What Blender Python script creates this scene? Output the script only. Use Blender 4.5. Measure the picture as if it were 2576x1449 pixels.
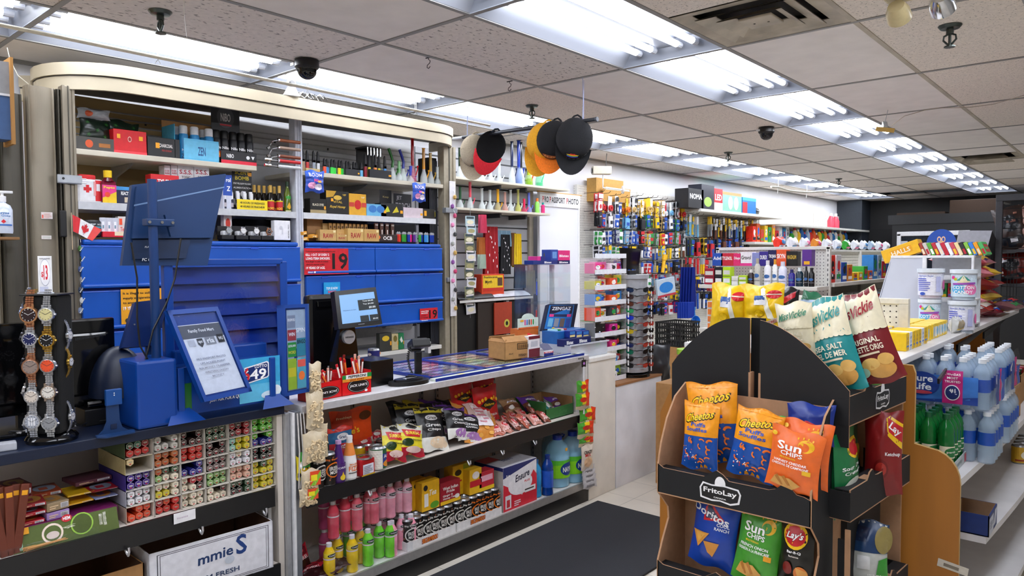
import bpy,bmesh,math,random
from mathutils import Vector,Matrix
from mathutils.geometry import tessellate_polygon
S =bpy.context.scene
for o in list(bpy.data.objects): bpy.data.objects.remove(o)
R =math.radians
PI =math.pi
# ---------------------------------------------------------------- camera
F,HC =1825.0,1.55
def _axes(yaw,pit,rol):
    f =Vector((math.sin(yaw)*math.cos(pit),math.cos(yaw)*math.cos(pit),math.sin(pit)))
    r =Vector((math.cos(yaw),-math.sin(yaw),0));u =r.cross(f)
    return r*math.cos(rol)+u*math.sin(rol),u*math.cos(rol)-r*math.sin(rol),f
CR,CU,CF =_axes(R(-41.2),R(-2.42),R(-.285))
CAM =Vector((0,0,HC))
cd =bpy.data.cameras.new('camera');cam =bpy.data.objects.new('camera',cd)
S.collection.objects.link(cam)
cd.sensor_width =36;cd.lens =F/2576*36;cd.clip_start =.05;cd.clip_end =60
cam.matrix_world =Matrix(((CR.x,CU.x,-CF.x,0),(CR.y,CU.y,-CF.y,0),(CR.z,CU.z,-CF.z,HC),(0,0,0,1)))
S.camera =cam
# ---------------------------------------------------------------- world, exposure
w =bpy.data.worlds.new('world');S.world =w;w.use_nodes =True
w.node_tree.nodes['Background'].inputs[0].default_value =(.8,.88,1,1)
w.node_tree.nodes['Background'].inputs[1].default_value =.02
S.view_settings.view_transform ='Standard';S.view_settings.look ='None'
S.view_settings.gamma =1;S.view_settings.use_curve_mapping =False
S.view_settings.exposure =.5
TUBE =15.5     # emission of the fluorescent tubes
# measuring helpers: the point of a known plane that the survey photo shows at a pixel
def ray(px,py): return CF +CR*((px-1288)/F) -CU*((py-724.5)/F)
def PX(px,py,x=None,y=None,z=None):
    d =ray(px,py)
    t =x/d.x if x is not None else (y/d.y if y is not None else (z-HC)/d.z)
    return CAM +d*t
def onx(px0,px1,top,bot,x):       # extent on a plane x = const: y centre, width, height, bottom z
    m =(px0+px1)/2;a =PX(px0,bot,x=x);b =PX(px1,bot,x=x);c =PX(m,top,x=x);d =PX(m,bot,x=x)
    return (a.y+b.y)/2,abs(b.y-a.y),c.z-d.z,d.z
def ony(px0,px1,top,bot,y):
    m =(px0+px1)/2;a =PX(px0,bot,y=y);b =PX(px1,bot,y=y);c =PX(m,top,y=y);d =PX(m,bot,y=y)
    return (a.x+b.x)/2,abs(b.x-a.x),c.z-d.z,d.z
# ---------------------------------------------------------------- materials
_m ={}
def lin(h):
    h =h.lstrip('#')
    if len(h) == 3: h =''.join(c*2 for c in h)
    r =[]
    for i in (0,2,4):
        c =int(h[i:i+2],16)/255
        r.append(c/12.92 if c <.04045 else ((c+.055)/1.055)**2.4)
    return (*r,1)
def mat(h,rough=.5,metal=0,kind='',bump=0,sc=40,var=.10):
    key =(h,rough,metal,kind,bump,sc,var)
    if key in _m: return _m[key]
    m =bpy.data.materials.new((kind or 'surface')+'_'+h);m.use_nodes =True
    nt =m.node_tree;N =nt.nodes;L =nt.links;b =N['Principled BSDF'];out =N['Material Output']
    b.inputs['Roughness'].default_value =rough;b.inputs['Metallic'].default_value =metal
    c =lin(h)
    if kind == 'emit':
        b.inputs['Base Color'].default_value =(.02,.02,.02,1)
        b.inputs['Emission Color'].default_value =c;b.inputs['Emission Strength'].default_value =rough*1.0
        b.inputs['Roughness'].default_value =.3
    elif kind == 'semi':
        t =N.new('ShaderNodeBsdfTransparent');x =N.new('ShaderNodeMixShader');x.inputs[0].default_value =bump
        nz =N.new('ShaderNodeTexNoise');nz.inputs['Scale'].default_value =sc;bp =N.new('ShaderNodeBump');bp.inputs['Strength'].default_value =.5;bp.inputs['Distance'].default_value =.004
        L.new(nz.outputs['Fac'],bp.inputs['Height']);L.new(bp.outputs[0],b.inputs['Normal']);b.inputs['Base Color'].default_value =c
        L.new(t.outputs[0],x.inputs[1]);L.new(b.outputs[0],x.inputs[2]);L.new(x.outputs[0],out.inputs[0])
    elif kind in ('glass','film'):
        g =N.new('ShaderNodeBsdfGlossy');t =N.new('ShaderNodeBsdfTransparent');x =N.new('ShaderNodeMixShader')
        lw =N.new('ShaderNodeLayerWeight');lw.inputs[0].default_value =.25 if kind == 'glass' else .12
        mr =N.new('ShaderNodeMapRange');L.new(lw.outputs['Facing'],mr.inputs[0])
        mr.inputs['To Min'].default_value =.03;mr.inputs['To Max'].default_value =.4
        g.inputs['Roughness'].default_value =rough;t.inputs[0].default_value =c
        L.new(mr.outputs[0],x.inputs[0]);L.new(t.outputs[0],x.inputs[1]);L.new(g.outputs[0],x.inputs[2])
        L.new(x.outputs[0],out.inputs[0])
        nz =N.new('ShaderNodeTexNoise');nz.inputs['Scale'].default_value =sc
        bp =N.new('ShaderNodeBump');bp.inputs['Strength'].default_value =bump or .05;bp.inputs['Distance'].default_value =.004
        L.new(nz.outputs['Fac'],bp.inputs['Height']);L.new(bp.outputs[0],g.inputs['Normal'])
    else:
        tc =N.new('ShaderNodeTexCoord');nz =N.new('ShaderNodeTexNoise');nz.inputs['Scale'].default_value =sc
        nz.inputs['Detail'].default_value =4
        L.new(tc.outputs['Object'],nz.inputs['Vector'])
        mp =N.new('ShaderNodeMapRange');L.new(nz.outputs['Fac'],mp.inputs[0])
        mp.inputs['From Min'].default_value =.3;mp.inputs['From Max'].default_value =.7
        mp.inputs['To Min'].default_value =1-var;mp.inputs['To Max'].default_value =1+var*.5
        mx =N.new('ShaderNodeVectorMath');mx.operation ='SCALE';mx.inputs[0].default_value =c[:3]
        L.new(mp.outputs[0],mx.inputs['Scale']);L.new(mx.outputs[0],b.inputs['Base Color'])
        if kind == 'trans':
            b.inputs['Transmission Weight'].default_value =.6;b.inputs['IOR'].default_value =1.33
        if kind in ('tile','fissure'):
            vo =N.new('ShaderNodeTexNoise');vo.inputs['Scale'].default_value =95 if kind == 'tile' else 60
            vo.inputs['Detail'].default_value =2
            mpn =N.new('ShaderNodeMapping');mpn.inputs['Scale'].default_value =(1,1,1) if kind == 'tile' else (1,.45,1)
            L.new(tc.outputs['Object'],mpn.inputs[0]);L.new(mpn.outputs[0],vo.inputs['Vector'])
            th =N.new('ShaderNodeMapRange');L.new(vo.outputs['Fac'],th.inputs[0])
            th.inputs['From Min'].default_value =.62;th.inputs['From Max'].default_value =.67
            th.inputs['To Min'].default_value =1;th.inputs['To Max'].default_value =.35
            mm =N.new('ShaderNodeVectorMath');mm.operation ='SCALE';L.new(mx.outputs[0],mm.inputs[0]);L.new(th.outputs[0],mm.inputs['Scale'])
            L.new(mm.outputs[0],b.inputs['Base Color'])
        if kind == 'holes':      # pegboard: rows of round holes, 1 inch apart
            sx =N.new('ShaderNodeSeparateXYZ');L.new(tc.outputs['Object'],sx.inputs[0])
            ad =N.new('ShaderNodeMath');L.new(sx.outputs[0],ad.inputs[0]);L.new(sx.outputs[1],ad.inputs[1])
            sq =[]
            for src in (ad.outputs[0],sx.outputs[2]):
                a =N.new('ShaderNodeMath');a.operation ='PINGPONG';L.new(src,a.inputs[0]);a.inputs[1].default_value =.0127
                p =N.new('ShaderNodeMath');p.operation ='POWER';L.new(a.outputs[0],p.inputs[0]);p.inputs[1].default_value =2;sq.append(p)
            s2 =N.new('ShaderNodeMath');L.new(sq[0].outputs[0],s2.inputs[0]);L.new(sq[1].outputs[0],s2.inputs[1])
            lt =N.new('ShaderNodeMath');lt.operation ='LESS_THAN';L.new(s2.outputs[0],lt.inputs[0]);lt.inputs[1].default_value =.0034**2
            mm =N.new('ShaderNodeMix');mm.data_type ='RGBA';L.new(lt.outputs[0],mm.inputs[0]);L.new(mx.outputs[0],mm.inputs[6]);mm.inputs[7].default_value =(.03,.03,.03,1)
            L.new(mm.outputs[2],b.inputs['Base Color'])
        if kind == 'floor':
            bt =N.new('ShaderNodeTexBrick');bt.offset =0;bt.inputs['Scale'].default_value =1
            bt.inputs['Brick Width'].default_value =.305;bt.inputs['Row Height'].default_value =.305;bt.inputs['Mortar Size'].default_value =.0018
            bt.inputs['Color1'].default_value =c;bt.inputs['Color2'].default_value =tuple(v*.93 for v in c[:3])+(1,);bt.inputs['Mortar'].default_value =tuple(v*.45 for v in c[:3])+(1,)
            L.new(tc.outputs['Object'],bt.inputs['Vector'])
            mm =N.new('ShaderNodeVectorMath');mm.operation ='SCALE';L.new(bt.outputs['Color'],mm.inputs[0]);L.new(mp.outputs[0],mm.inputs['Scale'])
            L.new(mm.outputs[0],b.inputs['Base Color'])
        if kind == 'wood':
            mpn =N.new('ShaderNodeMapping');mpn.inputs['Scale'].default_value =(1,1,.12);L.new(tc.outputs['Object'],mpn.inputs[0]);L.new(mpn.outputs[0],nz.inputs['Vector'])
        if bump:
            bp =N.new('ShaderNodeBump');bp.inputs['Strength'].default_value =bump;bp.inputs['Distance'].default_value =.003
            L.new(nz.outputs['Fac'],bp.inputs['Height']);L.new(bp.outputs[0],b.inputs['Normal'])
    _m[key] =m
    return m
def mm(c):
    return mat(c,.42) if isinstance(c,str) else c
WHITE =mat('e9e9ea',.45);STEEL =mat('b9bcc0',.28,.9);CHROME =mat('d8dade',.15,1);BLACK =mat('0b0b0d',.4)
GLOSSB =mat('08080a',.08);BRONZE =mat('8d8474',.38,.35,sc=6);DKBRONZE =mat('4c483f',.4,.3,sc=6);CREAM =mat('c0b59c',.45,sc=5)
NAVY =mat('031430',.42,sc=8,var=.2);BLUE =mat('0652b6',.38,sc=5,var=.12);KRAFT =mat('b08250',.8,bump=.15);PEG =mat('e4e2da',.5,0,'holes')
SHELFW =mat('dedcd4',.4,sc=9);GLASS =mat('f4fbfb',.03,0,'glass');FILM =mat('fafcff',.12,0,'film',bump=.6,sc=60)
# ---------------------------------------------------------------- mesh builder
_txt ={}
def text_tris(s,bold=.0,shear=0.0):
    key =(s,bold,shear)
    if key in _txt: return _txt[key]
    c =bpy.data.curves.new('t','FONT');c.body =s;c.resolution_u =2;c.offset =bold;c.shear =shear;c.align_x ='LEFT'
    o =bpy.data.objects.new('t',c);S.collection.objects.link(o)
    me =bpy.data.meshes.new_from_object(o.evaluated_get(bpy.context.evaluated_depsgraph_get()))
    me.calc_loop_triangles();vs =[(v.co.x,v.co.y) for v in me.vertices]
    if not vs: vs =[(0,0),(1,1)]
    x0 =min(v[0] for v in vs);x1 =max(v[0] for v in vs);y0 =min(v[1] for v in vs);y1 =max(v[1] for v in vs)
    sx,sy =1/max(x1-x0,1e-6),1/max(y1-y0,1e-6)
    vs =[((v[0]-x0)*sx-.5,(v[1]-y0)*sy-.5) for v in vs]
    r =[tuple(vs[i] for i in t.vertices) for t in me.loop_triangles]
    bpy.data.objects.remove(o);bpy.data.curves.remove(c);bpy.data.meshes.remove(me)
    _txt[key] =r;return r
def split(t,tol,out):
    a,b,c =t
    e =[((a[0]-b[0])**2+(a[1]-b[1])**2,0),((b[0]-c[0])**2+(b[1]-c[1])**2,1),((c[0]-a[0])**2+(c[1]-a[1])**2,2)]
    m,i =max(e)
    if m <= tol*tol: out.append(t);return
    p,q,r =(a,b,c) if i == 0 else ((b,c,a) if i == 1 else (c,a,b))
    h =((p[0]+q[0])/2,(p[1]+q[1])/2)
    split((p,h,r),tol,out);split((h,q,r),tol,out)
class B:
    def __init__(s): s.v =[];s.f =[];s.m =[];s.ms =[];s.M =Matrix.Identity(4)
    def mi(s,c):
        c =mm(c)
        if c not in s.ms: s.ms.append(c)
        return s.ms.index(c)
    def add(s,vs,fs,c):
        n =len(s.v);k =s.mi(c)
        s.v += [s.M @ Vector(v) for v in vs]
        s.f += [tuple(n+i for i in f) for f in fs];s.m += [k]*len(fs)
        return s
    def box(s,x0,x1,y0,y1,z0,z1,c,front=None,side=None,top=None):
        v =[(x,y,z) for z in (z0,z1) for y in (y0,y1) for x in (x0,x1)]
        F6 =[(0,2,3,1),(4,5,7,6),(0,1,5,4),(2,6,7,3),(0,4,6,2),(1,3,7,5)]
        for f,cc in zip(F6,(c,top or c,front or c,c,side or c,side or c)): s.add(v,[f],cc)
        return s
    def bev(s,x0,x1,y0,y1,z0,z1,c,r=.004,seg=2):
        bm =bmesh.new();bmesh.ops.create_cube(bm,size=1)
        for v in bm.verts: v.co =Vector((x0+(v.co.x+.5)*(x1-x0),y0+(v.co.y+.5)*(y1-y0),z0+(v.co.z+.5)*(z1-z0)))
        r =min(r,.49*min(abs(x1-x0),abs(y1-y0),abs(z1-z0)))
        bmesh.ops.bevel(bm,geom=bm.edges[:],offset=r,segments=seg,affect='EDGES',profile=.6)
        bm.verts.index_update();s.add([v.co.copy() for v in bm.verts],[[v.index for v in f.verts] for f in bm.faces],c);bm.free();return s
    def cyl(s,p,q,r,c,r2=None,n=12,cap=True):
        p =Vector(p);q =Vector(q);r2 =r if r2 is None else r2;d =(q-p)
        if d.length <1e-7: return s
        d.normalize();a =d.orthogonal().normalized();b =d.cross(a)
        vs =[]
        for (o,rr) in ((p,r),(q,r2)):
            for i in range(n): t =2*PI*i/n;vs.append(o+a*(rr*math.cos(t))+b*(rr*math.sin(t)))
        fs =[(i,(i+1) %n,n+(i+1) %n,n+i) for i in range(n)]
        if cap: fs += [tuple(range(n-1,-1,-1)),tuple(range(n,2*n))]
        return s.add(vs,fs,c)
    def tube(s,pts,r,c,n=8):
        pts =[Vector(p) for p in pts];vs =[];a =None
        for i,p in enumerate(pts):
            d =(pts[min(i+1,len(pts)-1)]-pts[max(i-1,0)]).normalized()
            a =(a -d*a.dot(d)).normalized() if a is not None and (a -d*a.dot(d)).length >1e-5 else d.orthogonal().normalized()
            b =d.cross(a)
            for k in range(n): t =2*PI*k/n;vs.append(p+a*(r*math.cos(t))+b*(r*math.sin(t)))
        m =len(pts)
        fs =[(i*n+k,i*n+(k+1) %n,(i+1)*n+(k+1) %n,(i+1)*n+k) for i in range(m-1) for k in range(n)]
        fs += [tuple(range(n-1,-1,-1)),tuple(range((m-1)*n,m*n))]
        return s.add(vs,fs,c)
    def lathe(s,prof,c,o=(0,0,0),n=20,sx=1,sy=1):     # prof: (r, z[, colour])
        for i in range(len(prof)-1):
            (r0,z0),(r1,z1) =prof[i][:2],prof[i+1][:2];cc =prof[i][2] if len(prof[i]) >2 else c
            vs =[(o[0]+rr*sx*math.cos(2*PI*k/n),o[1]+rr*sy*math.sin(2*PI*k/n),o[2]+zz) for rr,zz in ((r0,z0),(r1,z1)) for k in range(n)]
            s.add(vs,[(k,(k+1) %n,n+(k+1) %n,n+k) for k in range(n)],cc)
        return s
    def prism(s,poly,a,b,c,axis='y',side=None):         # poly in the two other axes; extruded a..b
        n =len(poly)
        def P(u,v,w): return {'y': (u,w,v),'x': (w,u,v),'z': (u,v,w)}[axis]
        vs =[P(u,v,a) for u,v in poly]+[P(u,v,b) for u,v in poly]
        tr =tessellate_polygon([[Vector((u,v,0)) for u,v in poly]])
        s.add(vs,[tuple(t) for t in tr]+[tuple(n+i for i in reversed(t)) for t in tr],c)
        s.add(vs,[(i,(i+1) %n,n+(i+1) %n,n+i) for i in range(n)],side or c);return s
    def surf(s,fn,nu,nv,c,close=False):
        vs =[fn(i/nu,j/nv) for j in range(nv+1) for i in range(nu+1)]
        return s.add(vs,[(j*(nu+1)+i,j*(nu+1)+i+1,(j+1)*(nu+1)+i+1,(j+1)*(nu+1)+i) for j in range(nv) for i in range(nu)],c)
    def art(s,spec,fn,tol=9,off=.0006,step=.0004):
        for k,a in enumerate(spec):
            o =off+step*k;T =[];c =a[-1]
            if a[0] == 'r': u0,v0,u1,v1 =a[1:5];T =[((u0,v0),(u1,v0),(u1,v1)),((u0,v0),(u1,v1),(u0,v1))]
            elif a[0] == 'e':
                u,v,ru,rv =a[1:5];n =20;q =[(u+ru*math.cos(2*PI*i/n),v+rv*math.sin(2*PI*i/n)) for i in range(n)]
                T =[((u,v),q[i],q[(i+1) %n]) for i in range(n)]
            elif a[0] == 'p':
                q =a[1];T =[tuple(q[i] for i in t) for t in tessellate_polygon([[Vector((x,y,0)) for x,y in q]])]
                T =[t if (t[1][0]-t[0][0])*(t[2][1]-t[0][1])-(t[1][1]-t[0][1])*(t[2][0]-t[0][0]) >0 else (t[0],t[2],t[1]) for t in T]
            elif a[0] in 'ti':            # text (i: slanted); rotation given in a 7th slot as a number
                st,u,v,tw,th =a[1:6];rot =a[6] if len(a) >7 else 0;cr,sr =math.cos(R(rot)),math.sin(R(rot))
                T =[tuple((u+(x*cr*tw-y*sr*th),v+(x*sr*tw+y*cr*th)) for x,y in t) for t in text_tris(st,.022,.35 if a[0] == 'i' else 0)]
            if tol <3:
                o2 =[]
                for t in T: split(t,tol,o2)
                T =o2
            vs =[];fs =[]
            for t in T:
                n =len(vs);vs += [fn(x,y,o) for x,y in t];fs.append((n,n+1,n+2))
            if fs: s.add(vs,fs,c)
        return s
    def front(s,spec,w,h,y,z0=0,x0=0,**k):                # art on a vertical plane facing -y
        return s.art(spec,lambda u,v,o: (x0+(u-.5)*w,y-o,z0+v*h),**k)
    def sidex(s,spec,d,h,x,z0=0,y0=0,**k):                # art on the +x side
        return s.art(spec,lambda u,v,o: (x+o,y0+(u-.5)*d,z0+v*h),**k)
    def topz(s,spec,w,d,z,x0=0,y0=0,**k):
        return s.art(spec,lambda u,v,o: (x0+(u-.5)*w,y0+(v-.5)*d,z+o),**k)
    def mesh(s,name,smooth=False):
        me =bpy.data.meshes.new(name);me.from_pydata(s.v,[],s.f)
        for m in s.ms: me.materials.append(m)
        me.polygons.foreach_set('material_index',s.m)
        if smooth:
            me.polygons.foreach_set('use_smooth',[True]*len(s.f))
            bm =bmesh.new();bm.from_mesh(me);bmesh.ops.remove_doubles(bm,verts=bm.verts,dist=1e-5)
            for e in bm.edges:
                if len(e.link_faces) == 2 and e.calc_face_angle(0) >R(38): e.smooth =False
            bm.to_mesh(me);bm.free()
        me.update();return me
C =S.collection
def link(name,me,parent=None,loc=(0,0,0),rot=0):
    o =bpy.data.objects.new(name,me);C.objects.link(o);o.location =loc
    o.rotation_euler =rot if isinstance(rot,(tuple,list)) else (0,0,rot)
    if parent: o.parent =parent
    return o
def tag(o,label,cat,group=None,kind=None):
    o['label'] =label;o['category'] =cat
    if group: o['group'] =group
    if kind: o['kind'] =kind
    return o
def thing(name,label,cat,loc=(0,0,0),rot=0,group=None): return tag(link(name,None,None,loc,rot),label,cat,group)
def part(name,b,parent,label=None,smooth=False,loc=(0,0,0),rot=0):
    o =link(name,b if isinstance(b,bpy.types.Mesh) else b.mesh(name,smooth),parent,loc,rot)
    if label: o['label'] =label
    return o
def one(name,label,cat,b,loc=(0,0,0),rot=0,group=None,smooth=False):
    return tag(link(name,b if isinstance(b,bpy.types.Mesh) else b.mesh(name,smooth),None,loc,rot),label,cat,group)
def struct(name,b,label=None,cat=None,smooth=False):
    o =link(name,b.mesh(name,smooth));o['kind'] ='structure'
    if label: o['label'] =label;o['category'] =cat
    return o
def dup(root,loc,rot=0,label=None,group=None):
    r =root.copy();C.objects.link(r);r.location =loc;r.rotation_euler =rot if isinstance(rot,(tuple,list)) else (0,0,rot)
    if label: r['label'] =label
    if group: r['group'] =group
    for ch in root.children:
        c =ch.copy();C.objects.link(c);c.parent =r
        for g in ch.children: d =g.copy();C.objects.link(d);d.parent =c
    return r
# ---------------------------------------------------------------- ceiling grid and fluorescent troffers
ZC =2.60
def GX(u): return .61*u-3.4528
def GY(v): return 1.22*v+3.5008
XW,YB,XR,YN =-4.5,15.6,2.4,-3.6
troff =[(-1,v) for v in range(-6,9)]+[(2,v) for v in range(-6,9)]+[(5,v) for v in range(-5,1)]
vents ={(3,-1): 1,(3,4): 1}
rnd =random.Random(3)
b =B()
tiles ={'s': mat('e8e2de',.9,sc=7,var=.06),'t': mat('e6dcd2',.9,0,'tile'),'f': mat('e0d8d2',.9,0,'fissure')}
known ={(1,-1): 'f',(0,-1): 's',(0,-2): 'f',(1,-2): 's',(0,0): 't',(1,0): 's',(1,1): 't',(0,1): 's',(0,2): 't',(1,2): 't',(3,0): 's',(3,1): 's',(3,2): 's',(4,-1): 't',(4,0): 't',(4,1): 't',(3,3): 's',(1,3): 's',(0,3): 's',(-2,-2): 's',(-2,0): 't'}
for u in range(-2,10):
    for v in range(-6,10):
        x0,x1,y0,y1 =GX(u),GX(u+1),GY(v),GY(v+1)
        x0 =max(x0,XW);x1 =min(x1,XR);y1 =min(y1,YB);y0 =max(y0,YN)
        if x1 <= x0 or y1 <= y0 or (u,v) in troff: continue
        if (u,v) in vents: y1 =y1-.61
        if v == 8 and u in (0,1): y0 += .55      # lifted tile at the dark end of the shop
        c =tiles[known.get((u,v),rnd.choice('ssttf'))]
        b.add([(x0,y0,ZC),(x0,y1,ZC),(x1,y1,ZC),(x1,y0,ZC)],[(0,1,2,3)],c)
b.box(XW-.05,XR+.05,YN-.05,YB+.05,ZC+.25,ZC+.3,mat('2a2a2c',.9))
struct('ceiling',b)
b =B();g =mat('8e8d8b',.5,sc=3);gy =mat('b3a998',.5,sc=4,var=.2)
for u in range(-1,10):
    for v in range(-6,10):
        x =GX(u)
        if x <XR: b.box(x-.012,x+.012,max(GY(v),YN),min(GY(v+1),YB)-.001,ZC-.004,ZC+.018,gy if u == 4 else g)
for v in range(-5,10):
    b.box(XW,XR,GY(v)-.012,GY(v)+.012,ZC-.0045,ZC+.018,g)
b.box(XW,XW+.02,YN,YB,ZC-.02,ZC+.02,g)
struct('trim_1',b)
bt =B();wr =mat('8e929c',.35,.0,sc=2,var=.03);w2 =mat('787c86',.4,sc=2,var=.03)  # white reflectors, greyed in the colour to hold down their glare beside the tubes
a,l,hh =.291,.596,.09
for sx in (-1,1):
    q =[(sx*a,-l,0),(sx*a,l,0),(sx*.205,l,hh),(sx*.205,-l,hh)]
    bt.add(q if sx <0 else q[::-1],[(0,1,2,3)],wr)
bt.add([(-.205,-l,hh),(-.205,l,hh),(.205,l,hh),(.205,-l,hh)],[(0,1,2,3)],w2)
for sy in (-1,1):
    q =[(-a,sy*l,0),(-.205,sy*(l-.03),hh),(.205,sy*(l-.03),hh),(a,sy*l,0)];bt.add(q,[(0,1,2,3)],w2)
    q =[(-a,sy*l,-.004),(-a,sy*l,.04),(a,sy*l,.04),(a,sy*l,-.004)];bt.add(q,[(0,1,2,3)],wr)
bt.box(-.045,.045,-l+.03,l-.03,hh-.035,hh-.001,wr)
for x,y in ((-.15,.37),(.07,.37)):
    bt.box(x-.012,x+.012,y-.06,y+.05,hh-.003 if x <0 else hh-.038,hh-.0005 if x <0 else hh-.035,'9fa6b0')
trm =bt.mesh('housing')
b =B();b.cyl((0,-(l-.075),0),(0,l-.075,0),.0165,mat('f2f6ff',TUBE,0,'emit'),n=10);[b.cyl((0,sy*(l-.077),0),(0,sy*(l-.035),0),.0175,mat('b9bcc4',.4),n=10) for sy in (-1,1)];tm =b.mesh('fluorescent_tube')
rows ={-1: 'left row over the blue cabinets',2: 'right row down the shop',5: 'row behind the viewer'}
for (u,v) in troff:
    k =v+6
    od =('nearest','second','third','fourth','fifth','sixth','seventh','eighth','ninth','tenth','farthest')
    lab ='bright fluorescent ceiling light, %s in the %s'%(od[v+2],rows[u]) if v >= -2 and u <5 else 'fluorescent ceiling light behind the viewer'
    t =thing('ceiling_light',lab,'ceiling light',(GX(u+.5),GY(v+.5),ZC),0,'recessed fluorescent lights')
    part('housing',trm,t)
    for x in (-.165,-.075,.075,.165): part('fluorescent_tube',tm,t,loc=(x,0,hh-.045))
# ---------------------------------------------------------------- floor and walls
b =B();b.box(XW-.1,XR+.1,YN-.1,YB+.1,-.05,0,mat('e2dacc',.3,0,'floor',sc=3,var=.12));struct('floor',b)
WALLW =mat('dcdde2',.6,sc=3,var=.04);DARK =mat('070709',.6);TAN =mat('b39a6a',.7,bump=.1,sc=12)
b =B()
b.box(XW-.1,XW,YN,1.02,0,ZC,TAN);b.box(XW-.1,XW,1.02,YB,0,ZC,WALLW);struct('wall_left',b)
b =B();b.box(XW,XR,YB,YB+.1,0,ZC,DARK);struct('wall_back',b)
b =B();b.box(XR,XR+.1,YN,YB,0,ZC,mat('a9a6a0',.7));struct('wall_right',b)
b =B();b.box(XW,XR,YN-.1,YN,0,ZC,mat('a9a6a0',.7));struct('wall_front',b)
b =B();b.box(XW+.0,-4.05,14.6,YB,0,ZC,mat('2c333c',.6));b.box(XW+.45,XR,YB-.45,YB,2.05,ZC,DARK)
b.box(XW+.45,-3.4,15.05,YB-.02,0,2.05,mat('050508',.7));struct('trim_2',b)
# ---------------------------------------------------------------- blue cabinet wall with curved canopy
XC =-4.0
ZS1,ZS2,ZB =2.10,1.835,1.65       # the two shelves, top of the blue cabinets
b =B()
def arc(cx,cy,r,a0,a1,n=10): return [(cx+r*math.cos(R(a0+(a1-a0)*i/n)),cy+r*math.sin(R(a0+(a1-a0)*i/n))) for i in range(n+1)]
path =[(-4.48,1.20)]+arc(-4.22,1.55,.35,235,360)+arc(-4.19,3.62,.32,0,92)+[(-4.3,3.94)]
def band(b,path,z0,z1,off,c,th=.02):
    n =len(path);o =[]
    for i,p in enumerate(path):
        a =Vector(path[max(i-1,0)]);q =Vector(path[min(i+1,n-1)]);d =(q-a).normalized();nn =Vector((d.y,-d.x))
        o.append((p[0]+nn.x*off,p[1]+nn.y*off,p[0]+nn.x*(off-th),p[1]+nn.y*(off-th)))
    vs =[]
    for (x,y,x2,y2) in o: vs += [(x,y,z0),(x,y,z1),(x2,y2,z1),(x2,y2,z0)]
    fs =[(4*i+k,4*i+4+k,4*i+4+(k+1) %4,4*i+(k+1) %4) for i in range(n-1) for k in range(4)]
    b.add(vs,fs,c)
band(b,path,2.455,2.515,.012,CREAM);band(b,path,2.385,2.452,0,CREAM);band(b,path,2.45,2.457,.003,mat('3a3733',.5))
b.add([(x,y,2.46) for x,y in path]+[(x,y,2.475) for x,y in path],[tuple(range(len(path)))],mat('55514a',.6))
cab =thing('display_cabinet','tall bronze and blue cabinet wall with curved cream canopy behind the counter','cabinet',(0,0,0))
part('canopy',b,cab,'cream curved valance',smooth=True)
b =B()      # back panels, tan at the left, grey-white ribbed at the right
b.box(-4.47,-4.45,1.28,2.25,1.0,2.45,mat('b39a6a',.6,sc=4));b.box(-4.47,-4.45,2.25,3.9,1.9,2.45,mat('c3c4c6',.5,sc=4))
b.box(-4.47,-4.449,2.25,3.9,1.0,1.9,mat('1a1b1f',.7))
for i in range(7):
    z =2.17+i*.036;b.cyl((-4.452,1.28,z),(-4.452,3.9,z),.006,mat('c9b98f',.5) if 0 else (mat('a8a8a8',.5)),n=6)
for i in range(5): b.cyl((-4.449,1.4+.42*i,2.34-.004*i),(-4.446,1.4+.42*i,2.34),.006,BLACK,n=8)
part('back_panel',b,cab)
for i in range(7): pass
def post(n,y0,y1,z0,z1,c,c2=None,x=XC,d=.06):
    b =B();b.bev(x-d,x,y0,y1,z0,z1,c,.004);w =(y1-y0)
    b.box(x-.001,x+.008,y0,y0+w*.2,z0,z1,c);b.box(x-.001,x+.008,y1-w*.2,y1,z0,z1,c);b.box(x-.0005,x+.002,y0+w*.45,y0+w*.55,z0,z1,c2 or DKBRONZE)
    part(n,b,cab)
post('side_post',1.245,1.30,0,2.40,BRONZE);post('middle_post',2.525,2.575,.9,2.43,mat('c9ccd6',.45),mat('b9bcc6',.45));post('side_post',3.79,3.915,0,2.39,mat('a39a86',.45,.2))
for k,(y0,y1,c) in enumerate(((1.225,1.245,DKBRONZE),(1.10,1.222,BRONZE),(.985,1.085,DKBRONZE),(.93,.98,BRONZE),(.80,.92,BRONZE))):
    b =B();zt =2.38 if k <2 else 2.33
    b.surf(lambda u,v: (XC-.03+.02*math.sin(PI*u)+(.012 if abs(u-.93) <.04 or abs(u-.07) <.04 else 0),y0+(y1-y0)*u,.02+(zt-.02)*v),16,1,c)
    b.box(XC-.07,XC-.035,y0,y1,.02,zt,c)
    part('shutter_panel',b,cab)
for i in range(6):
    b =B();y =3.70+i*.014;b.box(XC-.18+.02*i,XC-.06,y,y+.008,.9,2.30,mat('17181c',.45));b.box(XC-.07,XC-.055,y,y+.01,.9,2.28,mat('2a2c33',.4));part('folded_slat',b,cab)
def shelf(n,y0,y1,z,x0,x1,c,c2=None,parent=None,th=.028,lip=None,label=None):
    b =B();b.bev(x0,x1,y0,y1,z-th,z,c,.003)
    if lip: b.box(x1,x1+.012,y0,y1,z-lip,z+.003,c2 or c)
    return part(n,b,parent,label)
WOODG =mat('cfc8b6',.5,sc=8)
shelf('shelf',1.30,2.27,ZS1,-4.44,XC,WOODG,parent=cab);shelf('shelf',2.575,3.79,ZS1,-4.44,XC,WOODG,parent=cab)
shelf('shelf',1.30,2.525,ZS2,-4.44,XC,SHELFW,mat('c4c6cb',.35),parent=cab,lip=.035);shelf('shelf',2.575,3.70,ZS2,-4.44,XC,SHELFW,mat('d4d6da',.35),parent=cab,lip=.035)
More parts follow.
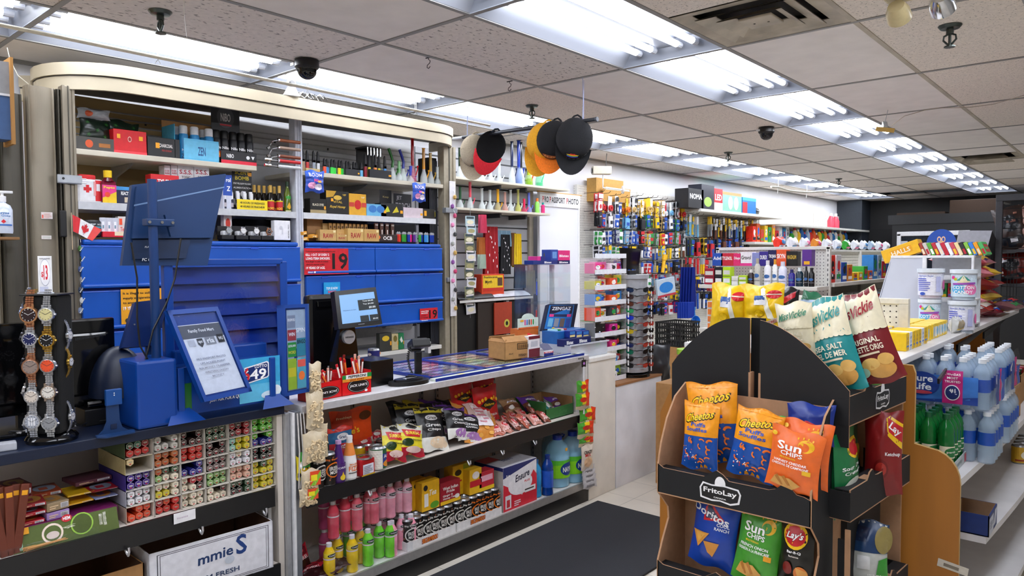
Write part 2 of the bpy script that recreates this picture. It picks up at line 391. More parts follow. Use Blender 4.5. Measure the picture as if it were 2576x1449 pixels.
shelf('shelf',2.3,3.75,.895,-4.44,-3.99,SHELFW,parent=cab)
for y in (1.62,2.2,3.2):
    for z in (ZS1,ZS2):
        b =B();b.prism([(-4.44,z-.03),(-4.15,z-.03),(-4.2,z-.05),(-4.38,z-.09),(-4.42,z-.16),(-4.44,z-.16)],y,y+.012,mat('a9a9ab',.4,.5),'y');part('shelf_bracket',b,cab)
b =B();b.box(-4.44,-4.436,2.3,3.7,.95,1.3,mat('c9c7bf',.6));b.cyl((-4.3,3.45,1.06),(-4.3,3.7,1.03),.04,mat('d8d8d4',.5),n=10);part('wall_strip',b,cab)
for (z,y) in ((1.93,1.24),):
    b =B();b.bev(XC+.005,XC+.02,1.21,1.32,1.92,1.965,mat('a9aeb4',.3,.6),.006);b.cyl((XC+.02,1.235,1.945),(XC+.022,1.235,1.945),.006,BLACK)
    for k in (1.93,1.95): b.cyl((XC+.01,1.32,k),(XC+.01,1.34,k),.0025,STEEL)
    part('hinge_plate',b,cab)
b =B();b.bev(XC+.005,XC+.05,3.77,3.89,1.885,1.925,mat('a9aeb4',.3,.6),.006);part('hinge_plate',b,cab)
b =B();b.bev(XC+.0,XC+.03,3.80,3.87,1.365,1.40,mat('a9aeb4',.3,.6),.006);part('latch',b,cab)
b =B();b.bev(XC,XC+.022,1.215,1.245,1.66,1.79,BLACK,.006);part('handle',b,cab)
# blue flip cabinets below
XB =-3.95
for nm,y0,y1,rows in (('left',1.31,2.515,(1.65,1.40,1.19,.99)),('right',2.58,3.72,(1.65,1.445,1.235,1.075))):
    t =thing('flip_door_cabinet','bright blue metal cabinet with %s flip-up doors, %s'%('wide','left of the white middle post' if nm == 'left' else 'right of the white middle post'),'cabinet',(0,0,0),group='blue flip door cabinets')
    b =B();b.box(-4.43,XB-.03,y0,y1,rows[-1],ZB,mat('0a2c86',.5));b.bev(XB-.05,XB-.005,y0,y1,ZB-.028,ZB,BLUE,.012);part('body',b,t)
    for i in range(len(rows)-1):
        z1 =rows[i]-(.034 if i == 0 else .012);z0 =rows[i+1]+.006
        for (a,c) in (((y0,y1),) if nm == 'left' else ((y0,3.105),(3.11,y1))):
            b =B();a2,c2 =a-(.012 if a == y0 else 0),c+(.012 if c == y1 else 0)
            b.bev(XB-.03,XB-.008,a2,c2,z0,z1,BLUE,.003);b.bev(XB-.02,XB+.006,a2,c2,z0,z0+.02,BLUE,.009)
            b.cyl((XB-.008,a2,z1),(XB-.008,c2,z1),.004,mat('2a63d8',.35),n=6)
            fd =part('flip_door',b,t)
            for f in (.25,.75): b =B();yy =a2+(c2-a2)*f;b.bev(XB-.009,XB-.003,yy-.025,yy+.025,z1-.012,z1+.004,mat('1c50c4',.4),.002);part('hinge',b,fd)
RED ='d21f2c'
def sign(name,label,px0,px1,top,bot,x,spec,base,th=.003,cat='sign',**k):
    y,w,h,z =onx(px0,px1,top,bot,x);b =B();b.box(-w/2,w/2,0,th,0,h,base);b.front(spec,w,h,0)
    return one(name,label,cat,b,(x,y,z),R(90),**k)
sign('warning_sign','large red sign with bold black 19 about long-term smokers',766,877,625,690,XB+.004,
     [('t','19',.80,.50,.36,.64,'0a0a0a'),('t','Tobacco products are addictive and',.36,.88,.66,.055,'1a0505'),('t','KILL 1 OUT OF EVERY 2',.29,.755,.52,.095,'ffffff'),
      ('t','LONG-TERM SMOKERS.',.30,.615,.54,.095,'ffffff'),('t','It is illegal to sell or supply',.28,.49,.5,.06,'1a0505'),('t','them to anyone under',.24,.38,.40,.06,'1a0505'),
      ('t','19 YEARS OF AGE.',.24,.255,.42,.095,'ffffff'),('t','Ontario',.13,.09,.12,.05,'ffffff'),('e',.22,.09,.018,.035,'ffffff')],mat(RED,.4))
sign('warning_sign','small red sign with black 19 on the lowest blue door',1057,1101,775,808,XB+.004,
     [('t','19',.74,.52,.46,.66,'0a0a0a'),('t','LONG-TERM',.26,.78,.42,.09,'ffffff'),('t','SMOKERS',.24,.64,.38,.09,'ffffff'),('t','under',.2,.45,.3,.07,'300'),('t','19 YEARS',.24,.3,.4,.08,'300'),('t','Ontario',.25,.1,.36,.08,'ffffff')],mat(RED,.4))
sign('warning_sign','yellow sign about illegal e-cigarette sales on left blue cabinet',306,426,726,812,XB+.004,
     [('t','It is illegal to sell or',.37,.87,.66,.085,'111'),('t','supply e-cigarettes',.34,.735,.60,.085,'111'),('t','to anyone under',.30,.60,.52,.085,'111'),('t','19 YEARS OF AGE.',.32,.45,.56,.10,'fff'),('e',.12,.10,.05,.065,'3a3a30'),('t','19',.86,.5,.26,.76,'0a0a0a')],mat('f2a81d',.4))
sign('round_sticker','round light blue sticker behind the cash register screen',815,856,710,750,XB+.004,[('e',.5,.5,.5,.5,'1fa0e0'),('t','TOP US NOW',.5,.62,.7,.16,'fff'),('t','BEST',.5,.4,.5,.14,'e33')],mat('1c9ada',.4))
# ---------------------------------------------------------------- sales counter
XF =-2.64;ZT =.935;ZM =.56;ZL =.13;LAM =mat('dcd2c8',.4,sc=5,var=.06)
t =thing('sales_counter','white store counter with two open shelves of snacks and drinks','counter',(0,0,0))
b =B();b.bev(-3.34,XF,1.68,3.745,ZT-.035,ZT,mat('e2e2e4',.35,sc=5),.003);b.box(XF,XF+.003,1.68,3.745,ZT-.033,ZT-.004,mat('cfcfd2',.3,.3));part('countertop',b,t)
b =B();b.box(-3.10,-3.07,1.68,3.72,.1,ZT-.035,LAM);part('back_panel',b,t)
b =B();b.box(-3.34,XF-.01,3.725,3.745,.0,ZT-.035,mat('dedcd8',.4));part('end_panel',b,t)
b =B();b.box(XF-.03,XF-.003,1.70,3.745,0,ZL-.045,BLACK);part('kick_plate',b,t)
shelf('shelf',1.70,3.725,ZM,-3.07,XF-.012,LAM,mat('101114',.35),t,.02,.065);b =B()
shelf('bottom_shelf',1.70,3.725,ZL,-3.07,XF-.008,mat('e3dfda',.35),mat('a9a7a3',.35,.4),t,.02,.04)
for y in (2.25,2.72,2.84,3.32,3.70):
    b =B();b.box(-3.07,-3.06,y-.011,y+.011,.14,ZT-.04,mat('b4b5b8',.35,.6))
    for k in range(22): b.box(-3.0605,-3.0595,y-.003,y+.003,.17+k*.034,.185+k*.034,BLACK)
    part('slotted_upright',b,t)
for y in (2.02,2.66,2.92,3.2):
    b =B();b.tube([(XF-.03,y,ZM-.02),(XF-.0,y,ZM-.075),(XF+.012,y,ZM-.09),(XF+.02,y,ZM-.08),(XF+.018,y,ZM-.065)],.004,mat('c9c9cc',.3,.5),n=6);part('hook',b,t)
t =thing('end_counter','plain cream end cabinet closing the far end of the counter','counter',(0,0,0))
b =B();b.bev(-3.3,XF,3.75,4.055,0,.88,mat('e4e0d6',.45,sc=6),.004);part('body',b,t)
b =B();b.bev(-3.31,XF+.006,3.747,4.06,.88,.91,mat('e8e6e0',.4),.006);part('worktop',b,t)
t =thing('low_cabinet','low white cabinet with brown wood top under the sunglasses tower','cabinet',(0,0,0))
b =B();b.bev(-3.25,XF,4.065,4.66,.0,.685,mat('e6e8ee',.4,sc=6),.003);part('body',b,t)
b =B();b.box(-3.26,XF+.004,4.062,4.665,.686,.70,mat('9a6b45',.5,0,'wood',sc=30));part('top',b,t)
# left counter
ZT2 =.95
t =thing('lottery_counter','dark navy topped counter with white back and black edged shelf','counter',(0,0,0))
b =B();b.bev(-3.36,XF,.25,1.60,ZT2-.035,ZT2,NAVY,.003);part('countertop',b,t)
b =B();b.box(-3.12,-3.09,.25,1.60,.0,ZT2-.035,mat('d8cdc6',.45,sc=4,var=.06));part('back_panel',b,t)
b =B();b.box(-3.12,XF-.02,1.575,1.60,0,ZT2-.036,mat('dcd3c8',.45,sc=4));part('end_panel',b,t)
b =B();b.box(XF-.06,XF-.03,1.535,1.55,0,.6,STEEL);b.bev(XF-.045,XF+.0,1.602,1.622,0,.915,mat('b9bbbf',.35,.6),.003);b.bev(XF-.03,XF+.012,1.628,1.64,0,.915,mat('e6e6e8',.35),.003);b.bev(XF-.045,XF+.0,1.646,1.672,0,.915,mat('8f949c',.35,.6),.003);part('metal_edge',b,t)
shelf('shelf',.25,1.55,.62,-3.09,XF-.012,LAM,mat('101114',.35),t,.02,.075)
shelf('bottom_shelf',.25,1.57,.30,-3.09,XF-.012,LAM,mat('101114',.35),t,.02,.06)
for y in (.62,1.18):
    b =B();b.box(-3.088,-3.078,y-.011,y+.011,.05,.6,mat('8f9094',.35,.6));part('slotted_upright',b,t)
for y in (.98,1.24,1.5):
    b =B();b.tube([(XF-.03,y,.56),(XF-.0,y,.53),(XF+.012,y,.525),(XF+.02,y,.54),(XF+.018,y,.555)],.004,mat('c9c9cc',.3,.5),n=6);part('hook',b,t)
b =B();y,w,h,z =onx(437,492,1286,1312,XF+.006);b.box(-w/2,w/2,-.001,0,0,h,'f1f0f2');b.front([('t','incense',.4,.5,.5,.2,'c9b9c9')],w,h,-.001)
one('price_label','blank white price label taped to the black shelf edge','label',b,(XF+.006,y,z),R(90))
# floor mat
b =B();b.bev(-2.58,-1.80,.6,3.76,.001,.012,mat('2c2e33',.95,bump=.5,sc=250),.004);one('floor_mat','black ribbed floor mat along the counter','mat',b)
# ---------------------------------------------------------------- wooden gondola at the right
WD =mat('b9782f',.45,0,'wood',sc=9,var=.18);GW =mat('e4e2e2',.4,sc=5)
t =thing('wooden_gondola','wooden shelving unit with white curved shelves and rounded end panel','shelving',(0,0,0))
YE =3.1
pts =[(-1.75,0),(-.50,0),(-.50,.60)]+[(-.60+.10*math.cos(R(a)),.70+.12*math.sin(R(a))) for a in range(0,91,15)]+[(-.655,.83),(-.655,1.10),(-.665,1.13),(-1.6,1.13),(-1.75,.8)]
b =B();b.prism([(p[0],p[1]) for p in pts],YE-.02,YE,WD,'y',mat('c9a468',.6));part('end_panel',b,t)
b =B();b.bev(-1.62,-.70,YE-.03,6.45,1.125,1.15,GW,.003);part('top_shelf',b,t)
def curve_shelf(z,x,x2,y0,y1,th=.028,edge=WHITE):
    b =B();P2 =[(-1.1,y0),(x,y0)]+[(x+(x2-x)*math.sin(PI*k/10),y0+(y1-y0)*k/10) for k in range(1,10)]+[(x,y1),(-1.1,y1)]
    b.prism(P2,z-th,z,GW,'z',GW);return b
part('shelf',curve_shelf(.72,-.50,-.45,YE,6.4),t);part('shelf',curve_shelf(.42,-.46,-.40,YE+.3,6.4),t);part('base_shelf',curve_shelf(.14,-.42,-.38,YE,6.4),t)
b =B();b.box(-1.12,-1.09,YE,6.4,0,1.12,mat('c08a48',.5,0,'wood',sc=9));part('back_panel',b,t)
for y in (4.7,5.8,6.4):
    b =B();b.prism([(-1.09,0),(-.62,0),(-.62,.4),(-.76,.72),(-.9,.9),(-.95,1.12),(-1.09,1.12)],y,y+.018,WD,'y');part('divider',b,t)
# pegboard divider standing on the gondola top
t =thing('pegboard_divider','low cream pegboard divider standing on the wooden gondola top','divider',(0,0,0))
b =B();b.box(-1.42,-.83,3.62,3.635,1.152,1.33,PEG);part('panel',b,t)
b =B();b.bev(-1.44,-.80,3.61,3.645,1.33,1.355,mat('e2ddcf',.4),.003);b.bev(-.84,-.80,3.61,3.645,1.152,1.33,mat('dcd7c9',.4),.003);part('frame',b,t)
# ---------------------------------------------------------------- metal gondola with the medicine end cap
YG =5.6;XG0,XG1 =-2.80,-1.86
t =thing('metal_gondola','white metal gondola shelving with medicine and toiletries on its end','shelving',(0,0,0))
b =B();b.box(XG0+.03,XG1-.03,YG+.30,YG+.32,0,1.60,PEG);part('end_back',b,t)
b =B();b.bev(XG0,XG1+.01,YG+.27,YG+.32,1.60,1.625,SHELFW,.003);part('top_rail',b,t)
for x in (XG0,XG1-.025):
    b =B();b.bev(x,x+.03,YG+.27,YG+.31,0,1.62,SHELFW,.003)
    for k in range(40): b.box(x+.011,x+.018,YG+.269,YG+.271,.1+k*.038,.12+k*.038,'555')
    part('upright',b,t)
for z in (1.315,.95,.6,.2):
    b =B();b.bev(XG0-.02,XG1+.0,YG,YG+.28,z-.03,z,SHELFW,.003);part('end_shelf',b,t)
b =B();b.box(-2.35,-2.33,YG+.33,9.6,0,1.60,mat('dad7ca',.5));b.bev(-2.37,-2.31,YG+.32,9.6,1.59,1.61,SHELFW,.003)
for k in range(9): b.box(-2.331,-2.329,YG+.33,9.6,1.35+k*.03,1.352+k*.03,'8a8a84')
part('side_back',b,t)
for z in (1.335,1.12,.85,.55,.2):
    b =B();b.bev(-2.33,XG1+.02,YG+.34,9.6,z-.03,z,SHELFW,.003);part('side_shelf',b,t)
for y in (7.0,8.3,9.6):
    b =B();b.box(-2.33,-2.30,y-.012,y+.012,0,1.6,SHELFW);part('upright',b,t)
# ---------------------------------------------------------------- pegboard and high shelves along the left wall
t =thing('wall_pegboard','long cream pegboard fixed to the left wall full of hanging goods','pegboard',(0,0,0))
b =B();b.box(-4.5,-4.46,6.12,15.2,.3,2.30,PEG);part('board',b,t)
for y in (6.12,7.3,8.35,9.6,10.8,12.0,13.2):
    b =B();b.box(-4.462,-4.45,y-.012,y+.012,.2,2.3,SHELFW);part('upright',b,t)
t =thing('wall_shelving','white metal wall shelves running along the far left wall','shelving',(0,0,0))
for (y0,y1,z,x1) in ((8.15,10.75,2.13,-4.08),(10.8,15.0,2.03,-4.02),(9.8,14.2,1.75,-4.1),(9.8,14.2,1.35,-4.1),(9.8,14.2,.95,-4.1),(9.0,14.2,.5,-4.1)):
    b =B();b.bev(-4.46,x1,y0,y1,z-.035,z,SHELFW,.004);part('shelf',b,t)
b =B();b.box(-4.46,-4.455,9.85,14.6,.3,2.0,mat('d3d0c4',.6))
for k in range(40): b.box(-4.456,-4.452,9.85,14.6,.4+k*.04,.403+k*.04,'8d8b84')
part('slat_back',b,t)
# slatwall with grey panels between cabinet and photo backdrop
t =thing('slatwall','grey slatwall panel with dark grooves behind the glassware shelves','wall panel',(0,0,0))
b =B();b.box(-4.5,-4.47,3.93,5.35,.3,2.45,mat('b2b4ba',.5,sc=5))
for k in range(17): b.box(-4.471,-4.467,3.93,5.35,.55+k*.115,.562+k*.115,'17181c')
part('panel',b,t)
b =B();b.bev(-4.47,-4.44,5.33,5.39,.3,2.3,mat('b6ae9c',.5),.004);part('edge_post',b,t)
for z,y1 in ((2.20,5.62),(1.955,5.32)):
    b =B();b.bev(-4.46,-4.18,4.0,y1,z-.02,z,WOODG,.003);part('shelf',b,t)
    for y in (4.7,5.05):
        b =B();b.box(-4.46,-4.25,y,y+.02,z-.06,z-.021,mat('4a4c50',.5,.4));part('shelf_bracket',b,t)
# photo backdrop
y,w,h,z =onx(1357,1457,488,900,-4.35)
t =thing('photo_backdrop','tall white passport photo backdrop beside the pegboard wall','backdrop',(-4.35,y,0),R(90))
b =B();b.box(-w/2,w/2,0,.02,.4,z+h-.13,mat('e3e4ea',.5,sc=2,var=.02));b.box(-w/2,-w/2+.012,-.006,0,.4,z+h-.13,'cfd0d6');b.box(w/2-.02,w/2,-.006,0,.4,z+h-.13,'f0f0f4');part('panel',b,t)
b =B();b.box(-w/2,w/2,-.012,.02,z+h-.13,z+h,'f4f4f6')
for i,(s,u,ww) in enumerate((('P',.078,.035),('RO',.158,.10),('P',.248,.035),('ASSPORT',.443,.33),('P',.667,.035),('HOTO',.828,.26))):
    b.front([('t',s,u,.5,ww,.44,'c8232f' if i %2 == 0 else '111')],w,.13,-.012,z+h-.13)
part('sign_header',b,t,'white header lettered PRO PASSPORT PHOTO')
b =B();b.bev(-4.36,-4.34,y-w/2-.02,y+w/2+.04,z+h,z+h+.012,mat('cfa870',.6,0,'wood'),.002);one('wooden_batten','thin wooden batten above the passport photo sign','batten',b)
# desk behind the counter
t =thing('desk','dark brown desk behind the counter below the slatwall','desk',(-4.12,4.5,0),R(90))
b =B();b.bev(-.45,.46,-.02,.34,1.185,1.21,mat('2a1e18',.4),.003);b.box(-.45,.46,-.025,-.021,1.188,1.207,'d8d6d0');part('desk_top',b,t)
b =B();b.box(-.22,.0,0,.33,0,1.18,mat('2b2019',.5,0,'wood'));part('side_panel',b,t)
b =B();b.box(.42,.46,0,.33,0,1.18,mat('2b2019',.5));part('side_panel',b,t)
b =B();b.box(.13,.165,0,.03,0,1.18,'c9c9cd');part('upright',b,t)
b =B();b.box(.165,.42,.02,.3,.3,1.18,mat('07070a',.5));b.box(-.45,-.22,.02,.3,.0,1.18,mat('060608',.5));part('dark_case',b,t)
b =B();b.box(-.11,.11,0,.01,0,.27,mat('a8371a',.5));b.front([('e',.70,.33,.16,.13,'c9c04a'),('e',.70,.33,.07,.07,'0c0c10')],.22,.27,0)
one('storage_tub','orange panel with round eye shape inside the desk','box',b,(-4.10,4.57,.90),R(90))
b =B();b.box(-.11,.11,0,.01,0,.45,'d9d9dc');one('white_bin','plain white panel below the orange one in desk','box',b,(-4.10,4.57,.44),R(90))
# ---------------------------------------------------------------- cooler and far end
t =thing('cooler','dark walk-in cooler with white framed glass door at the back','cooler',(0,13.0,0))
b =B();b.box(-3.14,-1.0,0,2.0,0,2.17,mat('0d0e11',.5));b.box(-3.2,-.95,-.02,0,2.05,2.2,mat('16181c',.5));part('body',b,t)
b =B();X0,X1 =-3.06,-2.05
for (x0,x1,z0,z1) in ((X0,X1,1.86,1.93),(X0,X0+.06,.3,1.9),(X1-.06,X1,.3,1.9)): b.bev(x0,x1,-.05,-.01,z0,z1,mat('dfe0e4',.4),.008)
part('door_frame',b,t)
b =B();b.box(X0+.06,X1-.06,-.02,-.015,.3,1.86,mat('14202a',.1));part('door_glass',b,t)
b =B();b.box(-3.0,-2.9,-.056,-.05,1.7,1.78,'b8bcc4');part('door_label',b,t)
for k,x in enumerate((-2.8,-2.05,-1.3)):
    b =B();b.bev(-.35,.35,-.2,.2,0,(.05,.22,.06)[k],mat('3a281a',.8) if k <2 else mat('6f7074',.6),.01)
    one('flattened_box',('flattened cardboard','brown cardboard box','pale folded board')[k]+' lying on top of the dark cooler','box',b,(x,13.5,2.2),R(5*k))
# ---------------------------------------------------------------- things on and under the ceiling
VG =mat('b8ae9c',.5,0,sc=6,var=.35);VD =mat('2c2a27',.8)
def vent(cx,cy,label,broken=False):
    t =thing('ceiling_vent',label,'vent',(cx,cy,ZC))
    b =B();b.box(-.29,.29,-.29,.29,.05,.12,VD);part('duct',b,t)
    k =0
    for r0,r1,z0,z1 in ((.298,.222,-.003,.010),(.215,.15,-.014,.012),(.145,.09,-.018,.008)):
        b =B()
        if broken and k == 1: z0 -= .03
        for i in range(4):
            M0 =Matrix.Rotation(i*PI/2,4,'Z');b.M =M0
            b.add([(-r0,-r0,z0),(r0,-r0,z0),(r1,-r1,z1),(-r1,-r1,z1)],[(0,1,2,3)],VG)
            b.add([(-r0,-r0,z0+.004),(r0,-r0,z0+.004),(r1,-r1,z1+.004),(-r1,-r1,z1+.004)],[(3,2,1,0)],VG)
        part('diffuser_ring',b,t);k += 1
    b =B();b.bev(-.075,.075,-.075,.075,-.012,.0,VG,.006);b.cyl((-.03,0,-.013),(-.03,0,-.011),.005,VD);b.cyl((.03,.01,-.013),(.03,.01,-.011),.005,VD);part('centre_plate',b,t)
vent(GX(3.5),GY(-.25),'dusty square air vent in the ceiling beside the nearest right light')
vent(GX(3.5),GY(4.75),'dirty broken air vent far down the ceiling',True)
def domecam(px,py,label):
    p =PX(px,py,z=ZC);t =thing('dome_camera',label,'security camera',(p.x,p.y,ZC))
    b =B();b.lathe([(.0,-.004),(.062,-.004),(.064,-.04),(.055,-.052),(0,-.052)],BLACK,n=24);b.box(-.06,-.03,-.062,-.058,-.035,-.02,'d0d0d0');part('base',b,t,smooth=True)
    b =B();b.lathe([(.055,-.05)]+[(.052*math.cos(R(a)),-.055-.05*math.sin(R(a))) for a in range(0,90,12)]+[(0,-.105)],GLOSSB,n=24);part('dome',b,t,smooth=True)
domecam(772,150,'black dome security camera over the left light row')
domecam(1928,320,'black dome security camera between the two light rows')
def sprinkler(px,py,label,s=1.0):
    p =PX(px,py,z=ZC);t =thing('sprinkler',label,'sprinkler',(p.x,p.y,ZC));t.scale =(s,s,s);g =mat('4e5552',.3,.8)
    b =B();b.lathe([(0,-.0),(.038,-.002),(.03,-.012),(.012,-.014),(.012,-.03),(0,-.03)],g,n=20);part('escutcheon',b,t,smooth=True)
    b =B();b.tube([(0,0,-.028),(-.018,0,-.036),(-.02,0,-.05),(-.006,0,-.066),(0,0,-.072),(.006,0,-.066),(.02,0,-.05),(.018,0,-.036),(0,0,-.028)],.0035,g,n=6);b.cyl((0,0,-.03),(0,0,-.07),.005,g)
    part('frame',b,t);b =B();b.cyl((0,0,-.072),(0,0,-.076),.018,g,n=14);part('deflector',b,t)
sprinkler(403,28,'fire sprinkler beside the nearest left ceiling light',1.25);sprinkler(1338,265,'fire sprinkler above the hanging caps',1.2)
sprinkler(2390,64,'fire sprinkler near the top right corner',1.3);sprinkler(1832,383,'fire sprinkler near the middle of the ceiling',1.2);sprinkler(2110,449,'small far fire sprinkler beside the right light row',1.2)
# emergency lamp pair at the top right
p =PX(2262,-30,z=ZC);t =thing('emergency_light','cream and steel double spotlight at the top edge','lamp',(p.x,p.y,ZC));IV =mat('c9b98c',.4)
b =B();b.bev(-.05,.2,-.05,.05,-.045,-.001,IV,.008);part('base',b,t)
for x,c in ((0,IV),(.15,CHROME)):
    b =B();b.cyl((x,0,-.04),(x,0,-.075),.012,IV);b.M =Matrix.Translation((x,-.01,-.10)) @ Matrix.Rotation(R(60),4,'X')
    b.lathe([(0,.045),(.03,.04),(.043,.01),(.045,-.03),(.038,-.032),(.03,-.02),(0,-.015)],c,n=18);part('lamp_head',b,t,smooth=True)
p =PX(2225,318,z=2.48);t =thing('broken_light_fitting','dangling metal bracket with cardboard strip beside the light row','bracket',(p.x,p.y,2.47),(R(20),R(10),R(20)))
b =B();b.bev(-.015,.015,-.09,.09,.0,.03,mat('a6acae',.35,.7),.003)
for k in range(4): b.cyl((.0155,-.06+k*.04,.015),(.017,-.06+k*.04,.015),.009,BLACK)
b.cyl((0,.08,.02),(0,.06,.13),.002,STEEL);part('bracket',b,t);b =B();b.bev(-.06,.06,-.105,-.09,-.01,.02,mat('b08c45',.8),.002);part('cardboard_strip',b,t)
b =B();pts =[PX(*q,z=z) for q,z in (((2240,318),2.47),((2275,292),2.53),((2330,276),2.58),((2360,272),2.595),((2440,270),2.57),((2500,262),2.58),((2576,240),2.597))]
b.tube(pts,.0025,'b5a99a',n=5);one('loose_wire','thin loose wire sagging under the ceiling at right','wire',b)
# cream pole tied under the left lights
pa,pb =PX(-60,50,z=2.52),PX(1232,316,z=2.50)
b =B();b.tube([pa,pb],.0085,mat('f0e8d0',.4),n=10);t =thing('hanging_pole','long cream pole tied with string below the left ceiling lights','pole');part('pole',b,t,smooth=True)
for u in (.235,.505,.77):
    q =pa.lerp(pb,u);b =B();b.tube([q+Vector((.01,0,ZC-q.z)),q+Vector((.002,0,.01)),q+Vector((0,0,-.012)),q+Vector((.004,.01,-.03))],.0014,'e8e6e0',n=5);b.tube([q+Vector((-.02,.01,ZC-q.z)),q+Vector((-.01,0,.005)),q+Vector((.0,0,-.01)),q+Vector((-.008,-.01,-.028))],.0014,'e8e6e0',n=5);part('string',b,t)
b =B();p1 =PX(463,0,z=ZC);b.tube([p1,p1+Vector((.0,.0,-.06)),PX(470,93,z=2.52)],.0015,'e8e6e0',n=5);one('string','loose string dangling next to the nearest left sprinkler','string',b)
b =B();b.tube([PX(*q,x=-4.0) for q in ((18,120),(25,150),(45,190),(72,212))],.002,'cfc8b8',n=5);one('thin_cable','thin pale cable running down above the shutter panels','wire',b)
b =B();pts =[PX(*q,x=-3.6) for q in ((1940,470),(1958,471),(1985,480),(2030,484),(2080,481),(2190,487))];b.tube(pts,.014,'ece8da',n=8)
for i in (1,3): b.tube([pts[i]+Vector((0,0,.0)),pts[i]+Vector((0,0,.12))],.004,'f0f0f0',n=5);b.tube([pts[i],pts[i]+Vector((-.01,0,-.08))],.004,'f0f0f0',n=5)
one('hanging_pole','bent cream tube hanging below the far left lights','pole',b)
for px,py,sc,l in ((1078,148,1,'first'),(1282,208,1.3,'second')):
    p =PX(px,py-4,z=ZC);b =B();b.tube([(0,0,0),(0,0,-.012),(.012,0,-.02),(.008,0,-.032),(-.01,0,-.04),(-.012,0,-.052),(0,0,-.058),(.012,0,-.05)],.002,BLACK,n=6);b.box(-.02,.02,-.004,.004,-.004,0,BLACK)
    one('ceiling_hook','small black S hook under the ceiling bar, %s'%('left one' if sc == 1 else 'nearer the hanging caps'),'hook',b,p)
# ---------------------------------------------------------------- caps on a hanging rod
YCAP =GY(0)
ra,rb =PX(1140,349,y=YCAP),PX(1499,300,y=YCAP)
t =thing('cap_rod','grey rod hung by strings from the ceiling, carrying caps','rod');g =mat('3b3e44',.4,.3)
b =B();b.tube([ra.lerp(rb,.08),rb],.012,g,n=10);b.cyl(rb,rb+(rb-ra)*.01,.014,mat('55585f',.4));part('rod',b,t,smooth=True)
b =B();b.tube([ra,ra.lerp(rb,.12)],.0105,mat('c4c6ca',.4),n=10);part('rod_sleeve',b,t)
for px in (1175,1466):
    q =PX(px,345 if px <1300 else 305,y=YCAP);b =B()
    b.tube([(q.x,q.y,ZC),(q.x+.003,q.y,(ZC+q.z)/2),(q.x,q.y,q.z+.01)],.0018,'a9b4d8',n=5);b.tube([(q.x+.008,q.y,ZC-.02),(q.x+.006,q.y,q.z),(q.x+.01,q.y,q.z-.04)],.0015,'a9b4d8',n=5);part('string',b,t)
def cap(px,py_top,L,crown,brim,label,yaw,tilt,roll=0,inner=None,brim_under=None,logo=None,front=None):
    p =PX(px,py_top,y=YCAP);crown,brim,inner,brim_under =[mat(c_,.93,bump=.4,sc=150,var=.18) if c_ else None for c_ in (crown,brim,inner,brim_under)]
    t =thing('baseball_cap',label,'cap',p,(R(tilt),R(roll),R(yaw)))
    # local: hangs by the back strap from the rod at the origin; the crown points to -y, brim down
    t.scale =(1,.62,1);s =L/.27;cr =.088*s
    def P(a,b_,o=0):                # a around, b_ from rim to top of crown
        th =2*PI*a;ph =(PI/2)*b_;r =cr*(math.cos(ph)**.72 if b_ <1 else 0)
        x =r*math.cos(th);z =-.095*s+r*1.12*math.sin(th);y =-(cr*1.15)*math.sin(ph)**.9 if b_ >0 else 0
        return (x*(1+o*10),y-o,z)
    b =B();b.surf(lambda u,v: P(u,v),28,9,crown)
    if front:
        b.surf(lambda u,v: (lambda q: (q[0]*1.01,q[1]*1.01-.0005,-.095*s+(q[2]+.095*s)*1.01))(P(.58+.34*u,v*.98)),10,8,front)
    b.cyl((0,-cr*1.16,-.095*s),(0,-cr*1.18,-.095*s),.007,crown);[b.tube([Vector(P(a_/6,v_/8,.0008)) for v_ in range(0,8)],.0011,crown,n=4) for a_ in range(6)];part('crown',b,t,smooth=True)
    b =B();b.surf(lambda u,v: (lambda q: (q[0]*.97,q[1]*.97+.002,-.095*s+(q[2]+.095*s)*.97))(P(u,v)),28,7,inner or crown);part('lining',b,t,smooth=True)
    b =B()                             # brim: from the bottom of the rim, down and out
    def Q(u,v):
        th =PI*(1+(.14+.72*u));x =cr*math.cos(th);z0 =-.095*s+cr*1.12*math.sin(th)
        ln =.078*s*math.sin(PI*u)**.55*v
        return (x*(1+.10*v),-.012*math.sin(PI*u)*v*2-.02*s*v*v+abs(u-.5)*.02*v,z0-ln)
    b.surf(Q,16,6,brim);b.surf(lambda u,v: (lambda q: (q[0],q[1]+.003,q[2]))(Q(u,v)),16,6,brim_under or brim);part('brim',b,t,smooth=True)
    b =B();b.tube([(-.03*s,0,-.012*s),(-.015*s,.006,.012),(0,0,.02),(.015*s,.006,.012),(.03*s,0,-.012*s)],.006,crown,n=6);part('strap',b,t)
    if logo: b =B();b.art(logo,lambda u,v,o: (lambda q: (q[0]*1.02,q[1]*1.02-o-.001,-.095*s+(q[2]+.095*s)*1.02))(P(.62+.26*u,.12+.6*v)),tol=.1);part('embroidery',b,t)
    return t
cap(1198,340,.30,'b3a68f','b3a68f','beige cap with dark embroidery, leftmost on the hanging rod',42,0,6,logo=[('e',.5,.3,.12,.14,'2a2422'),('e',.7,.5,.1,.2,'2a2422'),('t','RUGGED',.4,.05,.6,.18,'4a3020')])
cap(1250,332,.29,'1f242d','c41f2c','navy cap with red brim seen from its open underside',-140,0,-22,inner='0d0e12',brim_under='d22230',logo=None)
cap(1380,310,.33,'e0a020','e0a224','mustard yellow cap, first of the right bunch',25,0,14)
cap(1402,306,.32,'121216','f07a1c','black cap with bright orange brim in the right bunch',36,0,12,inner='0b0b0d',logo=[('e',.5,.3,.3,.2,'8a4a28'),('t','H-D',.5,.3,.4,.2,'d0a060')])
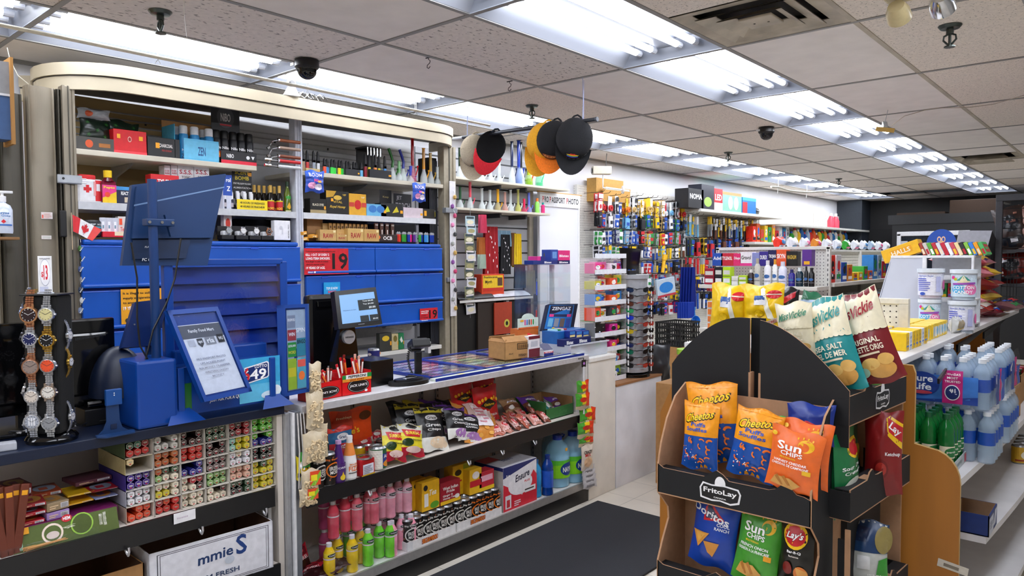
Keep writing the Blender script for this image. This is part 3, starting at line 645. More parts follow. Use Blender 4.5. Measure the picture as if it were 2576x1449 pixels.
t0 =cap(1452,298,.335,'15161a','121317','black cap with rainbow maple leaf, rightmost on the rod',40,0,8,logo=[('r',.3,.2+.0,.7,.26,'7a2bd0'),('r',.3,.26,.7,.32,'2a6ae0'),('r',.3,.32,.7,.38,'2ab04a'),('r',.28,.38,.72,.44,'f0d030'),('r',.34,.44,.66,.5,'f08a20'),('r',.4,.5,.6,.58,'e03030')])
b =B();b.box(.085,.087,-.05,-.02,-.10,-.045,'f0f0f2');part('price_tag',b,t0,'white swing tag')
# webcam on the canopy
p =PX(733,262,x=-3.86);t =thing('webcam','white swivel security webcam standing on the cream canopy','camera',(-3.86,p.y,2.517),R(70))
b =B();b.prism([(-.05,0),(.05,0),(.035,.022),(.022,.05),(-.022,.05),(-.035,.022)],-.018,.018,WHITE,'y');part('base',b,t)
b =B();b.M =Matrix.Translation((0,0,.07));b.lathe([(0,-.028)]+[(.028*math.cos(R(a)),.028*math.sin(R(a))) for a in range(-90,91,15)],WHITE,n=16);b.M =Matrix.Identity(4);b.cyl((0,-.026,.07),(0,-.031,.07),.017,GLOSSB,n=16);part('head',b,t,smooth=True)
b =B();rr =random.Random(2);pts =[Vector((-3.87,p.y+.06+.012*i+.02*math.sin(i*2.1),2.53+.02*math.sin(i*1.7)+.01)) for i in range(14)];b.tube(pts,.003,'e6e6e6',n=5);b.tube([q+Vector((.01,.02,-.005)) for q in pts],.0025,'222',n=5);one('tangled_cable','tangled white and black cable beside the webcam','cable',b)
# cctv camera and cardboard above the pegboard
p =PX(1512,430,x=-4.2);t =thing('cctv_camera','old beige box security camera on a wall arm','security camera',p,R(-42))
b =B();b.bev(-.045,.045,-.09,.10,-.035,.045,mat('c9c2b0',.5),.006);b.cyl((0,-.091,0),(0,-.10,0),.027,GLOSSB,n=18);part('camera_body',b,t)
b =B();b.tube([(0,.02,-.035),(0,.02,-.17),(0,.22,-.19)],.008,WHITE,n=8);b.cyl((0,.22,-.19),(0,.235,-.19),.04,WHITE,n=16);part('arm',b,t);b =B();b.tube([(0,.05,.05),(.005,.06,.2)],.004,'444',n=6);part('cable',b,t)
def cardboard_carton(name,label,w,d,h,loc,rot,flaps=(1,1,1,1),outer=None,inner=None,fa=50,art=None,arts=None,th=.004,cut=None,fl=.45):
    t =thing(name,label,'box',loc,rot);k =outer or KRAFT;inn =inner or mat('9a6f44',.85)
    b =B();b.box(-w/2,w/2,-d/2,d/2,0,th,k)
    for (x0,x1,y0,y1) in ((-w/2,w/2,-d/2,-d/2+th),(-w/2,w/2,d/2-th,d/2),(-w/2,-w/2+th,-d/2,d/2),(w/2-th,w/2,-d/2,d/2)):
        hh_ =h*(cut or 1) if y1 <0 and x1 >0 and cut else h
        b.box(x0,x1,y0,y1,0,hh_,k)
    b.box(-w/2+th+.0004,w/2-th-.0004,-d/2+th+.0004,-d/2+th+.001,th,h*(cut or 1),inn);b.box(-w/2+th,w/2-th,d/2-th-.001,d/2-th-.0004,th,h,inn)
    b.box(-w/2+th+.0004,-w/2+th+.001,-d/2+th,d/2-th,th,h,inn);b.box(w/2-th-.001,w/2-th-.0004,-d/2+th,d/2-th,th,h,inn)
    if art: b.front(art,w,h*(cut or 1),-d/2)
    if arts: b.sidex(arts,d,h,w/2)
    part('body',b,t)
    for i,f in enumerate(flaps):
        if not f: continue
        b =B();ln =(w if i %2 == 0 else d)-.004;L =min(w,d)*fl*(1 if f is True or f == 1 else f)
        an =R(fa+7*((i*37) %5-2))
        b.M =Matrix.Rotation(i*PI/2,4,'Z') @ Matrix.Translation((0,-(d if i %2 == 0 else w)/2,h)) @ Matrix.Rotation(an,4,'X')
        b.box(-ln/2,ln/2,-th,0,0,L,k);part('flap',b,t)
    return t
y,w_,h_,z =onx(1508,1576,455,508,-4.3)
b =B();b.box(-w_/2,w_/2,0,.12,0,h_+.02,mat('c79a52',.75,bump=.1));t =thing('cardboard_box','tall brown cardboard box above the pegboard goods','box',(-4.34,y,z),R(90));part('body',b,t)
b =B();b.prism([(-w_/2+.02,0),(w_/2+.03,0),(w_/2+.05,.15),(-w_/2+.06,.16)],-.06,-.05,mat('c0924c',.8),'y');part('torn_flap',b,t)
b =B();b.prism([(-w_/2+.08,.12),(w_/2+.03,.125),(w_/2+.02,.145),(-w_/2+.09,.15)],-.063,-.0605,mat('e9dcc0',.5),'y');part('tape',b,t)
# ---------------------------------------------------------------- lottery terminal, monitor pole, watch tower
BL =mat('0b2f86',.38,sc=5,var=.15);BL2 =mat('053e92',.35,sc=5,var=.12);MBL =mat('06305f',.45,sc=4,var=.08)
def quadbox(b,pts,th,c,nrm):      # slab from 4 front points and thickness along -nrm
    n =Vector(nrm)*th;p =[Vector(q) for q in pts];q =[v-n for v in p]
    b.add(p+q,[(0,1,2,3),(7,6,5,4),(0,4,5,1),(1,5,6,2),(2,6,7,3),(3,7,4,0)],c)
t =thing('lottery_terminal','bright blue lottery ticket stand with paper sign and ticket window','lottery stand',(0,0,ZT2))
def H(px,py,x): return PX(px,py,x=x)-Vector((0,0,ZT2))
# base tower box at left
b =B();y0 =H(350,1085,-2.66).y;
b.bev(-2.92,-2.645,1.03,1.17,0,.24,BL2,.01);part('tower_box',b,t)
b =B();b.M =Matrix.Translation((-2.86,1.05,.1));b.lathe([(.10*math.cos(R(a)),.18*math.sin(R(a))) for a in range(0,91,10)],NAVY,n=24);part('rounded_back',b,t,smooth=True)
# main window frame and louvres (plane x = -2.82)
xw =-2.80
A =[H(425,660,xw),H(712,655,xw),H(720,960,xw),H(435,960,xw)]
yl,yr,zt,zb =A[0].y,A[1].y,A[0].z,A[2].z
b =B();b.bev(xw-.03,xw,yl-.02,yl+.015,zb-.1,zt+.01,BL2,.004);part('window_frame',b,t)
b =B();b.bev(xw-.03,xw,yr-.015,yr+.02,zb-.1,zt+.0,BL2,.004);part('window_frame',b,t)
b =B();b.bev(xw-.03,xw,yl,yr,zt-.012,zt+.012,BL2,.004);part('window_frame',b,t)
for i in range(8):
    b =B();z =zt-.02-i*(zt-zb)/8;hs =(zt-zb)/8
    b.add([(xw-.035,yl,z),(xw-.035,yr,z),(xw-.012,yr,z-hs),(xw-.012,yl,z-hs)],[(0,1,2,3)],mat('06389a',.3,sc=5))
    b.add([(xw-.012,yl,z-hs),(xw-.012,yr,z-hs),(xw-.035,yr,z-hs-.001),(xw-.035,yl,z-hs-.001)],[(0,1,2,3)],mat('4a78c8',.4));part('louvre',b,t)
b =B();b.box(xw-.004,xw-.002,yl+.01,yr-.01,zb,zt-.01,mat('dfe8f4',.04,0,'glass'));part('window_pane',b,t)
# lower front panel with the 6/49 picture
xl =-2.665
b =B();yA,yB =1.17,1.60;zz =.0;b.bev(xl-.10,xl,yA,yB,.02,.20,BL2,.006);b.bev(xl-.14,xl-.10,yl,yB,.1,.25,BL2,.006)
def onw(px,py): return H(px,py,xl)
L0,L1 =onw(600,905),onw(705,1000)
w_ =L1.y-L0.y;hgt =L0.z-L1.z
b.art([('r',0,0,1,1,'3aa6d8'),('r',0,.0,1,.4,'5fbbe2'),('e',.72,.12,.2,.09,'cfe4f0'),('e',.9,.2,.12,.12,'e6f0f6'),('p',[(.12,.42),(.68,.52),(.72,.56),(.72,.86),(.68,.9),(.12,.8)],'f4f6fa'),('p',[(.14,.45),(.66,.545),(.69,.57),(.69,.84),(.66,.87),(.14,.775)],'0d2a6a'),('t','LOTTO',.52,.80,.30,.07,'fff'),('t','649',.36,.63,.58,.24,'fff'),('t','6',.165,.65,.16,.30,'d81f2c')],
      lambda u,v,o: (xl+.001+o,L0.y+u*w_,L1.z+v*hgt))
L2,L3 =onw(527,1010),onw(640,1000)
b.art([('t','JUST ASK FOR A QUICK PICK!',.5,.5,1,1,'f4f6fa')],lambda u,v,o: (xl+.001+o,L2.y+u*(L3.y-L2.y),.052+v*.02))
b.art([('r',0,0,1,1,'1f6a2a')],lambda u,v,o: (xl+.001+o,1.2+u*.03,.04+v*.1))
part('front_panel',b,t)
for px in (470,740):                                # two flat feet on the counter top
    p =H(px,1060,-2.66);b =B();yy =1.19 if px == 470 else 1.56
    b.prism([(yy-.09,0),(yy+.09,0),(yy+.03,.02),(yy+.012,.06),(yy-.012,.06),(yy-.03,.02)],-2.64,-2.60,BL2,'x') if 0 else b.add([(-2.665,yy-.03,.05),(-2.665,yy+.03,.05),(-2.615,yy+.07,.004),(-2.615,yy-.07,.004),(-2.66,yy-.03,.0)],[(0,3,2,1),(0,4,3)],BL2)
    b.bev(-2.69,-2.655,yy-.012,yy+.012,0,.2,BL2,.003);part('foot',b,t)
# tilted paper sign holder
xs =-2.60
c0,c1,c2,c3 =[PX(*q,x=xx)-Vector((0,0,ZT2)) for q,xx in (((418,782),-2.66),((545,772),-2.66),((632,985),-2.58),((512,1012),-2.58))]
n =(c1-c0).cross(c3-c0).normalized();n =n if n.x >0 else -n
b =B();quadbox(b,[c0,c1,c2,c3],.022,BL2,n)
def Q(u,v,o,a=c0,bb=c1,c=c2,d=c3): 
    p =a.lerp(bb,u).lerp(d.lerp(c,u),1-v);return p+n*(o+.0005)
for (u0,v0,u1,v1) in ((0,0,1,.05),(0,.95,1,1),(0,0,.07,1),(.93,0,1,1)):
    q =[Q(u0,v0,.008),Q(u1,v0,.008),Q(u1,v1,.008),Q(u0,v1,.008)];quadbox(b,q,.008,BL2,n)
sh_ =part('sign_holder',b,t,'tilted blue sign holder')
b =B();pw =lambda u,v,o: Q(.09+.82*u,.07+.76*v,o)
b.art([('r',0,0,1,1,'eef0f6'),('r',0,.80,1,.99,'5a5e68'),('t','Family Food Mart',.5,.90,.62,.06,'f4f4f4'),('r',.08,.69,.24,.78,'c9ccd6'),('p',[(.30,.79),(.44,.79),(.44,.71),(.37,.66),(.30,.71)],'3c3f46'),('t','ups',.37,.735,.10,.045,'fff'),
       ('r',.50,.69,.74,.80,'8d9098'),('t','ria',.62,.745,.17,.07,'fff'),('r',.80,.70,.96,.82,'15161a'),('t','WU',.88,.76,.11,.05,'fff')]+
      [('t',s,.47,.50-.065*i,w,.030,'8d92a2') for i,(s,w) in enumerate((('PRO PASSPORT PHOTO',.72),('UPS ACCESS POINT',.62),('RIA MONEY TRANSFER',.76),('WESTERN UNION',.58),('MONEY',.30)))],pw,off=.001)
part('paper_sign',b,sh_,'white paper headed Family Food Mart')
b =B();b.art([('r',.07,.05,.93,.95,mat('e9eef6',.05,0,'glass'))],lambda u,v,o: Q(u,v,.006));part('clear_cover',b,t)
# scratch ticket case at right
c0,c1,c2,c3 =[PX(*q,x=xx)-Vector((0,0,ZT2)) for q,xx in (((697,768),-2.70),((774,764),-2.62),((778,985),-2.60),((703,1000),-2.68))]
n =(c1-c0).cross(c3-c0).normalized();n =n if n.x >0 else -n
b =B();quadbox(b,[c0,c1,c2,c3],.04,BL2,n)
def Q2(u,v,o): return c0.lerp(c1,u).lerp(c3.lerp(c2,u),1-v)+n*(o+.0005)
for (u0,v0,u1,v1) in ((0,0,1,.04),(0,.96,1,1),(0,0,.28,1),(.92,0,1,1)):
    quadbox(b,[Q2(u0,v0,.008),Q2(u1,v0,.008),Q2(u1,v1,.008),Q2(u0,v1,.008)],.008,BL2,n)
tc_ =part('ticket_case',b,t)
b =B();b.art([('r',.30,.05,.92,.94,'aebfd0'),('r',.32,.74,.58,.88,'8a93a8'),('t','CROSSWORD',.45,.83,.24,.03,'fff'),('r',.32,.60,.60,.72,'a8323c'),('t','WIN',.46,.67,.2,.04,'fff'),('t','SPIN',.75,.71,.3,.05,'fff'),('r',.32,.42,.60,.58,'1f9a3a'),('t','$250,000',.46,.54,.24,.03,'fff'),('t','WORD',.46,.47,.24,.035,'f0e040'),
                ('r',.62,.42,.92,.62,'2a8aa0'),('t','BINGO',.77,.58,.27,.045,'111'),('r',.32,.06,.60,.40,'a8c82a'),('r',.34,.2,.58,.3,'e0d020'),('r',.62,.06,.92,.40,'58b0c0'),('e',.77,.2,.1,.05,'d86a2a'),('r',.64,.3,.90,.38,'d05048')],Q2);part('scratch_tickets',b,tc_,'colourful scratch tickets behind the window')
b =B();b.art([('r',.28,.04,.92,.96,mat('e9eef6',.05,0,'glass'))],lambda u,v,o: Q2(u,v,.006));part('clear_cover',b,t)
# blue monitor on a pole
t =thing('monitor_on_pole','dark blue painted monitor seen from behind, clamped to a round pole','monitor',(0,0,ZT2))
XM =-2.72
pb,pt =PX(400,885,x=XM)-Vector((0,0,ZT2)),PX(375,452,x=XM)-Vector((0,0,ZT2));ym =(pb.y+pt.y)/2
b =B();b.tube([(XM,ym,.10),(XM,ym,pt.z)],.016,mat('0a3266',.35,sc=5),n=20);b.cyl((XM,ym,pt.z),(XM,ym,pt.z+.002),.0165,MBL,n=20);part('pole',b,t,smooth=True)
xm =XM-.07
m =[PX(*q,x=xx)-Vector((0,0,ZT2)) for q,xx in (((332,465),xm-.02),((568,437),xm+.01),((522,668),xm+.01),((307,668),xm-.02))]
n =(m[1]-m[0]).cross(m[3]-m[0]).normalized();n =n if n.x >0 else -n
b =B();quadbox(b,m,.03,MBL,n);part('screen_housing',b,t)
def Q3(u,v,o): return m[0].lerp(m[1],u).lerp(m[3].lerp(m[2],u),1-v)+n*o
b =B();mk =[Q3(u,v,.02) for u,v in ((.035,.97),(.985,.985),(.965,.30),(.055,.33))];quadbox(b,mk,.02,MBL,n);quadbox(b,[Q3(u,v,.021) for u,v in ((.03,.745),(.99,.855),(.99,.84),(.03,.725))],.002,mat('6c88b0',.3),n);part('back_cover',b,t)
b =B();quadbox(b,[Q3(u,v,.012) for u,v in ((.07,.31),(.72,.29),(.70,.08),(.10,.08))],.012,mat('052347',.5),n);b.art([('t','PLASMA',.26,.22,.10,.022,'cfd4dc'),('t','FC CE',.26,.07,.12,.035,'cfd4dc')],lambda u,v,o: Q3(u,v,.013+o));part('lower_recess',b,t)
b =B();cz =(PX(400,560,x=XM).z-ZT2);b.bev(XM-.022,XM+.022,ym-.03,ym+.07,cz-.013,cz+.013,MBL,.004)
b.M =Matrix.Identity(4);b.prism([(ym+.05,cz+.03),(ym+.085,cz+.025),(ym+.085,cz-.05),(ym+.07,cz-.05)],XM-.03,XM-.015,MBL,'x')
for yy in (ym-.022,ym+.022,ym+.06): b.cyl((XM+.022,yy,cz),(XM+.027,yy,cz),.0055,CHROME,n=12)
part('clamp',b,t)
for q in (((330,610),(345,700),(345,800),(352,870),(372,905)),((455,600),(440,700),(420,760),(385,830),(366,905))):
    b =B();pp =[PX(*a,x=XM+.02)-Vector((0,0,ZT2)) for a in q];sm =[]
    for i in range(len(pp)-1):
        for k in range(4): sm.append(pp[i].lerp(pp[i+1],k/4))
    b.tube(sm+[pp[-1]],.0035,BLACK,n=6);part('cable',b,t)
# second small screen behind the pole
m =[PX(*q,x=-2.80)-Vector((0,0,ZT2)) for q in ((340,760),(425,750),(395,868),(306,875))];n2 =Vector((.97,0,.25)).normalized()
t =thing('tilted_screen','small dark blue tilted screen behind the round pole','screen',(0,0,ZT2));b =B();quadbox(b,m,.03,mat('06245c',.4),n2)
for u in (.12,): b.cyl(m[0]*.5+m[3]*.5+Vector((.0,.02,0)),m[0]*.5+m[3]*.5+Vector((.004,.02,0)),.003,STEEL)
part('housing',b,t);b =B();b.bev(-2.84,-2.82,m[2].y-.03,m[2].y,0,m[2].z+.04,MBL,.004);part('stand',b,t)
# small stand next to it
p =PX(285,1092,z=ZT2);t =thing('card_stand','small blue upright stand with flared foot on the navy counter','stand',(-2.665,p.y,ZT2),R(90))
b =B();b.prism([(-.052,.0),(.058,.0),(.03,.02),(.022,.045),(.02,.10),(.03,.12),(-.02,.12),(-.02,.045),(-.03,.02)],-.006,.0,MBL,'y');b.prism([(-.055,-.0),(.07,-.0),(.055,-.05),(-.04,-.055),(-.06,-.03)],0.0005,.005,MBL,'z');b.box(-.008,.012,-.0075,-.006,.018,.035,mat('041c40',.5));part('foot',b,t)
b =B();b.bev(-.022,.03,-.012,.004,.10,.155,mat('0a4488',.35),.003)
for z in (.135,.142): b.cyl((.004,-.013,z),(.004,-.0115,z),.002,'e0e0e0')
part('head',b,t)
# black monitor behind the watches
t =thing('black_monitor','wide glossy black monitor back behind the watch tower','monitor',(0,0,0))
p0,p1 =PX(-30,812,x=-2.93),PX(288,798,x=-2.93);z1 =p1.z;y0,y1 =p0.y-.2,p1.y
b =B();b.bev(-2.98,-2.93,y0,y1,ZT2+.06,z1,mat('07080a',.12),.008);b.bev(-2.935,-2.915,y0+.1,y1-.02,ZT2+.10,z1-.05,GLOSSB,.01)
for k in range(26): b.box(-2.9155,-2.914,y1-.14+k*.004,y1-.138+k*.004,z1-.075+.0004*k,z1-.065+.0004*k,'2a2c30')
part('housing',b,t);b =B();b.box(-2.914,-2.9135,y1-.30,y1-.24,ZT2+.11,ZT2+.14,'b9bcc2');part('label',b,t)
b =B();b.bev(-3.02,-2.86,(y0+y1)/2-.1,(y0+y1)/2+.1,ZT2,ZT2+.015,BLACK,.004);b.box(-2.97,-2.94,(y0+y1)/2-.02,(y0+y1)/2+.02,ZT2+.01,ZT2+.1,BLACK);part('stand',b,t)
rr =random.Random(9)
for k in range(5):
    b =B();y =.62+.13*k;pts =[]
    for i in range(12): pts.append((-2.86+.03*math.sin(i*1.3+k),y-.04+.025*i/1.5+.02*math.sin(i*2+k),ZT2+.008+.012*abs(math.sin(i*.9+k))))
    b.tube(pts,.003,('222328','c9c9cc','15161a','8a8c90','1a1b20')[k],n=5);one('power_cable',('dark cable coil left of the watch tower','white cable behind the watch tower base','black cable behind the watch tower','grey cable by the small blue stand','black cable near the blue lottery box')[k],'cable',b)
b =B();b.bev(-.04,.04,-.02,.02,0,.025,mat('b9bcc4',.1),.004);one('clear_box','small clear plastic box at the left end of navy counter','box',b,(-2.70,.64,ZT2),R(80))
b =B();b.bev(-.03,.03,-.02,.02,0,.012,GLOSSB,.003);b.box(-.02,.02,-.01,.01,.0125,.018,'f0f0f0');one('card_reader','small black device with white slip beside the lottery box','device',b,(-2.90,.98,ZT2+.06),R(90))
b =B();b.bev(-.05,.05,-.05,.05,0,.06,BLACK,.004);one('black_adapter','black box under the small card device','device',b,(-2.90,.98,ZT2),R(90))
# watch tower
pc =PX(120,1110,z=ZT2);cx,cy =-2.73,.79
zt =PX(120,742,x=cx).z-ZT2
t =thing('watch_tower','tall black velvet tower with rows of wrist watches','display stand',(cx,cy,ZT2),R(47));VEL =mat('060606',.95,bump=.2,sc=200)
b =B();b.lathe([(0,0),(.075,0),(.078,.012),(.07,.022),(.05,.03),(.0,.03)],GLOSSB,n=36);part('base',b,t,smooth=True)
b =B();b.bev(-.052,.052,-.052,.052,.03,zt,VEL,.01);part('column',b,t)
b =B();b.bev(-.058,.058,-.058,.058,zt,zt+.005,BLACK,.001);part('top_plate',b,t)
y,w_,h_,z =onx(98,132,648,742,cx)
tt =thing('price_card','white price card reading $13 on top of the watch tower','sign',(cx,y,ZT2+zt+.0055),R(74))
b =B();b.box(-w_/2,w_/2,0,.003,0,h_,WHITE);b.front([('r',.04,.02,.96,.035,'223'),('e',.5,.56,.38,.36,'9aa0b8'),('e',.5,.56,.365,.345,'f0f0f4'),('t','$',.30,.50,.16,.16,'d81f30'),('t','13',.54,.56,.30,.40,'d81f30'),('t','FASHION ACCESSORIES',.5,.93,.75,.035,'334'),('r',.1,.05,.7,.18,'c4c8dc')],w_,h_,0);part('card',b,tt)
b =B();b.box(-w_/2-.004,w_/2+.004,-.012,.012,0,.003,'d8dce4');part('foot',b,tt)
def watch(band,case,face,loc,rz,label,big=1.0,hl=.062,sq=False,leather=False):
    t =thing('wrist_watch',label,'watch',loc,rz);bm_ =mat(band,.25,0 if leather else .9);cm =mat(case,.2,.9)
    b =B()                              # band over a pad: links down the front, curling back
    n =11;L =hl
    for i in range(-n,n+1):
        if abs(i) <3: continue
        z =i/n*L;wd =.0095*(1-.12*abs(i)/n)*big;dy =-.008+.012*(abs(i)/n)**3
        if leather: b.bev(-wd*.85,wd*.85,dy,dy+.003,z-.0031,z+.0031,bm_,.0005)
        else:
            for s_ in (-1,0,1): b.bev(s_*wd*.66-wd*.31,s_*wd*.66+wd*.31,dy-(.0006 if s_ == 0 else 0),dy+.003,z-.0024,z+.0024,bm_,.0006,1)
    part('bracelet',b,t)
    b =B();r =.0195*big;b.cyl((0,-.004,0),(0,-.012,0),r,cm,r2=r*.97,n=28);b.cyl((r,-.009,0),(r+.004,-.009,0),.0028,cm,n=8)
    for s_ in (-1,1):
        for q in (-1,1): b.bev(q*.0085-.003,q*.0085+.003,-.010,-.004,s_*r-.005,s_*r+.005,cm,.001,1)
    b.cyl((0,-.0121,0),(0,-.0125,0),r*.86,cm,r2=r*.80,n=28);pc_ =part('case',b,t)
    b =B();b.cyl((0,-.0124,0),(0,-.0128,0),r*.80,mat(face,.25),n=28);lt ='e8e8ea' if int(face[:2],16) <110 else '3a3a40'
    for k in range(12):
        a =R(30*k);b.box(r*.68*math.sin(a)-.0006,r*.68*math.sin(a)+.0006,-.0133,-.0128,r*.68*math.cos(a)-.0012,r*.68*math.cos(a)+.0012,lt)
    for a,l_ in ((R(300),.5),(R(60),.62)): b.tube([(0,-.0134,0),(r*l_*math.sin(a),-.0134,r*l_*math.cos(a))],.0005,lt,n=4)
    if sq:
        for k in range(-1,2): b.box(k*.006-.0018,k*.006+.0018,-.0136,-.0129,-.010,.010,'dfe0e4')
    part('dial',b,pc_);return t
XWA =cx
def wat(px,py,band,case,face,lab,big=1.0,side=0,**k):
    # front-right face sees the viewer; side -1 = left face, +1 = back right
    base =R(47);fx,fy =math.cos(base-PI/2),math.sin(base-PI/2)
    if side == 0:
        nx,ny =fx,fy;tx,ty =math.cos(base),math.sin(base);off =(-.026 if px <140 else .026)
        p =Vector((cx+nx*.053+tx*off,cy+ny*.053+ty*off,0));rz =base
    else:
        nx,ny =(-math.cos(base),-math.sin(base)) if side <0 else (math.cos(base),math.sin(base));tx,ty =fx,fy
        off =(.02 if k.pop('near',1) else -.02);p =Vector((cx+nx*.053+tx*off,cy+ny*.053+ty*off,0));rz =base+(-PI/2 if side <0 else PI/2)
    z =PX(px,py,x=p.x).z
    watch(band,case,face,(p.x,p.y,z),rz,lab,big,**k).scale =(1.3,1.2,1.25)
G_ ='c9a24a';RG ='c98a66';SV ='c9ccd2';W_ =' on the watch tower'
wat(106,790,RG,'d09a70','2a1a1c','rose gold watch with dark chronograph dial, top of left column',1.12);wat(110,850,SV,SV,'1d2450','silver watch with deep blue dial, second in left column',.95)
wat(116,918,RG,'b9866a','8a7a72','rose gold watch with jewelled grey dial, third in left column',1.1);wat(110,993,SV,SV,'cfc4b8','silver watch with pale champagne dial, fourth in left column',.95);wat(111,1055,SV,SV,'a8adb8','silver watch with three vertical bars on its dial',1.05,sq=True)
wat(163,788,SV,SV,'c9c08a','silver watch with pale yellow dial, top of right column',1.0);wat(167,852,G_,'b9903a','151518','gold watch with black dial, second in right column',1.0)
wat(163,915,SV,'a8a8ac','e0502a','steel watch with bright orange red dial',1.0);wat(172,980,SV,'b9a89a','d8d4cc','silver digital and analogue watch with small display window',.95);wat(167,1057,SV,SV,'8a8c90','silver watch with plain grey dial, bottom of right column',1.0)
wat(50,790,G_,G_,'e0d8a8','gold watch seen edge on at top left side of tower',.9,side=-1,near=0);wat(70,785,SV,'8a94b0','2a3040','steel watch with square look at top left side',.9,side=-1)
wat(50,845,SV,SV,'c8c8ca','silver watch on the left side, second level',.9,side=-1,near=0);wat(68,850,'151518','3a3a3e','101014','all black watch on the left side, second level',1.0,side=-1,leather=True)
wat(50,915,'1a1a1e','2a2a2e','101014','black strap watch far left on the third level',1,side=-1,near=0,leather=True);wat(65,915,'5a2f1c','2a2a2e','14141c','brown strap watch with black case on left side',1,side=-1,leather=True)
wat(60,980,'5a3020',SV,'e4e4e6','brown strap watch with white dial on left side',.95,side=-1,near=0,leather=True);wat(70,985,'9a8c80','a8a8ac','1a2a2a','dark dial watch with mesh band on fourth level',.95,side=-1)
wat(52,1050,'8a3a1c','d0b0a0','d8d8da','tan strap dress watch at the lower left of tower',.85,side=-1,near=0,leather=True);wat(72,1065,SV,SV,'b0b0b4','silver watch at the lower left near front',.95,side=-1)
for k,(py,c) in enumerate(((840,SV),(905,G_),(1040,SV))):
    base =R(47);p =Vector((cx+math.cos(base)*.056,cy+math.sin(base)*.056,PX(185,py,x=cx).z));watch(c,c,'c8c8cc',p,base+PI/2,('silver','gold','thin silver')[k]+' watch at the right hand side of the tower',.85,hl=.05)
# ---------------------------------------------------------------- product builders (front faces local -y, base at z = 0)
def place(px0,px1,top,bot=None,x=None,y=None,z=None):
    m =(px0+px1)/2
    if x is not None:
        a =PX(px0,bot or top,x=x);c =PX(px1,bot or top,x=x);q =PX(m,top,x=x);w =abs(c.y-a.y);zb =z if z is not None else PX(m,bot,x=x).z
        return Vector((x,(a.y+c.y)/2,zb)),w,q.z-zb,90
    a =PX(px0,bot or top,y=y);c =PX(px1,bot or top,y=y);q =PX(m,top,y=y);w =abs(c.x-a.x);zb =z if z is not None else PX(m,bot,y=y).z
    return Vector(((a.x+c.x)/2,y,zb)),w,q.z-zb,0
def carton(b,w,d,h,c,spec=None,side=None,topc=None,bev=.0015,sspec=None,tspec=None):
    b.bev(-w/2,w/2,0,d,0,h,c,bev,1)
    if side: b.box(w/2,w/2+.0003,.002,d-.002,.002,h-.002,side);b.box(-w/2-.0003,-w/2,.002,d-.002,.002,h-.002,side)
    if topc: b.box(-w/2+.001,w/2-.001,.002,d-.002,h,h+.0003,topc)
    if spec: b.front(spec,w,h,0)
    if sspec: b.art(sspec,lambda u,v,o: (w/2+.0003+o,u*d,v*h));b.art(sspec,lambda u,v,o: (-w/2-.0003-o,(1-u)*d,v*h))
    if tspec: b.topz(tspec,w,d,h+.0003,0,d/2)
    return b
def busy(seed,n=7,cols=('fff','222','e0303a','f0c020','2a6ae0','2aa050')):
    r =random.Random(seed);o =[('r',.08,.12,.92,.3,r.choice(cols)),('e',.5,.6,.28,.2,r.choice(cols))]
    for k in range(n):
        u,v =r.uniform(.05,.7),r.uniform(.05,.85);o.append(('r',u,v,min(.96,u+r.uniform(.1,.3)),min(.97,v+r.uniform(.03,.1)),r.choice(cols)))
    return o
def lines(n,u0,v0,u1,v1,c,seed=1):
    r =random.Random(seed);return [('r',u0,v0+(v1-v0)*k/n,u0+(u1-u0)*r.uniform(.6,1),v0+(v1-v0)*(k+.5)/n,c) for k in range(n)]
def TO(s,u,v,w,h,c,oc,rot=0,i=False):
    k ='i' if i else 't';return [(k,s,u-.012,v-.008,w*1.03,h*1.16,rot,oc),(k,s,u+.012,v+.004,w*1.03,h*1.16,rot,oc),(k,s,u,v,w,h,rot,c)]
def box_on(name,label,px0,px1,top,bot=None,c='ffffff',spec=None,x=None,y=None,z=None,d=.06,yaw=0,cat='box',group=None,dx=0,**k):
    loc,w,h,rz =place(px0,px1,top,bot,x,y,z);loc =loc+Vector((0,0,.0005));b =carton(B(),w,d,h,c,spec,**k)
    return one(name,label,cat,b,loc,R(rz+yaw),group)
from mathutils import noise
def bagfn(w,h,t,seed=0,puff=.62,wr=.004):
    def P(u,v,s,o=0):
        su =max(math.sin(PI*u),0)**puff;vv =min(max((v-.035)/.93,0),1);sv =max(math.sin(PI*vv),0)**.55
        th =t/2*su*sv;x =(u-.5)*w*(1-.09*math.sin(PI*v));n =noise.noise(Vector((u*5+seed,v*6,s*3)))+.5*noise.noise(Vector((u*13,v*11+seed,s)))
        z =v*h+.006*math.sin(u*9+seed)*(1 if v >.96 or v <.04 else 0)
        return (x,s*(th+wr*n*min(1,sv*su*2+.15))+s*o+s*.0006,z)
    return P
def bag(w,h,t,c,spec,seed=0,back=None,puff=.62,wr=.004,tol=.09,nu=18,nv=22,crimp='c9c9cf'):
    b =B();P =bagfn(w,h,t,seed,puff,wr)
    b.surf(lambda u,v: P(u,v,-1),nu,nv,mat(c,.28) if isinstance(c,str) else c);b.surf(lambda u,v: P(1-u,v,1),nu,nv,mat(back or c,.28) if isinstance(back or c,str) else (back or c))
    sp2 =[a[:-1]+(mat(a[-1],.3) if isinstance(a[-1],str) else a[-1],) for a in spec]
    b.art(sp2,lambda u,v,o: P(u,v,-1,o*1.3+.0008),tol=tol)
    return b
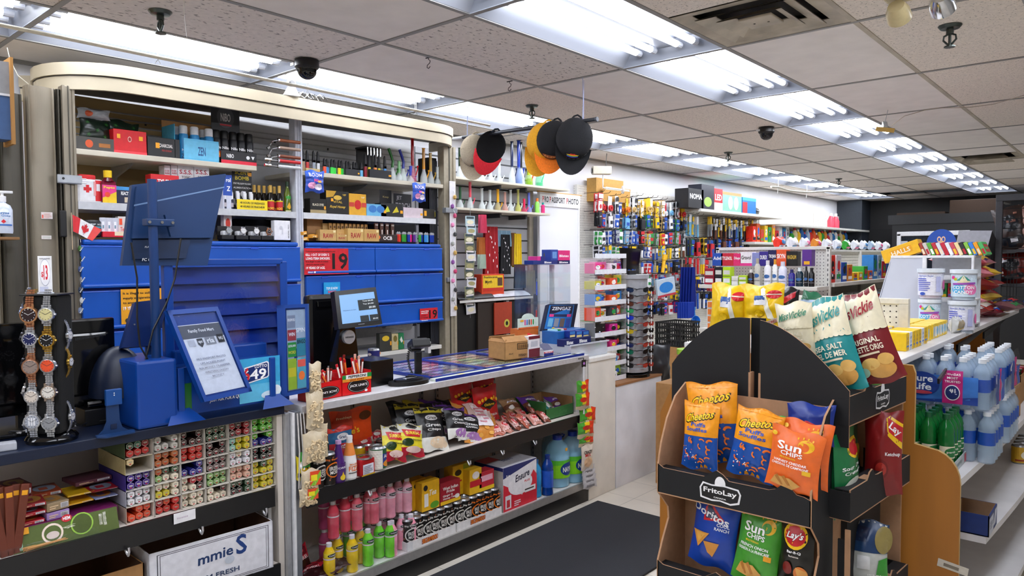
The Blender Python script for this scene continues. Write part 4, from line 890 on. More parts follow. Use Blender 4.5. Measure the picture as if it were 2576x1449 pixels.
def bag_on(name,label,px0,px1,top,bot,c,spec,x=None,y=None,z=None,t=.05,tilt=0,yaw=0,roll=0,seed=0,group=None,off=0,**k):
    loc,w,h,rz =place(px0,px1,top,bot,x,y,z);loc =loc+Vector((0,off if y is not None else 0,.0005))+Vector((-off if x is not None else 0,0,0))
    h =h/max(math.cos(R(tilt)),.5)
    return one(name,label,'snack bag' if name != 'plastic_bag' else 'bag',bag(w,h,t,c,spec,seed,**k),loc,(R(-tilt),R(roll),R(rz+yaw)),group,smooth=True)
def cyl_art(b,spec,r,z0,h,arcdeg=200,o2=(0,0),n=.12,**k):
    b.art(spec,lambda u,v,o: (o2[0]+(r+o)*math.sin(R((u-.5)*arcdeg)),o2[1]-(r+o)*math.cos(R((u-.5)*arcdeg)),z0+v*h),tol=n,**k)
def can(r,h,c,spec=None,arcd=200,lid=STEEL):
    b =B();b.lathe([(0,0),(r*.85,0),(r,.005),(r,h-.008),(r*.88,h),(r*.84,h),(r*.82,h-.004),(0,h-.004)],lid,n=22);b.lathe([(r+.0002,.006),(r+.0002,h-.009)],c,n=22)
    b.prism([(-.008,0),(.008,0),(.006,.018),(-.006,.018)],h-.0035,h-.0025,mat('9a9ca0',.3,.8),'z')
    if spec: cyl_art(b,spec,r+.0004,.008,h-.018,arcd)
    return b
def bottle(prof,c,capc=None,caph=(0,0),capr=.0,spec=None,lr=0,lz=(0,0),arcd=200,n=20,sx=1,sy=1):
    b =B();b.lathe(prof,c,n=n,sx=sx,sy=sy)
    if capc is not None: b.lathe([(0,caph[0]),(capr,caph[0]),(capr,caph[1]),(0,caph[1])],capc,n=16)
    if spec: cyl_art(b,spec,lr,lz[0],lz[1]-lz[0],arcd)
    return b
# ---------------------------------------------------------------- black cardboard chip display
CB =mat('0c0d11',.7,bump=.08,sc=30);CK =mat('b48a68',.85,bump=.1)
YD =2.22
def DY(px,py,y=YD): return PX(px,py,y=y)
FL =lambda u,v,s=1: [('e',u,v+.22*s,.13*s,.26*s,'f0f0f2'),('p',[(u-.48*s,v-.34*s),(u-.2*s,v-.40*s),(u,v-.36*s),(u+.25*s,v-.42*s),(u+.46*s,v-.32*s),(u+.5*s,v),(u+.44*s,v+.17*s),(u+.1*s,v+.21*s),(u-.2*s,v+.17*s),(u-.42*s,v+.21*s),(u-.5*s,v)],'f0f0f2'),('p',[(u-.44*s,v-.29*s),(u-.2*s,v-.34*s),(u,v-.31*s),(u+.25*s,v-.36*s),(u+.42*s,v-.27*s),(u+.46*s,v),(u+.41*s,v+.12*s),(u+.1*s,v+.16*s),(u-.2*s,v+.12*s),(u-.4*s,v+.15*s),(u-.46*s,v)],'0c0d11'),('t','FritoLay',u,v-.06*s,.80*s,.22*s,'fff'),('t','CANADA',u,v-.25*s,.3*s,.05*s,'fff')]
t =thing('chip_display','black cardboard snack display with a round top and logo trays','display stand',(0,0,0))
xl =DY(1655,1163).x;xr =DY(2040,1248).x;z2 =(DY(1655,1163).z+DY(2040,1248).z)/2;z3 =DY(1655,1408).z;YP =2.42
b =B();b.box(xl+.05,-.73,YP+.1,YP+.5,0,.75,CB);b.box(xl+.06,-.75,YP+.002,YP+.1,0,z2-.1,CK);part('core',b,t)
def tray(z,xa,xb,ya,yb,lip,name='tray',logo=True,tabs=2):
    b =B();b.box(xa,xb,ya,yb,z-lip-.004,z-lip,CK);n =24;P2 =[(xa,z-lip)]
    for k in range(n+1):
        u =k/n;zz =z-.012
        for c in ((.42,.0),(.85,0)): 
            if abs(u-c[0]) <.07: zz =z-.012+.028*math.cos((u-c[0])/.07*PI/2)
        P2.append((xa+(xb-xa)*u,zz))
    P2.append((xb,z-lip));P2[1] =(xa,z);P2[-2] =(xb,z-.02)
    b.prism(P2[::-1],ya,ya+.005,CB,'y',CK)
    for k in (.42,.85): b.box(xa+(xb-xa)*(k-.05),xa+(xb-xa)*(k+.05),ya+.006,ya+.03,z-.0125,z-.012,CK)
    b.box(xa,xb,ya+.005,ya+.05,z-.018,z-.014,CB)
    if logo: b.front(FL(.5,.52,1),lip*1.45,lip*.98,ya,z-lip,(xa+xb)/2-.03)
    return part(name,b,t)
tray(z2,xl,xr,YD,YP,.10);tray(z3,xl,xr,YD,YP,.12,logo=False);tray(.10,xl,xr,YD,YP,.1,logo=False)
zs =DY(1690,1000).z
for x,s in ((xl,1),(xr,-1)):         # side walls: kraft inside, black outside, arched rear, waisted body
    b =B();q =[(YD,0),(YD,z3),(YD+.03,z3+.06),(YD+.075,z3+.13),(YD+.07,z2-.17),(YD,z2-.10),(YD,z2),(YD+.02,z2+.07),(YD+.06,z2+.15),(YD+.12,z2+.22),(YP,z2+.26),(YP,0)]
    b.prism(q,x-.003,x+.003,CB,'x',CK);b.prism(q,x+s*.0031,x+s*.0037,CK,'x');part('side_wall',b,t)
b =B();b.box(xl+.004,xr-.004,YP-.006,YP-.002,0,z2+.235,CK);part('back_board',b,t)
# half round top board, two halves with a slot between them
cxp =(DY(1690,1000,YP).x+DY(2140,1080,YP).x)/2;zap =DY(1890,800,YP).z;zlow =DY(1690,1010,YP).z-.02
XL,XR2 =DY(1690,1000,YP).x,DY(2137,989,YP).x
def topz_(x):
    if x <XL+.27: u =(x-XL)/.27;return DY(1692,915,YP).z+(zap-DY(1692,915,YP).z)*math.sin(max(0,min(1,u))*PI/2)**.9
    u =(x-XL-.27)/(XR2-XL-.27);return zap-(zap-DY(2137,985,YP).z)*(1-math.cos(max(0,min(1,u))*PI/2))**1.15
for (a,c2,nm) in ((XL,DY(1886,900,YP).x,0),(DY(1911,900,YP).x,XR2,1)):
    n =22;P2 =[(a+(c2-a)*k/n,topz_(a+(c2-a)*k/n)) for k in range(n+1)]+[(c2,zlow-.05),(a,zlow-.05 if nm else zlow)]
    b =B();b.prism(P2[::-1],YP,YP+.006,CB,'y',CK);xk =c2 if nm == 0 else a
    b.box(xk-.004,xk+.004,YP-.0005,YP+.03,zlow+.05,zlow+.16,CK);part('round_board',b,t)
b =B();b.box(DY(1880,900,YP).x,DY(1915,900,YP).x,YP+.03,YP+.04,.5,zap-.002,mat('070709',.9));part('inner_board',b,t)
# side module facing the aisle, turned a little
XS =-.70
def sidetray(z,y0,y1,xo,lip,logo,dep=.26):
    b =B();
    b.M =Matrix.Translation((xo,y0,0)) @ Matrix.Rotation(R(86),4,'Z');L =(y1-y0)
    n =24;P2 =[(0,z-lip)]
    for k in range(n+1):
        u =k/n;zz =z-.012
        for c in (.32,.72):
            if abs(u-c) <.06: zz =z-.012+.03*math.cos((u-c)/.06*PI/2)
        P2.append((L*u,zz))
    P2.append((L,z-lip));b.prism(P2[::-1],0,.005,CB,'y',CK);b.box(0,L,.005,.05,z-.018,z-.014,CB);b.box(0,L,0,dep,z-lip-.004,z-lip,CK)
    for c in (.32,.72): b.box(L*(c-.05),L*(c+.05),.008,.035,z-.0138,z-.0132,CK)
    b.box(-.004,0,0,dep,z-lip,z-.02,CB);b.box(L,L+.004,0,dep,z-lip,z-.014,CB)
    if logo: b.front(FL(.5,.52,1),lip*1.3,lip*.98,0,z-lip,L*.55)
    part('side_tray',b,t)
sidetray(PX(2137,989,x=XS).z,YP,2.97,XS,.105,True);sidetray(z2+.0,YP-.04,2.95,XS+.02,.11,False);sidetray(.42,YP-.04,2.95,XS+.02,.11,False)
b =B();q =[(2.99,0),(2.99,1.13),(2.985,1.13)];zt_ =PX(2137,985,x=XS).z
P2 =[(XS-.26,0),(XS+.03,0),(XS+.03,zt_-.02),(XS+.02,zt_+.03),(XS-.03,zt_+.13),(XS-.10,zt_+.21),(XS-.26,zt_+.26)]
b.prism(P2,2.965,2.972,CB,'y',CK);b.prism([(p[0],p[1]) for p in P2],2.960,2.9645,CK,'y');part('end_board',b,t)
b =B();b.box(XS-.25,XS-.245,YP+.01,2.96,0,1.2,mat('0d0d10',.8));b.box(XS-.02,XS+.015,YP-.03,YP-.02,0,.65,CB);b.box(XS+.004,XS+.02,YP-.04,YP-.034,.1,z2-.14,CK);part('side_core',b,t)
# chips in the front trays
def cheeto():
    s =[('r',0,0,1,.52,'1450a8'),('r',0,.5,1,1,'f8a11b'),('r',0,.94,1,1,'f39a1a')]+TO('Cheetos',.5,.80,.78,.12,'ffd400','17110a',8,True)+[('t','Puffs',.50,.675,.42,.06,'1450b8'),('t','Souffles',.46,.60,.62,.06,'1450b8')]
    r =random.Random(5)
    for k in range(15):
        u,v,a =r.uniform(.2,.88),r.uniform(.08,.46),r.uniform(0,3);q =[(u+.09*math.cos(a+x)*(1 if o else .68)+.0,v+.055*math.sin(a+x)*(1 if o else .6)) for o,rg in ((1,range(0,7)),(0,range(6,-1,-1))) for x in [i*.36 for i in rg]];s.append(('p',q,'f07818'))
    for k in range(22): u,v =r.uniform(.15,.5),r.uniform(.1,.35);s.append(('e',u,v,.014,.008,r.choice(('f08a20','d8302a','fff'))))
    return s
CH =cheeto()
ztr =z2-.095
bag_on('snack_bag','orange and blue puffed cheese snack bag, back one',1738,1866,968,1165,'f8a11b',CH,y=YD+.13,t=.06,tilt=6,seed=1,yaw=4,roll=-6)
bag_on('snack_bag','orange and blue puffed cheese snack bag, front left',1714,1806,1018,1180,'f8a11b',CH,y=YD+.055,t=.055,tilt=8,seed=2,roll=-1)
bag_on('snack_bag','orange and blue puffed cheese snack bag, front middle',1826,1946,1032,1200,'f8a11b',CH,y=YD+.055,t=.06,tilt=9,seed=3,roll=7)
SUN =lambda a,b_,l1,l2,hb: [('r',0,0,1,1,a),('e',.70,.80,.15,.10,'f8c020'),('e',.66,.78,.10,.07,a)]+[('r',.52+.09*k,.885+.02*math.sin(k),.545+.09*k,.915+.02*math.sin(k),'f8c020') for k in range(4)]+[('t','Sun',.40,.745,.48,.13,'fff'),('t','CHIPS',.46,.635,.44,.07,'fff'),('t','MULTIGRAIN',.40,.565,.32,.025,'f0d020'),('t',l1,.46,.50,.66,.04,'fff'),('t',l2,.46,.445,.74,.04,'fff'),('r',.72,.36,.88,.43,'f2a81d' if a[0] != 'f' else 'f6c020'),('p',[(.12,.1),(.55,.06),(.7,.16),(.5,.25),(.2,.24)],'d8a050'),('p',[(.2,.22),(.34,.10),(.38,.11),(.25,.27)],'b87830'),('p',[(.34,.25),(.48,.12),(.52,.14),(.40,.28)],'b87830'),('e',.08,.90,.05,.035,'f0c020')]
bag_on('snack_bag','bright green snack bag hidden behind the orange one',1915,1998,1052,1200,'3f9a2c',SUN('3f9a2c','','FRENCH ONION','FRANCAISE',0),y=YD+.10,t=.05,tilt=5,seed=4,roll=5)
bag_on('snack_bag','dark blue ruffled chips bag with red logo',1976,2100,1018,1120,'10308a',[('r',0,.0,1,1,'10308a'),('p',[(.05,.30),(.95,.12),(.97,.4),(.5,.6),(.1,.6)],'c81e2e')]+TO('Ruffles',.5,.36,.8,.26,'fff','c81e2e',-6,True),y=YD+.16,t=.05,tilt=5,seed=5,roll=0)
OS =SUN('f0702c','','HARVEST CHEDDAR','CHEDDAR DE CAMPAGNE',0)
bag_on('snack_bag','orange multigrain chips bag tucked behind its twin',1955,2083,1063,1225,'ee6c2a',OS,y=YD+.085,t=.05,tilt=5,seed=6,roll=4)
bag_on('snack_bag','orange multigrain chips bag with sun logo, frontmost',1922,2058,1082,1238,'f0702c',OS,y=YD+.012,t=.05,tilt=2,seed=7,roll=7)
# bottom tray
DO =[('r',0,0,1,1,'1240a4'),('p',[(.28,.60),(.75,.66),(.30,.90)],'c8202a'),('p',[(.33,.64),(.64,.68),(.34,.84)],'0c1c4a'),('t','Doritos',.42,.70,.86,.10,-8,'f2f4f8'),('t','COOL',.74,.595,.26,.045,'e8ecf4'),('t','RANCH',.72,.54,.3,.04,'e8ecf4'),('p',[(.05,.44),(.48,.46),(.24,.24)],'d8943c'),('p',[(.36,.34),(.72,.36),(.58,.16),(.46,.2)],'d08c34'),('p',[(.12,.43),(.4,.44),(.24,.30)],'e8ac50')]
bag_on('snack_bag','blue tortilla chips bag in the lower front tray',1730,1846,1238,1425,'1240a4',DO,y=YD+.06,t=.07,tilt=7,seed=8,roll=5)
GS =SUN('4a9e34','','FRENCH ONION','OIGNON A LA FRANCAISE',0)
bag_on('snack_bag','green multigrain chips bag standing behind in lower tray',1880,1976,1262,1449,'3f9230',GS,y=YD+.13,t=.06,tilt=5,seed=9,roll=3)
bag_on('snack_bag','green multigrain chips bag at the front of lower tray',1838,1952,1285,1465,'4a9e34',GS,y=YD+.05,t=.06,tilt=9,seed=10,roll=6)
LAY =lambda base,nm,l2,acc: [('r',0,0,1,1,base),('e',.5,.70,.36,.20,'f8c81c'),('e',.5,.70,.31,.15,'c8202c')]+TO("Lay's",.5,.70,.52,.13,'fff','9a1420',0,True)+[('t',nm,.5,.46,.42,.045,'fff'),('t',l2,.5,.40,.3,.03,'e8e0d8'),('e',.68,.14,.2,.12,acc),('e',.3,.2,.15,.1,'7a1a12'),('p',[(.55,.24),(.85,.2),(.9,.08),(.6,.05)],'e0a050')]
bag_on('snack_bag','black barbecue potato chips bag with red oval logo',1958,2048,1300,1462,'15130f',LAY('15130f','Bar-B-Q','Barbecue','d87830'),y=YD+.05,t=.06,tilt=6,seed=11,roll=0)
# bags in the side module (face the aisle)
bag_on('snack_bag','red ketchup chips bag on the middle side tray',2172,2270,1035,1242,'8a1a1c',[('r',0,0,1,1,'8c1c1e'),('p',[(.55,.98),(1,.86),(1,.56),(.62,.72)],'f8c81c'),('p',[(.6,.93),(1,.82),(1,.64),(.64,.77)],'c81e2c'),('i','Lay',.80,.79,.34,.12,-20,'fff'),('t','Ketchup',.76,.50,.40,.055,'fff'),('e',.45,.32,.2,.12,'7a0c10'),('e',.45,.32,.15,.08,'b83028'),('t','235 g',.35,.12,.3,.04,'f0e0e0')],y=2.70,t=.08,tilt=3,seed=12,yaw=12)
bag_on('snack_bag','green sour cream chips bag low on the display side',2098,2150,1090,1290,'177a44',[('r',0,0,1,1,'177a44'),('e',.7,.80,.4,.12,'f8c81c'),('e',.7,.80,.33,.085,'c81e2c'),('t','Sour Cream',.55,.60,.9,.045,'fff'),('t','Creme sure',.55,.54,.8,.04,'fff'),('e',.45,.35,.35,.13,'e8ecdc'),('e',.7,.2,.2,.14,'d8c060')],x=XS-.03,t=.07,tilt=2,seed=13)
bag_on('snack_bag','dark green chips bag behind the sour cream bag',2100,2160,1085,1270,'184a34',[('e',.6,.7,.3,.1,'c8a020')],x=XS-.10,t=.06,tilt=2,seed=14)
bag_on('snack_bag','white and green sour cream chips bag, lowest side tray',2120,2235,1320,1480,'c9cdc8',[('r',0,.55,1,1,'21406a'),('p',[(.1,.95),(.6,.9),(.5,.7),(.1,.7)],'182a50'),('r',.3,.3,.6,.5,'e8eaea'),('p',[(.7,.1),(1,.1),(1,.5),(.8,.45)],'3a9a34'),('t','SOUR CREAM',.74,.2,.4,.08,'f4f4f0'),('e',.9,.75,.2,.2,'9a8a50')],y=2.62,t=.08,tilt=12,seed=15,yaw=15)
bag_on('snack_bag','plain grey-green chips bag at lowest side corner',2095,2145,1360,1480,'9aa894',[('e',.5,.5,.3,.3,'c0b070')],x=XS-.06,t=.06,tilt=4,seed=16)
# big bags on top of the display
def MV(col,l1,l2,mc): return [('r',0,0,1,1,col),('r',0,.55,1,1,'e9dfbf')]+[('e',.05+.1*k,.555,.055,.022,'e9dfbf') for k in range(10)]+[('i','Miss',.27,.75,.34,.13,8,mc),('i','Vickie',.68,.79,.44,.13,8,mc),('t',l1,.52,.44,.62,.06,'f0e6cc'),('t',l2,.52,.36,.66,.06,'f0e6cc'),('r',.30,.29,.75,.31,'e0d0b0'),('e',.66,.13,.26,.09,'d8a050'),('e',.50,.20,.18,.06,'e8bc6a'),('e',.80,.22,.14,.06,'e0b060'),('e',.3,.13,.13,.05,'b0d8c0')]
bag_on('snack_bag','large cream chips bag with green lettering, leftmost cream one',1962,2058,762,905,'e9dfbf',MV('2a7a5a','SEA SALT','SEL','2a7a5a')[1:],y=YP+.10,t=.08,tilt=5,seed=21,roll=-8)
bag_on('snack_bag','teal and cream sea salt chips bag leaning on top',2062,2190,745,985,'1f8a8c',MV('1f8a8c','SEA SALT','SEL DE MER','1f8a86'),y=YP+.10,t=.10,tilt=14,seed=22,roll=-20)
bag_on('snack_bag','light green and cream chips bag between teal and maroon',2128,2238,738,970,'8cc45a',MV('7cc060','JALAPENO','PIMENT','3aa02c'),y=YP+.22,t=.09,tilt=12,seed=23,roll=-18)
bag_on('snack_bag','maroon and cream original recipe chips bag on top',2150,2290,728,965,'7a1a22',MV('7a1a22','ORIGINAL','RECETTE ORIG','9a1f2c'),y=YP+.18,t=.10,tilt=10,seed=24,roll=-22)
for k,(a,c,tp,bt) in enumerate(((1780,1875,715,830),(1868,1978,716,815))):
    bag_on('snack_bag',('yellow snack bag seen from behind, left of two on top','yellow snack bag seen from behind, right of two on top')[k],a,c,tp,bt+30,'f0c414',[('p',[(.48,.98),(.6,.9),(.85,.3),(.7,.34)],'f0ecd8'),('r',.38,.66,.64,.78,'2a58a0'),('r',.38,.60,.66,.70,'e8e8ec'),('e',.82,.80,.16,.08,'d8202c'),('r',.66,.79,.98,.81,'f0e8d0'),('p',[(.62,.26),(.9,.36),(.94,.30),(.66,.18)],'e8d8c8'),('t','CRUNCH',.78,.27,.24,.05,18,'c83020'),('e',.5,.44,.12,.07,'d8a80c'),('e',.5,.44,.105,.06,'f0c414')],y=YP+.20-.0*k,t=.09,tilt=3,seed=31+k,roll=3-6*k,wr=.009)
bag_on('snack_bag','black and red snack bag peeking between yellow and cream bags',1952,2010,725,800,'1a1a1e',[('p',[(.1,.5),(.9,.9),(.9,.7),(.2,.3)],'c82030'),('r',.1,.55,.4,.9,'dfe4ea'),('r',.12,.3,.5,.5,'3a4a80')],y=YP+.32,t=.07,tilt=3,seed=40)
bag_on('snack_bag','green and blue snack bag peeking above the cream bags',2000,2066,735,790,'2a6a4a',[('p',[(.0,.5),(1,.9),(1,.7),(.1,.3)],'b8d0e8')],y=YP+.40,t=.06,tilt=3,seed=41,roll=20)
# ---------------------------------------------------------------- goods on the wooden gondola
ZG =1.151
r_ =random.Random(11)
k =0
for row in range(2):
    for px in range(7):
        c ='f4c818' if (px+row) %6 not in (1,5) else 'eceef2';bx =-.795-.0*row+.0;yy =3.36+px*.055;
        if row == 0:
            b =carton(B(),.05,.10,.075,c,[('r',.15,.2,.85,.3,'3a6ab8'),('t','BUY 2',.5,.7,.5,.14,'35507a' if c[0] == 'e' else 'b89410'),('r',.2,.4,.8,.55,'d8a80c' if c[0] == 'f' else 'c8ccd8')]+lines(3,.2,.08,.8,.2,'b08a10'))
            one('medicine_box',('white' if c[0] == 'e' else 'yellow')+' small box in the front row on the gondola top','box',b,(-.745,yy,ZG),R(90+r_.uniform(-5,5)),'small yellow boxes on the gondola top')
        else:
            b =carton(B(),.05,.10,.078,c,[('r',.15,.2,.85,.3,'e8b010')],topc='f8dc60')
            one('medicine_box','yellow small box in the rear row on the gondola top','box',b,(-.86,yy-.02,ZG),R(90+r_.uniform(-5,5)),'rear row of yellow boxes')
for k in range(16):
    b =carton(B(),.05,.085,.07,'f6d038',[('r',.1,.1,.6,.8,'f0f0e8'),('e',.7,.5,.2,.3,'8fc8e8')],topc='f8dc60');one('medicine_box','yellow baby biscuit box in the farther cluster on the gondola','box',b,(-.76-.095*(k %2),3.82+.056*(k//2),ZG),R(90+r_.uniform(-12,12)),'farther yellow boxes')
b =carton(B(),.09,.06,.02,'e8b020',[('r',.1,.2,.9,.8,'f8e080')]);one('candy_bar','flat orange and yellow packet lying on the yellow boxes','packet',b,(-.84,3.7,ZG+.079),R(70))
for k in range(3):
    b =bag(.09,.08,.06,mat('dfe0dc',.15),[('e',.5,.5,.3,.3,'a89a80'),('r',.2,.2,.8,.3,'e8c860')],50+k);one('small_bag',('crinkled clear packet beside the yellow boxes','crinkled clear packet behind the first clear one','small clear packet nearest the cotton candy tubs')[k],'packet',b,(-.735,4.29+.07*k,ZG),R(80),smooth=True)
def tub(px0,px1,top,bot,label,cc,faced,stacked):
    loc,w,h,rz =place(px0,px1,top,bot,y=4.42);t =thing('cotton_candy_tub',label,'tub',loc,R(8));r0,r1 =w*.40,w*.47
    b =B();b.lathe([(0,.001),(r0,.001),(r1,h*.9),(r1*.99,h*.9),(r1*.97,h*.88),(r0*.98,.004),(0,.004)],mat('e9eef6',.25,0,'semi',bump=.35),n=4+20);part('tub_body',b,t,smooth=True)
    b =B();b.lathe([(0,.006),(r0*.95,.006),(r1*.95,h*.84),(0,h*.86)],mat(cc,.9,bump=.4,sc=30),n=20);part('candy_floss',b,t,smooth=True)
    b =B();b.lathe([(r1,h*.88),(r1*1.06,h*.88),(r1*1.06,h),(0,h),],mat('dfe6ee',.3),n=24);b.lathe([(r1*.9,h-.004),(r1*.9,h+.001)],'c9d0da',n=24);part('lid',b,t,smooth=True)
    b =B();f =[('r',.03,.05,.97,.95,mat('cfe2f0',.4) if faced else mat('e6e6f4',.4))]
    if faced: f += [('e',.36,.38,.22,.2,'5ab4e4'),('e',.72,.36,.2,.22,'f07ab8'),('p',[(.3,.72),(.5,.95),(.7,.72)],'3a9a8a'),('p',[(.4,.72),(.5,.95),(.6,.72)],'e8e0c0'),('r',.34,.62,.66,.72,'e0d8b0'),('e',.2,.85,.06,.07,'e0308a'),('e',.28,.78,.05,.06,'c0c020'),('p',[(.2,.54),(.84,.58),(.84,.66),(.2,.62)],'9a4ab0'),('t','COTTON',.5,.44,.6,.14,'fff'),('t','CANDY',.5,.25,.5,.14,'fff')]
    else: f += [('t','Nutrition Facts',.36,.88,.44,.06,'4a58b8')]+lines(7,.12,.25,.58,.82,'5a66c0',3)+[('r',.66,.2,.8,.85,'b8bce4'),('e',.3,.12,.08,.07,'3a58b8'),('e',.95,.5,.08,.2,'f070b0')]
    cyl_art(b,f,(r0+r1)/2*1.035,h*.08,h*.78,165);part('label',b,t);return t
tub(2308,2368,752,826,'cotton candy tub with blue label side, lower left of four','a8d0ec',True,0)
tub(2382,2456,756,838,'cotton candy tub showing nutrition text, lower right of four','a0cce8',False,0)
tub(2306,2376,676,751,'cotton candy tub with pink floss, upper left of four','f0a8c8',False,1)
tub(2388,2460,678,755,'cotton candy tub with big circus label, upper right of four','a0d0ea',True,1)
# slanted candy rack
YR =4.55
p =[PX(*q,y=YR) for q in ((2243,648),(2330,648),(2252,772),(2210,775))]
t =thing('candy_rack','light grey slanted gum rack with gum packs along its top','rack',(0,0,0));GRY =mat('c9cdd8',.4,sc=3)
x0,x1,zt_ =PX(2243,648,y=YR).x,PX(2452,648,y=YR).x,PX(2330,648,y=YR).z;xm_ =PX(2325,648,y=YR).x
b =B();b.prism([(x0-.10,ZG),(xm_,ZG),(xm_,zt_),(x0,zt_)],YR-.015,YR,GRY,'y');b.add([(x0-.0,YR-.016,zt_-.02),(x0+.0,YR-.016,zt_-.024),(x0-.085,YR-.016,ZG+.02),(x0-.088,YR-.016,ZG+.02)],[(0,1,2,3)],'4a4e58');part('side_panel',b,t)
b =B();b.bev(x0,x1,YR-.02,YR+.22,zt_-.002,zt_+.012,WHITE,.003);b.bev(xm_-.005,xm_+.015,YR-.02,YR-.0,ZG,zt_,WHITE,.003);b.bev(x1-.012,x1,YR-.02,YR-.0,ZG,zt_,WHITE,.003);part('frame',b,t)
for k,z in enumerate((ZG+.02,ZG+.15,ZG+.27)):
    b =B();b.bev(xm_,x1,YR+.0,YR+.2,z,z+.01,WHITE,.002);b.box(xm_,x1,YR-.01,YR,z-.005,z+.02,WHITE);part('shelf',b,t)
b =B();b.box(xm_,x1,YR+.2,YR+.21,ZG,zt_,'d8dae0');part('back',b,t)
for k in range(5):
    b =carton(B(),.035,.05,.085,('6ac030','2a8a3a','d03040','9ad040','e8e8e8')[k],busy(60+k,3));one('gum_pack',('lime green','dark green','red','pale green','white')[k]+' gum pack on a shelf inside the candy rack','packet',b,(xm_+.05+.04*k,YR+.03,ZG+.16 if k != 3 else ZG+.03))
loc =PX(2240,690,y=YR-.0)
b =B();b.M =Matrix.Rotation(R(-20),4,'Y');carton(b,.20,.10,.075,'f2b81c',[('r',.22,.25,.8,.75,'e8a010'),('t','HALLS',.5,.5,.5,.36,'f4ead0')],topc='f6c838');one('candy_box','tilted yellow cough drop box hanging off the rack top','box',b,(x0+.055,YR+.02,zt_-.0),0)
for k in range(14):
    c =('a8402c','d0c8c0','58a838','c02a3a','d8dce0','c8203a','e8e8ec','d04a60','f0d8a0','2a2a30','88c048','3a80d8','f0a020','50b060')[k]
    b =carton(B(),.018,.16,.075,c,[('r',.2,.1,.8,.5,('f0e0c0','c02030','fff','f0c020')[k %4])],side=c,sspec=[('r',.1,.2,.9,.8,('f4ecd8','c82838','e8e8e8')[k %3]),('r',.2,.4,.7,.6,c)]);one('gum_pack','%s gum pack standing on the candy rack top'%('rust brown','pale','green','crimson','silver','red','white','pink','cream','black','lime','blue','orange','mint')[k],'packet',b,(x0+.165+.022*k,YR+.02,zt_+.013),(0,R(-24),0))
py0 =PX(2372,640,y=YR+.18)
b =B();q =[(.075*math.cos(R(a)),.085+.085*math.sin(R(a))*(1 if a <180 else .9)) for a in range(0,360,12)];b.prism(q,0,.004,mat('1c4fb0',.4),'y','1c4fb0')
b.front([('r',.02,.50,.98,.54,'f0b890'),('e',.43,.66,.07,.10,'f0c8a0'),('e',.57,.66,.07,.10,'f0c8a0'),('e',.43,.66,.035,.06,'1c4fb0'),('e',.57,.66,.035,.06,'1c4fb0'),('p',[(.46,.5),(.36,.34),(.42,.33),(.5,.5),(.58,.33),(.64,.34),(.54,.5)],'f0b860'),('e',.5,.52,.07,.08,'f0b860'),('t','CARTE-CADEAU',.5,.24,.72,.10,'f0b8a0')],.15,.17,0)
one('gift_card_sign','blue oval gift card sign with golden bow','sign',b,(PX(2368,600,y=YR+.15).x,YR+.15,PX(2368,652,y=YR+.15).z))
# grey slanted panel behind the tubs
YQ =6.47;q =[PX(*a,y=YQ) for a in ((2412,580),(2496,580),(2440,780),(2370,780))]
b =B();b.add([v for v in q]+[v+Vector((0,.02,0)) for v in q],[(0,3,2,1),(4,5,6,7),(0,1,5,4),(1,2,6,5)],mat('a9acb6',.4));fr =lambda u,v,o: q[3].lerp(q[2],u).lerp(q[0].lerp(q[1],u),v)+Vector((0,-o-.001,0))
b.art([('p',[(.38,.80),(.92,.74),(.92,.68),(.36,.74)],'c81e2e'),('p',[(.36,.68),(.92,.61),(.92,.55),(.34,.62)],'c81e2e'),('e',.7,.42,.18,.1,'c81e2e')],fr);b.add([q[1],q[2],q[2]+Vector((.08,.25,-.1)),q[1]+Vector((.01,.25,-.1))],[(0,1,2,3)],mat('2a2c30',.6));one('slanted_board','grey slanted board with red stripes behind the tubs','board',b)
# ---------------------------------------------------------------- water, sparkling bottles and cartons on the wooden gondola
WAT =mat('c4dcf2',.08,0,'semi',bump=.42,sc=90);WATB =mat('b9d6ee',.06,0,'glass')
def pet(h,r,c,capc,label=None,lc='ffffff',glassm=None):
    b =B();g =mat(c,.12) if isinstance(c,str) else c
    b.lathe([(0,0),(r*.8,0),(r,h*.03),(r*.94,h*.2),(r,h*.24),(r*.94,h*.3),(r,h*.34),(r,h*.62),(r*.93,h*.66),(r,h*.7),(r*.8,h*.8),(r*.42,h*.89),(r*.40,h*.92),(0,h*.92)],g,n=14)
    b.lathe([(0,h*.915),(r*.46,h*.915),(r*.46,h),(0,h)],capc,n=12)
    if label: b.lathe([(r*1.01,h*.36),(r*1.01,h*.61)],label,n=14)
    return b
bw =pet(.205,.031,WAT,mat('e8ecf2',.4),mat('1c4fae',.35)).mesh('water_bottle',True)
for lay in range(2):
    for (pn,ya,nj) in (('nearer',3.40,4),('farther',3.82,5)):
        for i in range(5):
            for j in range(nj):
                if i >1 and j >1 and i <4: continue
                one('water_bottle','clear water bottle in the %s layer of the %s pack'%(('lower','upper')[lay],pn),'bottle',bw,(-.465-.066*i-.02*lay,ya+j*.067,.7215+lay*.209),0,'%s %s pack bottles'%(('lower','upper')[lay],pn))
def wrap(p,q,z0,z1,sd=0):
    n =Vector((q[1]-p[1],p[0]-q[0],0)).normalized()
    return lambda u,v,o=0: Vector((p[0]+(q[0]-p[0])*u,p[1]+(q[1]-p[1])*u,z0+(z1-z0)*v))+n*(.006+o+.004*noise.noise(Vector((u*7+sd,v*7,sd)))-.03*max(0,v-.8)*5*.25)
